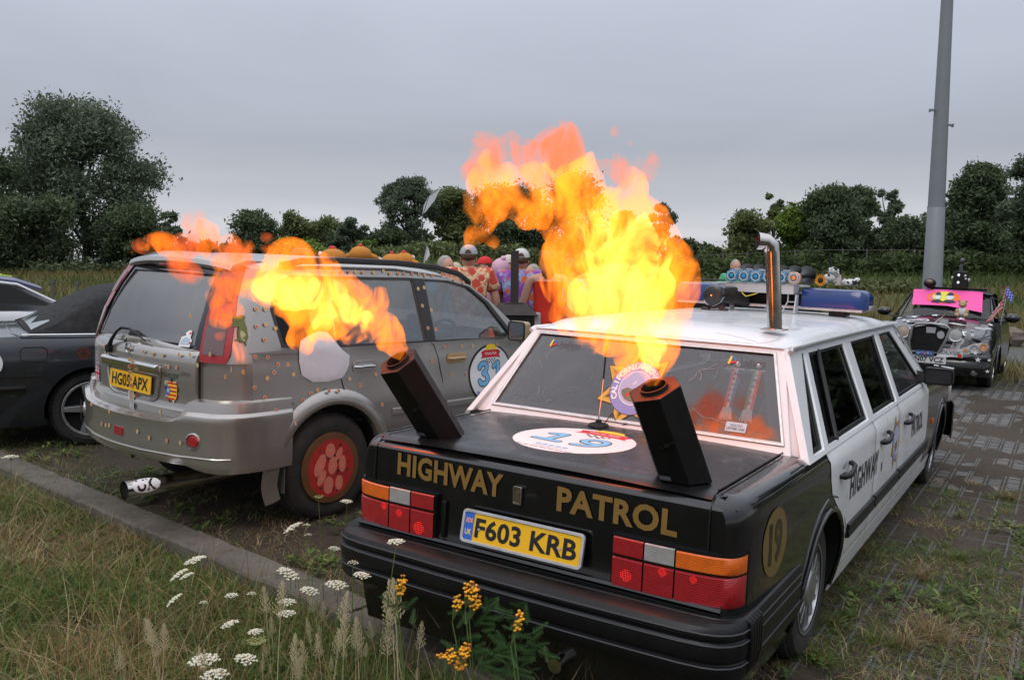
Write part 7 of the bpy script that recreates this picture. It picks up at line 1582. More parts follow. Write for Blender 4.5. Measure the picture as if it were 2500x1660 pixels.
text_on(t, 'Paula Carr', .085, .016, lambda x,y: sf(.23+x,.772+y,1), 1, shear=.2); text_on(t, 'DIABETES', .085, .016, lambda x,y: sf(.23+x,.747+y,1), 2, bold=.0); text_on(t, 'TRUST', .072, .018, lambda x,y: sf(.23+x,.722+y,1), 3, bold=.02)
for z_ in (.758,.736): putpoly(t, [(.187,z_),(.273,z_),(.273,z_+.0018),(.187,z_+.0018)], lambda x,y: sf(x,y,1), 2)
text_on(t, 'G', .024, .028, lambda x,y: sf(.205+x,.675+y,1), 6, bold=.05)
putpoly(t, [(.15,.812),(.19,.806),(.21,.825),(.25,.825),(.27,.808),(.31,.812),(.31,.800),(.26,.797),(.23,.79),(.20,.797),(.15,.800)], lambda x,y: sf(x,y,1), 7)
obj('charity_sticker', t, [WHITE,INKK,M('teal',(.08,.42,.42),.4),M('olive_text',(.45,.45,.06),.4),M('flower_ochre',(.65,.38,.08),.4),M('flower_indigo',(.08,.05,.22),.4),M('plum',(.35,.03,.28),.4),LGREY], sa, fix=False)
g = MB(); g.panel(rrect(.20,.125,.045,6,.585,.80), [rrect(.192,.117,.041,6,.585,.80)], lambda y,z:(.859,y,z), (.004,0,0)); obj('fuel_flap', g, SEAM, sa)
g = MB(); g.loft([[(.862+a,y,z) for a,z in ((-.02,.50),(.02,.505),(.026,.53),(.02,.55),(-.02,.555))] for y in (-.02,.2,.50,.52)]); obj('side_moulding', g, BLKPLAST, sa, 30)
seams('bumper_seam', [[(.862,-.02,.625),(.866,.3,.622),(.868,.64,.625)]], sa, .004)
t = MB(); 
for k in range(6): putpoly(t, ell(.022,.022,12,.95+.035*math.cos(R(60*k)),.80+.035*math.sin(R(60*k))), lambda x,y: sf(x,y,-.4))
obj('flower_sticker', t, M('flower_dull_red',(.10,.03,.02),.5), sa, fix=False)
g = MB(); g.box((.80,.0,.76),(.14,.08,.14)); obj('tail_lamp', g, LRED, sa, bevel=.01)
# saloon with blue and lime roof behind it
SC = cframe(R(52), -9.3, 10.6, z=.12)
c2 = simplecar(SC, 'lime_roof_car', 'white-pillared car with a navy roof edged in lime green, far left behind the soft-top', .86, 4.4, .92, 1.43, M('car_white_dull',(.6,.6,.62),.3,coat=.4), (.95,3.5), GL_DARK, {'deck':[(0,.90),(.3,.95),(3.2,.95),(4.2,.8),(4.4,.6)]})
g = MB(); rg = []
for y, z in ((.35,1.06),(.7,1.25),(1.1,1.37),(1.7,1.42),(2.3,1.42),(2.8,1.36),(3.1,1.26)):
    rr_ = [(.66,z-.045),(.655,z-.01),(.60,z+.015),(.3,z+.03),(0,z+.034)]; rg.append([(a,y,c) for a,c in rr_]+[(-a,y,c) for a,c in reversed(rr_[:-1])])
g.loft(rg, cap=True); r_ = obj('roof', g, M('roof_navy',(.03,.035,.10),.3,coat=.5), c2, 50)
for s in (1,-1):
    g = MB(); g.tube([(s*.665,y,z-.055) for y,z in ((.15,.98),(.35,1.06),(.7,1.25),(1.1,1.37),(1.7,1.42),(2.3,1.42),(2.8,1.36),(3.6,.95))], .022, 6); g.tube([(s*.67,1.25,1.36),(s*.80,1.05,.95)], .055, 6); obj('door_frame', g, WHITEP, c2, 50)
g = MB(); g.tube([(-.60,y,z+.02) for y,z in ((.5,1.15),(1.1,1.37),(1.7,1.42),(2.3,1.42),(2.8,1.36))], .022, 6); g.tube([(.3,y,z+.035) for y,z in ((.5,1.15),(1.1,1.37),(1.7,1.42),(2.3,1.42),(2.8,1.36))], .012, 6); obj('lime_stripe', g, M('lime_green',(.45,.68,.04),.4), c2, 50)
for s in (1,-1):
    g = MB(); g.panel([(.42,.96),(.75,1.20),(1.12,1.33),(2.3,1.37),(2.8,1.30),(3.4,.96)], [], lambda y,z:(s*(.80-.36*(z-.95)),y,z), (-s*.01,0,0)); obj('side_window', g, GL_DARK, c2)
for s in (1,-1):
    for wy in (.95,3.5): wheel(c2, s*.80, wy, s, .31, .2, .2, 'fin', None, 32)
SD = cframe(R(60), -15.0, 16.0, z=.17)
c3 = simplecar(SD, 'pale_car', 'small silver car roof showing at the far left beneath the trees', .84, 4.1, .95, 1.50, M('car_silver',(.35,.36,.37),.3,metal=.5,coat=.5), (.8,3.3), GL_DARK, {'deck':[(0,.90),(.3,.98),(3.0,.98),(3.9,.8),(4.1,.6)]})
g = MB(); rg = []
for y, z in ((.10,1.30),(.5,1.47),(1.2,1.52),(2.0,1.50),(2.5,1.40),(3.2,1.0)):
    rr_ = [(.80,.96),(.66,z-.06),(.60,z-.01),(.3,z+.01),(0,z+.015)]; rg.append([(a,y,c) for a,c in rr_]+[(-a,y,c) for a,c in reversed(rr_[:-1])])
g.loft(rg, cap=True); obj('roof', g, MATS['car_silver'], c3, 50)
for s in (1,-1):
    g = MB(); g.panel([(.25,1.02),(.35,1.36),(2.35,1.38),(3.0,1.02)], [], lambda y,z:(s*(.845-.37*(z-.96)),y,z), (-s*.01,0,0)); obj('side_window', g, GL_DARK, c3)
for s in (1,-1):
    for wy in (.8,3.3): wheel(c3, s*.78, wy, s, .30, .19, .19, 'fin', None, 24)
# car with number panel and cow toys beyond the patrol car
CBX = cframe(R(33), 2.75, 12.2)
c4 = simplecar(CBX, 'cow_toy_car', 'black car with a pale roof panel, half hidden beyond the blue light bar', .86, 4.3, .90, 1.45, M('car_black2',(.01,.01,.011),.25,coat=.6), (.9,3.4), GL_DARK, {'deck':[(0,.88),(.3,.93),(3.2,.93),(4.1,.8),(4.3,.6)]})
g = MB(); rg = []
for y, z in ((.25,1.25),(.7,1.41),(1.2,1.445),(2.1,1.44),(2.6,1.33),(3.4,.93)):
    rr_ = [(.80,.91),(.65,z-.06),(.60,z-.01),(.3,z+.0),(0,z+.002)]; rg.append([(a,y,c) for a,c in rr_]+[(-a,y,c) for a,c in reversed(rr_[:-1])])
g.loft(rg, cap=True); obj('roof', g, MATS['car_black2'], c4, 50)
for s in (1,-1):
    g = MB(); g.panel([(.4,.95),(.6,1.34),(2.5,1.30),(3.2,.95)], [], lambda y,z:(s*(.815-.30*(z-.91)),y,z), (-s*.01,0,0)); obj('side_window', g, GL_DARK, c4)
for s in (1,-1):
    for wy in (.9,3.4): wheel(c4, s*.80, wy, s, .30, .2, .2, 'fin', None, 24)
g = MB(); g.box((-.0,1.5,1.475),(1.26,2.3,.03)); pn = obj('roof_panel', g, M('panel_pale',(.42,.43,.43),.4), c4, bevel=.006)
t = MB(); text_on(t, '62', .5, .5, lambda x,y:(-.30+x,.75+y,1.492), 0, bold=.05); obj('panel_number', t, INKK, pn, fix=False)
g = MB(); g.tube([(-.60,.9,1.53),(-.20,1.02,1.535)], .012, 8); g.ball((-.60,.9,1.53),.03); obj('gear_lever', g, BLKPLAST, pn)
# ------------------------------------------------------------ people beyond the silver car
SKIN = M('skin', (.50,.27,.19), .55, var=.1); SKIND = M('skin_tanned', (.30,.15,.09), .55)
def pizzamat(name, base, spot, rim, scale=7, extra=None):
    m, nt, b = nodemat(name); tc = N(nt,'ShaderNodeTexCoord'); v = N(nt,'ShaderNodeTexVoronoi', feature='F1'); v.inputs['Scale'].default_value = scale; v.inputs['Randomness'].default_value = .8; nt.links.new(tc.outputs['Object'], v.inputs['Vector'])
    n = noise(nt, 22, 4, .4); c1 = mixc(nt, .5, base, base); bn_ = N(nt,'ShaderNodeMix'); bn_.data_type='RGBA'; nt.links.new(ramp(nt,n,.42,.58), bn_.inputs[0]); bn_.inputs[6].default_value=(*base,1); bn_.inputs[7].default_value=(*[x*.8 for x in rim],1)
    f = ramp(nt, v.outputs['Distance'], .40, .44, (1,1,1,1), (0,0,0,1)); c2 = mixc_s(nt, f, bn_.outputs[2], spot)
    if extra:
        n2 = noise(nt, 3.2, 3, 1.2); f2 = ramp(nt, n2, .45, .55); c2 = mixc_s(nt, f2, c2, extra)
    nt.links.new(c2, b.inputs['Base Color']); b.inputs['Roughness'].default_value = .8; return m
PIZZA = pizzamat('pizza_print', (.72,.50,.30), (.50,.055,.035), (.62,.14,.07), 8.5)
SPACE = pizzamat('space_pizza_print', (.28,.42,.62), (.55,.12,.05), (.32,.08,.40), 9, (.22,.05,.35))
def cloth(name, c): return M(name, c, .85, var=.12, bump=.15, bs=40)
HAIRG = M('hair_grey', (.33,.30,.27), .7, var=.3, vs=30); HAIRB = M('hair_brown', (.09,.045,.02), .6, var=.3, vs=30); HAIRL = M('hair_light', (.48,.40,.27), .7, var=.25, vs=30)
def skinmesh(verts, edges, radii, lvl=2):
    me = bpy.data.meshes.new('sk'); me.from_pydata(verts, edges, []); o = bpy.data.objects.new('sk', me); COL.objects.link(o)
    md = o.modifiers.new('s','SKIN'); sv = me.skin_vertices[0].data
    for i, r in enumerate(radii): sv[i].radius = r if isinstance(r, tuple) else (r,r)
    sv[0].use_root = True; ss = o.modifiers.new('ss','SUBSURF'); ss.levels = ss.render_levels = lvl
    bpy.context.view_layer.update(); ev = o.evaluated_get(bpy.context.evaluated_depsgraph_get()); nm = bpy.data.meshes.new_from_object(ev); bpy.data.objects.remove(o)
    for p in nm.polygons: p.use_smooth = True
    return nm
def person(u, v, Y, label, face=0, shirt=None, legs=None, hair=None, hat=None, skin=None, dress=False, arms='down', hs=1.0, wide=1.0):
    hd = at(u, v, Y); x, y = hd.x, hd.y; z0 = gz(x,y) if Y < 20 else terr(x,y); H = hd.z+.115*hs-z0; k = H/1.80; skin = skin or SKIN
    e = empty('person', Matrix.Translation((x,y,z0)) @ Matrix.Rotation(face,4,'Z'), label, 'person', 'people gathered beyond the cars')
    w = .185*k*wide; sh = H-.275*k
    if arms == 'down': ar = [(.27,.0,sh-.30*k),(.28,-.06,sh-.54*k),(.28,-.09,sh-.62*k)]
    else: ar = [(.25,-.03,sh-.28*k),(.12,-.22,sh-.33*k),(.05,-.27,sh-.32*k)]
    vs = [(0,0,.95*k),(0,.01,1.15*k),(0,.0,sh-.06*k),(0,-.005,sh+.07*k),(0,-.015,H-.16*k)]; ed = [(0,1),(1,2),(2,3),(3,4)]; rd = [(.13*k*wide,.10*k),(.12*k*wide,.09*k),(.125*k*wide,.085*k),.052*k,.05*k]
    for s in (1,-1):
        b = len(vs); vs += [(s*w,0,sh-.02*k)]+[(s*a[0]*k*wide,a[1]*k,a[2]) for a in ar]; ed += [(2,b),(b,b+1),(b+1,b+2),(b+2,b+3)]; rd += [.062*k,.048*k,.036*k,.034*k]
        b = len(vs); vs += [(s*.10*k,0,.86*k),(s*.11*k,-.01,.48*k),(s*.11*k,.02,.09*k),(s*.12*k,-.12*k,.04*k)]; ed += [(0,b),(b,b+1),(b+1,b+2),(b+2,b+3)]; rd += [.095*k,.06*k,.042*k,(.045*k,.03*k)]
    me = skinmesh(vs, ed, rd); 
    hb = MB(); hz = H-.115*k*hs; hb.ball((0,-.012,hz),(.078*hs,.098*hs,.118*hs),20,14, fn=lambda p: 1-.10*max(0,-p.z-.2)*(1 if abs(p.x)>.1 else .5))
    hb.hull8([(-.012,-.10*hs,hz-.035),(.012,-.10*hs,hz-.035),(.012,-.06,hz-.035),(-.012,-.06,hz-.035),(-.006,-.112*hs,hz-.02),(.006,-.112*hs,hz-.02),(.006,-.07,hz+.02),(-.006,-.07,hz+.02)])
    for s in (1,-1): hb.ball((s*.079*hs,.0,hz-.01),(.012,.022,.032),8,6)
    for s in (1,-1):      # hands: palm, four fingers, thumb
        hx, hy_, hz_ = s*ar[2][0]*k*wide, ar[2][1]*k, ar[2][2]; hb.ball((hx,hy_-.02,hz_-.04),(.018,.038,.045),10,8)
        for q in range(4): hb.tube([(hx,hy_-.045+.018*q,hz_-.07),(hx-s*.005,hy_-.047+.018*q,hz_-.105+.006*abs(q-1)),(hx-s*.018,hy_-.047+.018*q,hz_-.125+.008*abs(q-1))],[.009,.008,.006],6)
        hb.tube([(hx,hy_-.055,hz_-.03),(hx-s*.008,hy_-.075,hz_-.055),(hx-s*.012,hy_-.078,hz_-.075)],[.010,.009,.007],6)
    m2 = hb.mesh('h', [skin], 80); bm = bmesh.new(); bm.from_mesh(me); bm.from_mesh(m2); me2 = bpy.data.meshes.new('body'); bm.to_mesh(me2); bm.free(); me2.materials.append(skin)
    for p in me2.polygons: p.use_smooth = True
    o = bpy.data.objects.new('body', me2); COL.objects.link(o); o.parent = e
    fc = MB()
    for s in (1,-1): fc.ball((s*.030*hs,-.098*hs,hz+.012),(.012,.008,.006),8,6)
    fc.ball((0,-.098*hs,hz-.062),(.022,.008,.006),8,6); obj('face_features', fc, M('eyes_dark',(.06,.03,.02),.4), e, 60)
    # clothes
    if shirt:
        vs2 = [(0,.0,.93*k),(0,.01,1.15*k),(0,.0,sh-.06*k),(0,-.0,sh+.045*k)]; ed2 = [(0,1),(1,2),(2,3)]; rd2 = [(.21*k*wide,.165*k),(.20*k*wide,.16*k),(.215*k*wide,.165*k),(.095*k,.085*k)]
        for s in (1,-1):
            b = len(vs2); a0 = ar[0]; vs2 += [(s*w,0,sh-.02*k),(s*(w*.25+a0[0]*k*wide*.75),a0[1]*k*.75,sh-.22*k)]; ed2 += [(2,b),(b,b+1)]; rd2 += [.105*k,.085*k]
        sm = skinmesh(vs2, ed2, rd2); sm.materials.append(shirt); so = bpy.data.objects.new('shirt', sm); COL.objects.link(so); so.parent = e
    if dress:
        g = MB(); rg = []
        for z_, rr_ in ((sh-.05*k,.165),(sh-.25*k,.15),(1.05*k,.155),(.8*k,.24),(.5*k,.30),(.25*k,.36)): rg.append([(rr_*k*math.cos(t_)*(1+.05*math.sin(6*t_)*(z_<.9)),rr_*.78*k*math.sin(t_)*(1+.05*math.sin(6*t_)*(z_<.9)),z_) for t_ in [6.283*i/36 for i in range(36)]])
        g.loft(rg); obj('dress', g, legs, e, 70)
    else:
        vs3 = [(0,0,.97*k)]; ed3 = []; rd3 = [(.175*k*wide,.14*k)]
        for s in (1,-1): b = len(vs3); vs3 += [(s*.10*k,0,.84*k),(s*.11*k,-.01,.48*k),(s*.11*k,.02,.12*k)]; ed3 += [(0,b),(b,b+1),(b+1,b+2)]; rd3 += [.115*k,.08*k,.07*k]
        sm = skinmesh(vs3, ed3, rd3); sm.materials.append(legs or cloth('trousers_dark',(.03,.03,.04))); so = bpy.data.objects.new('trousers', sm); COL.objects.link(so); so.parent = e
    hr = hair or HAIRB
    g = MB(); g.ball((0,.012,hz+.02),(.086*hs,.102*hs,.115*hs),22,14, fn=lambda p: (1+.05*mnoise.noise(p*5)) if (p.z > -.35 and p.y > -.45) or p.z > .45 else .82)
    if hair is HAIRL or dress: g.ball((0,.05,hz-.10),(.075*hs,.05*hs,.14*hs),14,10)
    obj('hair', g, hr, e, 80)
    if hat:
        kind, mat = hat; zt_ = hz+.02
        if kind == 'cap':
            g = MB(); g.ball((0,.0,hz+.035),(.094*hs,.112*hs,.095*hs),24,14, fn=lambda p: 1 if p.z > -.05 else .93); obj('cap', g, mat, e, 60)
        if kind in ('cap_front','cap_back'):
            s = -1 if kind == 'cap_front' else 1
            g = MB(); rg = [(0,.098),(.03,.095),(.06,.083),(.085,.06),(.10,.03),(.104,.0)]
            g.add([(r_*math.cos(t_)*.98*hs, r_*math.sin(t_)*1.15*hs, hz+.045+h_*1.0*hs) for h_, r_ in rg for t_ in [6.283*i/28 for i in range(28)]], [(a*28+i,a*28+(i+1)%28,(a+1)*28+(i+1)%28,(a+1)*28+i) for a in range(5) for i in range(28)])
            g.hull8([(-.06,s*.10*hs,hz+.045),(.06,s*.10*hs,hz+.045),(.07,s*.05,hz+.055),(-.07,s*.05,hz+.055),(-.035,s*.175*hs,hz+.033),(.035,s*.175*hs,hz+.033),(.07,s*.05,hz+.065),(-.07,s*.05,hz+.065)]) if s < 0 else g.hull8([(-.05,-.16,hz+.03),(.05,-.16,hz+.03),(.07,-.08,hz+.045),(-.07,-.08,hz+.045),(-.05,-.16,hz+.04),(.05,-.16,hz+.04),(.07,-.08,hz+.06),(-.07,-.08,hz+.06)])
            cpo = obj('cap', g, mat, e, 60, bevel=.003)
            if s > 0:
                g = MB(); putpoly(g, [(.036*math.cos(t_),.045*math.sin(t_)) for t_ in [3.1416*i/12 for i in range(13)]], lambda a,b_: (a,.113*hs-.10*b_,hz+.052+b_)); obj('cap_opening', g, hr, cpo, fix=False)
        if kind == 'plush':
            g = MB(); g.ball((0,0,hz+.08),(.125,.145,.10),20,12, fn=lambda p: 1+.04*mnoise.noise(p*4)); g.tube([(-.11,-.02,hz+.07),(-.17,-.03,hz+.05),(-.20,-.04,hz+.03)],[.035,.03,.012],8); g.tube([(.10,-.08,hz+.08),(.17,-.12,hz+.065),(.19,-.13,hz+.06)],[.035,.03,.015],8); hp_ = obj('plush_hat', g, mat, e, 70, merge=0)
            g = MB(); g.ball((.0,.0,hz+.185),(.022,.04,.022)); obj('red_comb', g, RED, hp_, 70)
            g = MB(); g.ball((-.06,-.10,hz+.12),(.03,.022,.03)); g.ball((.04,-.125,hz+.12),(.03,.022,.03)); obj('plush_eye', g, CLOTHW, hp_, 70, merge=0)
        if kind == 'hood':
            g = MB(); g.ball((0,.01,hz+.03),(.11,.125,.125),20,14, fn=lambda p: 1+.05*mnoise.noise(p*4)+.12*max(0,p.z-.8)); g.ball((-.03,.03,hz+.15),(.035,.05,.035)); obj('hood', g, mat, e, 70)
    return e
ORP = M('plush_orange', (.52,.20,.03), .9, bump=.3, bs=60, var=.2)
CAPG = cloth('cap_grey', (.36,.36,.39)); LBL = cloth('shirt_light_blue', (.22,.48,.62)); TAN = cloth('shirt_tan', (.45,.33,.20)); PINK = cloth('shirt_pale_pink', (.62,.38,.48))
PI = math.pi
person(1144, 630, 9.9, 'man with his back turned in a grey cap worn backwards and a cream pepperoni-print shirt', PI, PIZZA, cloth('trousers_blue',(.06,.09,.16)), HAIRB, ('cap_back',CAPG), hs=1.05, wide=1.15)
person(1088, 652, 10.6, 'grey-blond man in a light blue shirt, left of the man in the grey cap', .9, LBL, None, HAIRG, None, hs=1.0)
person(1113, 668, 11.2, 'blond-haired person half hidden between the grey-blond man and the grey cap', PI, cloth('shirt_sand',(.5,.42,.3)), None, HAIRL)
person(1184, 652, 12.8, 'person in a bright red cap looking left beyond the pepperoni shirt', -1.2, cloth('vest_pink',(.60,.36,.30)), None, HAIRB, ('cap_front',cloth('cap_red',(.62,.03,.03))))
person(1222, 664, 10.5, 'person in a pale pink hood and pink top with their back turned', PI, PINK, cloth('trousers_pink',(.5,.3,.38)), HAIRB, ('hood',PINK))
person(1272, 638, 10.3, 'person in a white cap and a purple and blue pizza-and-sky shirt behind the chimney', PI, SPACE, cloth('trousers_navy',(.04,.05,.12)), HAIRB, ('cap_back',cloth('cap_white',(.55,.54,.52))), wide=1.15, hs=1.05)
person(1243, 650, 11.6, 'person in a white cap with a red logo glimpsed left of the chimney', -1.0, cloth('shirt_white',(.55,.55,.55)), None, HAIRL, ('cap_front',cloth('cap_white2',(.6,.5,.45))))
person(1300, 672, 11.2, 'small grey-haired person right of the purple pizza-and-sky shirt', -.8, cloth('shirt_lilac',(.35,.3,.45)), None, HAIRG)
person(1338, 640, 9.8, 'woman in a long bright red strapless dress beside the tall flame', PI, None, cloth('dress_red',(.55,.025,.012)), HAIRB, None, dress=True)
person(1390, 660, 10.2, 'person in a patterned blue and orange shirt right of the red dress', PI, pizzamat('patterned_print',(.20,.25,.42),(.55,.25,.06),(.45,.12,.08),10), None, HAIRB)
person(1796, 652, 15.2, 'grey-haired man whose head shows behind the blue-lidded horns', .1, cloth('shirt_green',(.08,.35,.18)), None, HAIRG)
person(735, 646, 9.6, 'person in a brown plush hat nearest the flame over the silver roof', PI, TAN, None, HAIRB, ('plush',M('plush_brown',(.20,.09,.04),.9,bump=.3,bs=60)))
person(812, 650, 9.4, 'person in an orange chicken hat, left of the big round-eared one', -1.4, LBL, None, HAIRB, ('plush',ORP))
person(880, 641, 9.9, 'person in the biggest orange plush hat, middle of the silver roof line', PI, TAN, None, HAIRB, ('plush',ORP), hs=1.0)
person(925, 657, 10.4, 'grey-capped person between two orange plush hats', 1.0, cloth('shirt_grey_blue',(.20,.40,.55)), None, HAIRG, ('cap',CAPG))
person(957, 660, 10.0, 'person in a small orange chicken hat with a white brim', PI, TAN, None, HAIRB, ('plush',ORP))
person(986, 655, 10.6, 'person in an orange chicken hat at the right end of the row of plush hats', PI-.5, LBL, None, HAIRB, ('plush',ORP))
# stove with chimney
b = at(1252, 770, 9.55); zg = gz(b.x,b.y)
sv = empty('stove', Matrix.Translation((b.x,b.y,zg)), 'black box stove with a tall square chimney, beyond the nose of the silver car', 'stove')
DKB = M('sooty_brown_black', (.028,.020,.017), .65, var=.3)
tz = at(1252,612,9.55).z-zg; bz = at(1252,742,9.55).z-zg; z2 = at(1252,762,9.55).z-zg
g = MB(); g.box((.015,0,(tz+bz)/2),(.088,.088,tz-bz)); g.box((.015,0,bz+.005),(.20,.20,.02)); obj('chimney', g, DKB, sv, bevel=.003)
g = MB(); g.hull8([(-.26,-.28,z2-.02),(.27,-.28,z2-.02),(.27,.28,z2-.02),(-.26,.28,z2-.02),(-.15,-.16,bz),(.16,-.16,bz),(.16,.16,bz),(-.15,.16,bz)]); obj('sloping_lid', g, DKB, sv, bevel=.006)
g = MB(); g.box((0,0,(z2-.02+.35)/2),(.46,.48,z2-.02-.35)); obj('fire_box', g, MATTBLK, sv, bevel=.006)
g = MB(); g.box((.26,-.10,(z2+.3)/2),(.07,.25,z2-.3)); obj('side_panel', g, M('panel_grey',(.33,.32,.31),.5), sv, bevel=.004)
for sx in (-.2,.2):
    for sy in (-.2,.2): g = MB(); g.box((sx,sy,.175),(.04,.04,.36)); obj('leg', g, MATTBLK, sv)
# small white pennant and feather flag
b = at(1036,640,12); fl2 = empty('flag', Matrix.Translation((b.x,b.y,terr(b.x,b.y))), 'small white pennant standing up behind the silver car roof', 'flag')
g = MB(); g.tube([(0,0,0),(0,0,b.z-terr(b.x,b.y)),(.04,0,b.z-terr(b.x,b.y)+.22)], .008, 6); obj('stick', g, TRIM, fl2)
zt2 = b.z-terr(b.x,b.y); g = MB(); g.panel([(-.01,0),(.03,.02),(.075,.10),(.06,.17),(.035,.215),(.01,.12)], [], lambda x,z:(x,.0,zt2+z), (0,.004,0)); obj('cloth', g, CLOTHW, fl2)
b = at(1040,500,30); zg = terr(b.x,b.y); fl3 = empty('flag', Matrix.Translation((b.x,b.y,zg)), 'white feather banner leaning in front of the airy tree', 'flag')
g = MB(); g.tube([(-.15,0,0),(-.12,0,b.z-zg-.4),(.1,0,b.z-zg+.3),(.45,0,b.z-zg+.55)], .012, 6); obj('mast', g, GREYPLAST, fl3)
g = MB(); g.panel([(-.12,-.35),(-.02,-.25),(.30,.15),(.45,.50),(.30,.52),(.08,.28),(-.08,-.05)], [], lambda x,z:(x,0,b.z-zg+z), (0,.01,0)); obj('cloth', g, M('banner_white',(.55,.55,.58),.8), fl3)
# cow toys and sunflower on the far car's roof panel
COW = bpy.data.materials.new('cow_plush'); COW.use_nodes = True; nt = COW.node_tree; b_ = nt.nodes['Principled BSDF']; n = noise(nt, 14, 2, .3); nt.links.new(ramp(nt, n, .52, .56, (.6,.6,.58,1), (.012,.012,.012,1)), b_.inputs['Base Color']); b_.inputs['Roughness'].default_value = .9
COWZ = c4.matrix_world @ Vector((0,0,1.49))
def onroof(u, Y): q = at(u, 700, Y); return Vector((q.x,q.y,COWZ.z))
q = onroof(2028,12.6); cw = empty('cow_toy', Matrix.Translation(q), 'taller black and white plush cow with an upright black tail', 'soft toy')
g = MB(); g.ball((-.02,0,.10),(.09,.07,.07)); g.ball((.02,-.02,.20),(.085,.07,.06)); g.ball((.06,-.04,.16),(.04,.04,.04)); g.ball((-.08,.0,.05),(.05,.04,.05)); g.ball((.05,0,.05),(.045,.04,.05)); obj('plush_body', g, COW, cw, 70, merge=0)
g = MB(); g.tube([(-.03,.02,.12),(.0,.02,.28),(-.01,.02,.36),(-.03,.02,.42)],[.03,.02,.013,.008],8); obj('tail', g, M('plush_black',(.01,.01,.01),.9), cw, 70)
g = MB(); g.tube([(.09,0,.14),(.10,0,.0)],[.05,.06],10); obj('pale_cloth', g, M('cloth_cream',(.50,.45,.42),.9), cw, 70)
q = onroof(2075,12.4); o = MB(); o.ball((0,0,.03),(.14,.09,.06)); o.ball((.09,-.02,.07),(.05,.045,.04)); o.ball((-.09,-.02,.05),(.05,.045,.04)); o = obj('cow_toy', o, COW, None, 70, mat=Matrix.Translation(q), merge=0); tag(o, 'flatter black and white plush cow lying right of the sunflower', 'soft toy')
q = onroof(2002,12.2); sf_ = empty('sunflower', Matrix.Translation(q+Vector((0,0,.07))), 'artificial sunflower between the black trumpet and the plush cow', 'flower')
g = MB()
for i in range(18):
    a = 2*PI*i/18; c_, s_ = math.cos(a), math.sin(a); g.add([(c_*.03-s_*.012,0,s_*.03+c_*.012),(c_*.03+s_*.012,0,s_*.03-c_*.012),(c_*.075+s_*.008,-.01,s_*.075-c_*.008),(c_*.09,-.004,s_*.09),(c_*.075-s_*.008,-.01,s_*.075+c_*.008)], [(0,1,2,3,4)])
obj('petals', g, M('petal_orange',(.75,.32,.02),.6), sf_, fix=False); g = MB(); g.ball((0,-.01,0),(.038,.015,.038)); obj('flower_centre', g, M('seed_brown',(.06,.02,.01),.9), sf_, 60)
# ------------------------------------------------------------ wild flowers standing above the verge
STEM = M('stem_green', (.10,.15,.04), .7, var=.3, vs=30); UMB = M('umbel_white', (.66,.66,.52), .8, var=.12, vs=60); UMBG = M('umbel_green', (.24,.28,.10), .8, var=.3, vs=60)
TAN_Y = M('tansy_yellow', (.70,.34,.01), .6, var=.2, vs=60); TANL = M('tansy_leaf', (.035,.085,.018), .7, var=.4, vs=20); TAN_B = M('tansy_brown', (.45,.17,.01), .7, var=.3)
def base_under(h, lean): x, y = h.x+lean[0], h.y+lean[1]; return Vector((x,y,terr(x,y)-.02))
def umbel(u, v, Y, r, label, lean=(0,0), tilt=0, kind='white', n=26, rs=1):
    h = at(u,v,Y); b = base_under(h, lean); rg_ = random.Random(rs); e = empty('umbel_flower', Matrix.Translation(b), label, 'flower', 'white umbel flowers in the verge'); H = h-b
    g = MB(); mid = H*.5+Vector((rg_.uniform(-.01,.01),0,0)); g.tube([(0,0,0),tuple(mid),tuple(H-Vector((0,0,r*.7)))], [.0022,.0018,.0014], 5)
    up_ = Matrix.Rotation(tilt,3,'Y') @ Vector((0,0,1)); X = Matrix.Rotation(tilt,3,'Y') @ Vector((1,0,0)); Yv = Vector((0,1,0)); cup = -.25 if kind == 'white' else .5
    hub = H-Vector((0,0,r*.7)); f = MB()
    for k in range(n):
        a = 2.4*k; q = r*math.sqrt((k+.5)/n); p = H+X*q*math.cos(a)+Yv*q*math.sin(a)+up_*(cup*q*q/r*1.0); g.tube([tuple(hub),tuple(p)], .0007, 3)
        for j in range(7):
            d = Vector((rg_.uniform(-1,1),rg_.uniform(-1,1),rg_.uniform(-.25,.35)))*r*.13; s = r*.085
            f.ball(tuple(p+d), (s,s,s*.6), 5, 3)
    for z_ in (.3,.55):
        p = H*z_; 
        for s in (1,-1): g.tube([tuple(p),tuple(p+Vector((s*.03,.01,.035))),tuple(p+Vector((s*.06,.01,.045)))], .0008, 3)
    obj('stem', g, STEM, e, 60, merge=0); obj('flower_head', f, UMB if kind == 'white' else UMBG, e, 60, merge=0); return e
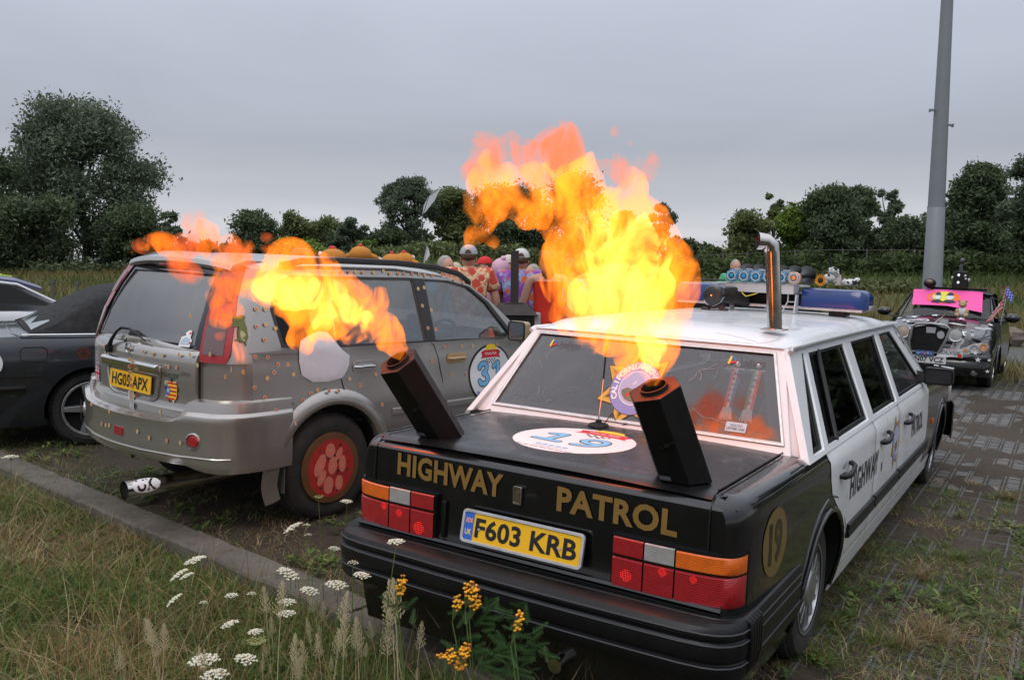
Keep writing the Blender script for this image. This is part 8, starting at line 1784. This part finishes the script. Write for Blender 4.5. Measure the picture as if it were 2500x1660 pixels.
FL = [(714,1283,4.25,.045,'white flat umbel leaning in front of the pizza-painted wheel',(-.0,.05),-.5),(748,1279,4.3,.018,'tiny pinkish umbel just right of the leaning one by the pizza wheel',(.02,0),0),(752,1303,4.3,.018,'tiny umbel right below the pinkish one by the pizza wheel',(.02,0),0),
 (818,1336,4.2,.028,'small white umbel left of the corner of the black bumper',(0,0),.2),(476,1362,4.0,.048,'wide pale umbel lying highest over the kerb edge',(.03,0),-.3),(436,1398,3.9,.042,'tilted umbel lowest left of the one over the kerb edge',(.05,0),-.6),(455,1402,3.85,.03,'greenish umbel tucked under the tilted one by the kerb',(.05,0),-.4),(424,1460,3.75,.038,'steeply tilted umbel furthest left in the verge',(.05,0),-.7),
 (565,1450,3.8,.028,'shallow white umbel in the green patch of the verge middle',(0,0),0),(614,1446,3.8,.02,'little umbel right of the shallow white one',(0,0),0),(497,1468,3.7,.018,'small cream umbel low between the grass, left middle',(0,0),0),(560,1519,3.55,.036,'rounded white umbel in the middle of the verge, slightly tilted',(.02,0),-.3),(624,1538,3.5,.03,'white umbel right of the rounded one and a little lower',(.01,0),0),
 (703,1465,3.7,.036,'bright white umbel in the cluster of seed grasses',(0,0),.1),(700,1493,3.6,.036,'second bright umbel directly below the first in the seed grasses',(0,0),0),(758,1438,3.7,.04,'cream umbel above and right of the seed-grass cluster',(.01,0),.3),(824,1422,3.55,.045,'big white umbel below the left bumper corner',(0,0),.2),(885,1400,3.3,.032,'fine white umbel just under the black bumper edge',(0,0),.2),(862,1370,3.5,.022,'small white umbel beside the bumper edge',(0,0),.1),
 (707,1396,3.8,.05,'arching cream umbel hanging over the kerb',(.02,0),.5),(500,1604,3.32,.055,'large dense white umbel near the bottom edge, left one of three',(0,0),0),(525,1640,3.25,.05,'large umbel cut low at the bottom edge, below the dense one',(0,0),0),(602,1603,3.25,.042,'round white umbel near the bottom edge, right one of three',(0,0),.2),(847,1221,4.15,.028,'tall thin-stalked umbel in front of the pizza wheel rim',(-.05,.05),.1),(967,1318,3.02,.030,'tall umbel crossing the black bumper on a slanting stalk',(-.12,.0),0),(26,1112,6.2,.05,'lone umbel by the dark car at the left edge',(0,0),0)]
for i, (u,v,Y,r,lab,ln,tl) in enumerate(FL): umbel(u,v,Y,r,lab,ln,tl,n=14 if r < .025 else 26,rs=i)
umbel(778,1216,4.1,.022,'closed green umbel bud on a tall stalk before the pizza wheel',(.02,.03),0,'green',30,50); umbel(627,1572,3.35,.036,'brownish green seed umbel low in the middle of the verge',(0,0),0,'green',40,51)
def tansy(heads, Y, label, leafs, rs=1):
    rg_ = random.Random(rs); h0 = at(*heads[0][:2],Y); b = base_under(h0,(.02,.0)); e = empty('tansy', Matrix.Translation(b), label, 'flower', 'yellow tansy by the bumper'); g = MB(); f = MB(); f2 = MB(); lf = MB()
    for u,v,n,rr in heads:
        h = at(u,v,Y)-b; hub = h-Vector((.02,0,.07)); g.tube([(0,0,0),tuple(hub*.55+Vector((.01,0,0))),tuple(hub)], [.003,.0025,.002], 5)
        for k in range(n):
            a = 2.4*k; q = rr*math.sqrt((k+.5)/n); p = h+Vector((q*math.cos(a)*1.0,q*math.sin(a)*.8,q*math.sin(a)*.9+rg_.uniform(-.006,.006))); g.tube([tuple(hub),tuple(p)], .0008, 3); s = .0062*rg_.uniform(.8,1.15); (f if rg_.random() > .25 else f2).ball(tuple(p), (s,s,s*.75), 8, 5)
    for u,v in leafs:
        p = at(u,v,Y+.03)-b; d = Vector((rg_.uniform(-1,1),rg_.uniform(-.6,.2),rg_.uniform(-.2,.6))).normalized(); L_ = rg_.uniform(.04,.085); sd_ = d.cross(Vector((0,1,0))).normalized(); lf.tube([tuple(p),tuple(p+d*L_)], .0012, 3)
        for k in range(9):
            t_ = (k+1)/10
            for s in (1,-1):
                q0 = p+d*L_*t_; q1 = q0+(sd_*s*.75+d*.5)*L_*.34*(1-t_*.7); w = d*L_*.035
                lf.add([tuple(q0-w),tuple(q1),tuple(q0+w)], [(0,1,2)])
                for j in (.4,.7):
                    m_ = q0.lerp(q1,j); lf.add([tuple(m_-w*.4),tuple(m_+(d*.8+sd_*s*.2)*L_*.08),tuple(m_+w*.4)], [(0,1,2)]); lf.add([tuple(m_-w*.4),tuple(m_-(d*.5-sd_*s*.5)*L_*.08),tuple(m_+w*.4)], [(0,1,2)])
    obj('stem', g, STEM, e, 60, merge=0); obj('flower_head', f, TAN_Y, e, 60, merge=0)
    if f2.v: obj('flower_head', f2, TAN_B, e, 60, merge=0)
    if lf.v: obj('leaves', lf, TANL, e, 60, merge=0, fix=False)
r9 = random.Random(4)
tansy([(982,1418,12,.018),(978,1437,12,.018)], 3.05, 'narrow yellow tansy head before the left part of the bumper', [(r9.uniform(950,1010),r9.uniform(1470,1540)) for _ in range(8)], 1)
tansy([(1150,1440,24,.028),(1160,1468,18,.022),(1118,1470,16,.02)], 2.98, 'biggest yellow tansy cluster in front of the bumper under the plate', [(r9.uniform(1130,1290),r9.uniform(1470,1600)) for _ in range(46)], 2)
tansy([(1270,1502,8,.015),(1262,1528,9,.014)], 2.9, 'small yellow tansy right of the biggest cluster', [(r9.uniform(1230,1330),r9.uniform(1530,1640)) for _ in range(26)], 3)
tansy([(1100,1600,18,.02),(1135,1588,20,.022),(1125,1620,18,.02),(1075,1600,6,.012)], 2.9, 'low ochre tansy heads near the bottom edge of the picture', [(r9.uniform(1120,1220),r9.uniform(1590,1650)) for _ in range(22)], 4)
# plumes of seed grass: one shared kind of stalk, many of them
SEED = M('seed_grass', (.50,.45,.27), .8, var=.25, vs=40)
def plume(rs):
    rg_ = random.Random(rs); g = MB(); bend = rg_.uniform(-.04,.04); Hh = 1.0
    pt_ = lambda t_: Vector((bend*t_*t_*2,.01*t_,t_)); g.tube([tuple(pt_(k/5)) for k in range(6)], [.0045,.004,.004,.003,.003,.002], 4)
    for k in range(54):
        t_ = .74+.26*k/54; p = pt_(t_); a = 2.4*k; w = .075*math.sin(min(1,(1-t_)/.28+.06)*1.6)*rg_.uniform(.5,1.1); q = p+Vector((w*math.cos(a),w*math.sin(a),.05))
        g.tube([tuple(p),tuple(q)], .0012, 3); g.ball(tuple(q), (.0045,.0045,.010), 4, 3); g.ball(tuple(p.lerp(q,.6)), (.004,.004,.009), 4, 3)
    return g.mesh('seed_head', [SEED], 60, merge=0)
PLM = [plume(k) for k in range(4)]
PV = []; rp = random.Random(21)
bm = bmesh.new()
for i in range(70):
    u = rp.choice([rp.uniform(240,560),rp.uniform(600,1050),rp.uniform(620,900)]); Y = rp.uniform(3.15,3.9); v = rp.uniform(1430,1640) if u > 600 else rp.uniform(1500,1650); h = at(u,v,Y); z = terr(h.x,h.y); H_ = h.z-z
    if H_ < .12 or kd(h.x,h.y) > -.02: continue
    Tm_ = Matrix.Translation((h.x,h.y,z)) @ Matrix.Rotation(rp.uniform(0,6.28),4,'Z') @ Matrix.Rotation(rp.uniform(-.25,.25),4,'X') @ Matrix.Diagonal((H_*.9,H_*.9,H_,1)); me_ = PLM[i%4].copy(); me_.transform(Tm_); bm.from_mesh(me_); bpy.data.meshes.remove(me_)
me = bpy.data.meshes.new('seed_grass'); bm.to_mesh(me); bm.free(); me.materials.append(SEED); o = bpy.data.objects.new('seed_grass', me); COL.objects.link(o); tag(o, 'pale feathery seed heads of tall grass in the verge', 'grass', None, 'stuff')
# ------------------------------------------------------------ the two flames: real bodies of glowing gas above the boxes
def firemat(name, strength, sc_, lo, hi, zs=.55, col=(1,.22,.018), det=3.0, ab=10):
    m = bpy.data.materials.new(name); m.use_nodes = True; nt = m.node_tree; nt.nodes.remove(nt.nodes['Principled BSDF']); out = nt.nodes['Material Output']
    em = N(nt,'ShaderNodeEmission'); em.inputs[0].default_value = (*col,1); tc = N(nt,'ShaderNodeTexCoord'); mp = N(nt,'ShaderNodeMapping'); mp.inputs['Scale'].default_value = (1,1,zs); nt.links.new(tc.outputs['Object'], mp.inputs[0])
    w = N(nt,'ShaderNodeTexNoise'); w.inputs['Scale'].default_value = sc_*.45; w.inputs['Detail'].default_value = 1; nt.links.new(mp.outputs[0], w.inputs['Vector'])
    sub = N(nt,'ShaderNodeVectorMath', operation='SUBTRACT'); nt.links.new(w.outputs['Color'], sub.inputs[0]); sub.inputs[1].default_value = (.5,.5,.5); scl = N(nt,'ShaderNodeVectorMath', operation='SCALE'); scl.inputs['Scale'].default_value = .40; nt.links.new(sub.outputs[0], scl.inputs[0]); ad = N(nt,'ShaderNodeVectorMath', operation='ADD'); nt.links.new(mp.outputs[0], ad.inputs[0]); nt.links.new(scl.outputs[0], ad.inputs[1])
    n = N(nt,'ShaderNodeTexNoise'); n.inputs['Scale'].default_value = sc_; n.inputs['Detail'].default_value = det; n.inputs['Roughness'].default_value = .68; nt.links.new(ad.outputs[0], n.inputs['Vector'])
    mr = N(nt,'ShaderNodeMapRange', interpolation_type='SMOOTHSTEP'); mr.inputs[1].default_value = lo; mr.inputs[2].default_value = hi; mr.inputs[3].default_value = 0; mr.inputs[4].default_value = strength; nt.links.new(n.outputs[0], mr.inputs[0]); nt.links.new(mr.outputs[0], em.inputs[1]); va_ = N(nt,'ShaderNodeVolumeAbsorption'); va_.inputs['Color'].default_value = (1,.35,.12,1); m3_ = N(nt,'ShaderNodeMapRange'); m3_.inputs[1].default_value = 0; m3_.inputs[2].default_value = strength; m3_.inputs[3].default_value = 0; m3_.inputs[4].default_value = ab; nt.links.new(mr.outputs[0], m3_.inputs[0]); nt.links.new(m3_.outputs[0], va_.inputs['Density']); as_ = N(nt,'ShaderNodeAddShader'); nt.links.new(em.outputs[0], as_.inputs[0]); nt.links.new(va_.outputs[0], as_.inputs[1]); nt.links.new(as_.outputs[0], out.inputs['Volume']); return m
F_OUT = firemat('fire_outer', 30, 11, .40, .63, det=5, col=(1,.24,.014)); F_CORE = firemat('fire_core', 46, 11, .40, .62, det=5, col=(1,.46,.085)); F_WISP = firemat('fire_wisp', 11, 10, .38, .62, det=4, col=(1,.20,.06), ab=14); F_MID = firemat('fire_mid', 18, 11, .36, .62, det=5, col=(1,.22,.014), ab=12)
def hull(blobs, Yf, ref, vox=.014, amp=(.042,.026), drift=(0,0,.35), seed=0, flat=.62):
    g = MB(); r7 = random.Random(seed)
    for b in blobs:
        u, v, rp = b[:3]; Y = Yf(u,v); c = at(u,v,Y); r_ = rp/F_PX*Y*1.12; r_ *= 1.12 if v < 600 and seed < 10 else 1.0; g.ball(tuple(c-ref), (r_,max(.012,r_*flat),r_), 14, 9)
        if rp > 18:
            for k in range(5):
                a = r7.uniform(0,6.28); q = r_*r7.uniform(.6,1.05); rr = r_*r7.uniform(.18,.4); g.ball((c.x-ref.x+q*math.cos(a), c.y-ref.y+r7.uniform(-.3,.3)*r_, c.z-ref.z+q*math.sin(a)), (rr,rr*.8,rr*1.25), 10, 7)
    me = g.mesh('f', [], merge=0); o = bpy.data.objects.new('f', me); COL.objects.link(o); md = o.modifiers.new('r','REMESH'); md.mode = 'VOXEL'; md.voxel_size = vox; bpy.context.view_layer.update()
    nm = bpy.data.meshes.new_from_object(o.evaluated_get(bpy.context.evaluated_depsgraph_get())); bpy.data.objects.remove(o); n_ = len(nm.vertices)
    for v_ in nm.vertices:
        p = v_.co; nn = v_.normal; q = Vector((p.x,p.y,p.z*.6)); w1 = mnoise.noise(q*7+Vector((seed,0,0))); w2 = mnoise.noise(q*17+Vector((0,seed,0))); w3 = mnoise.noise(q*38)
        d = amp[0]*(w1*1.6+.5*abs(w1))+amp[1]*w2*1.5+.006*w3; tang = Vector(drift)*(max(0,w1+.1)*.22+max(0,w2)*.06)
        v_.co = p+nn*d+tang*max(0,nn.dot(Vector(drift).normalized()))**.5 if nn.dot(Vector(drift)) > 0 else p+nn*d
    o = bpy.data.objects.new('f', nm); COL.objects.link(o); md = o.modifiers.new('r','REMESH'); md.mode = 'VOXEL'; md.voxel_size = vox*.8; bpy.context.view_layer.update()
    n2_ = bpy.data.meshes.new_from_object(o.evaluated_get(bpy.context.evaluated_depsgraph_get())); bpy.data.objects.remove(o)
    for p in n2_.polygons: p.use_smooth = True
    return n2_
def flame(label, ref, parts, group='flames from the boot boxes'):
    e = empty('flame', Matrix.Translation(ref), label, 'flame', group)
    for nm_, blobs, Yf, mat, kw in parts:
        me = hull(blobs, Yf, ref, **kw); me.materials.clear(); me.materials.append(mat); o = bpy.data.objects.new(nm_, me); COL.objects.link(o); o.parent = e
    return e
mo2 = limo.matrix_world @ (B2+ax2*.0); mo1 = limo.matrix_world @ (B1+ax1*.0)
YR = lambda u, v: mo2.y+.02+.55*max(0,(930-v)/600)
YL = lambda u, v: mo1.y+.02+.75*max(0,(960-u)/600)
RO = [(1592,925,22),(1590,905,30),(1560,880,30),(1610,885,32),(1580,860,42),(1545,850,28),(1625,850,30),(1575,820,62),(1530,800,50),(1635,800,32),(1655,825,20),(1600,770,82),(1480,790,45),(1430,775,36),(1390,790,20),(1530,740,100),(1440,720,80),(1610,710,78),(1655,750,35),(1685,720,18),(1400,690,66),(1500,660,110),(1600,650,78),(1385,640,60),(1350,660,30),(1560,600,80),(1450,600,90),(1620,600,48),(1645,650,36),(1660,700,22),(1500,550,68),(1565,548,32),(1600,560,22),(1440,530,72),(1425,490,56),(1370,475,50),(1320,462,46),(1265,462,42),(1215,468,44),(1172,478,38),(1160,515,28),(1200,520,34),(1182,560,24),(1165,580,24),(1200,585,16),(1250,505,26),(1278,528,20),(1310,510,18),(1330,500,26),(1455,455,24),(1340,560,22)]
RC = [(1588,890,15),(1588,850,24),(1590,815,36),(1585,770,52),(1530,740,66),(1600,705,50),(1480,700,58),(1540,645,66),(1600,630,42),(1450,655,38),(1490,590,46),(1560,590,34),(1430,730,30),(1620,680,28),(1440,550,26)]
RW = [(1165,430,34),(1180,400,40),(1225,390,44),(1190,365,30),(1235,352,26),(1280,400,38),(1300,360,20),(1345,345,24),(1368,318,16),(1372,298,9),(1385,360,20),(1400,385,20),(1330,400,34),(1430,410,20),(1480,412,20),(1520,418,24),(1560,415,26),(1600,402,16),(1588,383,12),(1510,385,16),(1483,345,7),(1500,325,7),(1520,330,6),(1538,350,5),(1600,425,8)]
flame('tall curling yellow flame rising from the right-hand box above the patrol car roof', mo2, [('outer_flame',RO,YR,F_OUT,dict(seed=3)), ('flame_core',RC,YR,F_CORE,dict(seed=5,amp=(.022,.012),vox=.013)), ('flame_wisp',RW,YR,F_WISP,dict(seed=8,amp=(.04,.022),vox=.011,flat=.5))])
LO_ = [(978,862,9),(965,848,10),(948,825,18),(925,795,30),(900,765,40),(912,725,20),(880,800,32),(850,745,60),(860,790,44),(820,705,46),(800,760,72),(780,705,64),(745,690,60),(760,740,72),(715,740,52),(690,695,54),(650,680,38),(640,715,30),(612,705,22),(785,815,34),(745,805,32),(722,835,16),(750,850,12),(700,650,26),(750,645,26),(795,655,20),(900,840,8),(925,850,7)]
LC = [(905,775,16),(870,775,30),(835,755,36),(795,730,44),(750,715,42),(720,710,38),(680,700,32),(785,780,30),(645,695,18)]
LM_ = [(560,690,26),(550,730,24),(545,775,18),(560,650,24),(590,640,22),(610,610,18),(640,605,14),(660,612,12),(653,582,6),(560,600,18),(530,590,16),(500,575,26),(505,600,20),(490,550,12),(470,600,14),(445,610,16),(425,600,16),(400,602,18),(375,596,20),(350,604,15),(325,616,9),(440,640,15),(465,662,11),(590,700,22),(575,760,16)]
LW = [(605,655,26),(565,632,22),(595,612,16),(540,602,14),(505,570,24),(492,545,16),(500,525,9),(485,600,20),(522,622,20),(520,585,16),(465,600,12),(430,592,10),(410,602,16),(380,592,18),(352,602,14),(325,615,8),(440,640,16),(470,665,12),(405,622,10),(560,700,24),(552,740,20),(545,780,13),(535,820,8),(530,680,16),(620,600,12),(660,612,10),(652,582,5),(690,605,8)]
flame('long yellow flame blown leftwards from the left-hand box across the silver car', mo1, [('outer_flame',LO_,YL,F_OUT,dict(seed=13,drift=(-.35,0,.12))), ('flame_core',LC,YL,F_CORE,dict(seed=15,amp=(.02,.012),drift=(-.3,0,.1),vox=.013)), ('flame_tongue',LM_,YL,F_MID,dict(seed=21,amp=(.03,.018),drift=(-.35,0,.1),vox=.012,flat=.5)), ('flame_wisp',LW,YL,F_WISP,dict(seed=18,amp=(.035,.02),drift=(-.35,0,.1),vox=.012,flat=.5))])
sc.cycles.volume_step_rate = .12; sc.cycles.volume_max_steps = 256
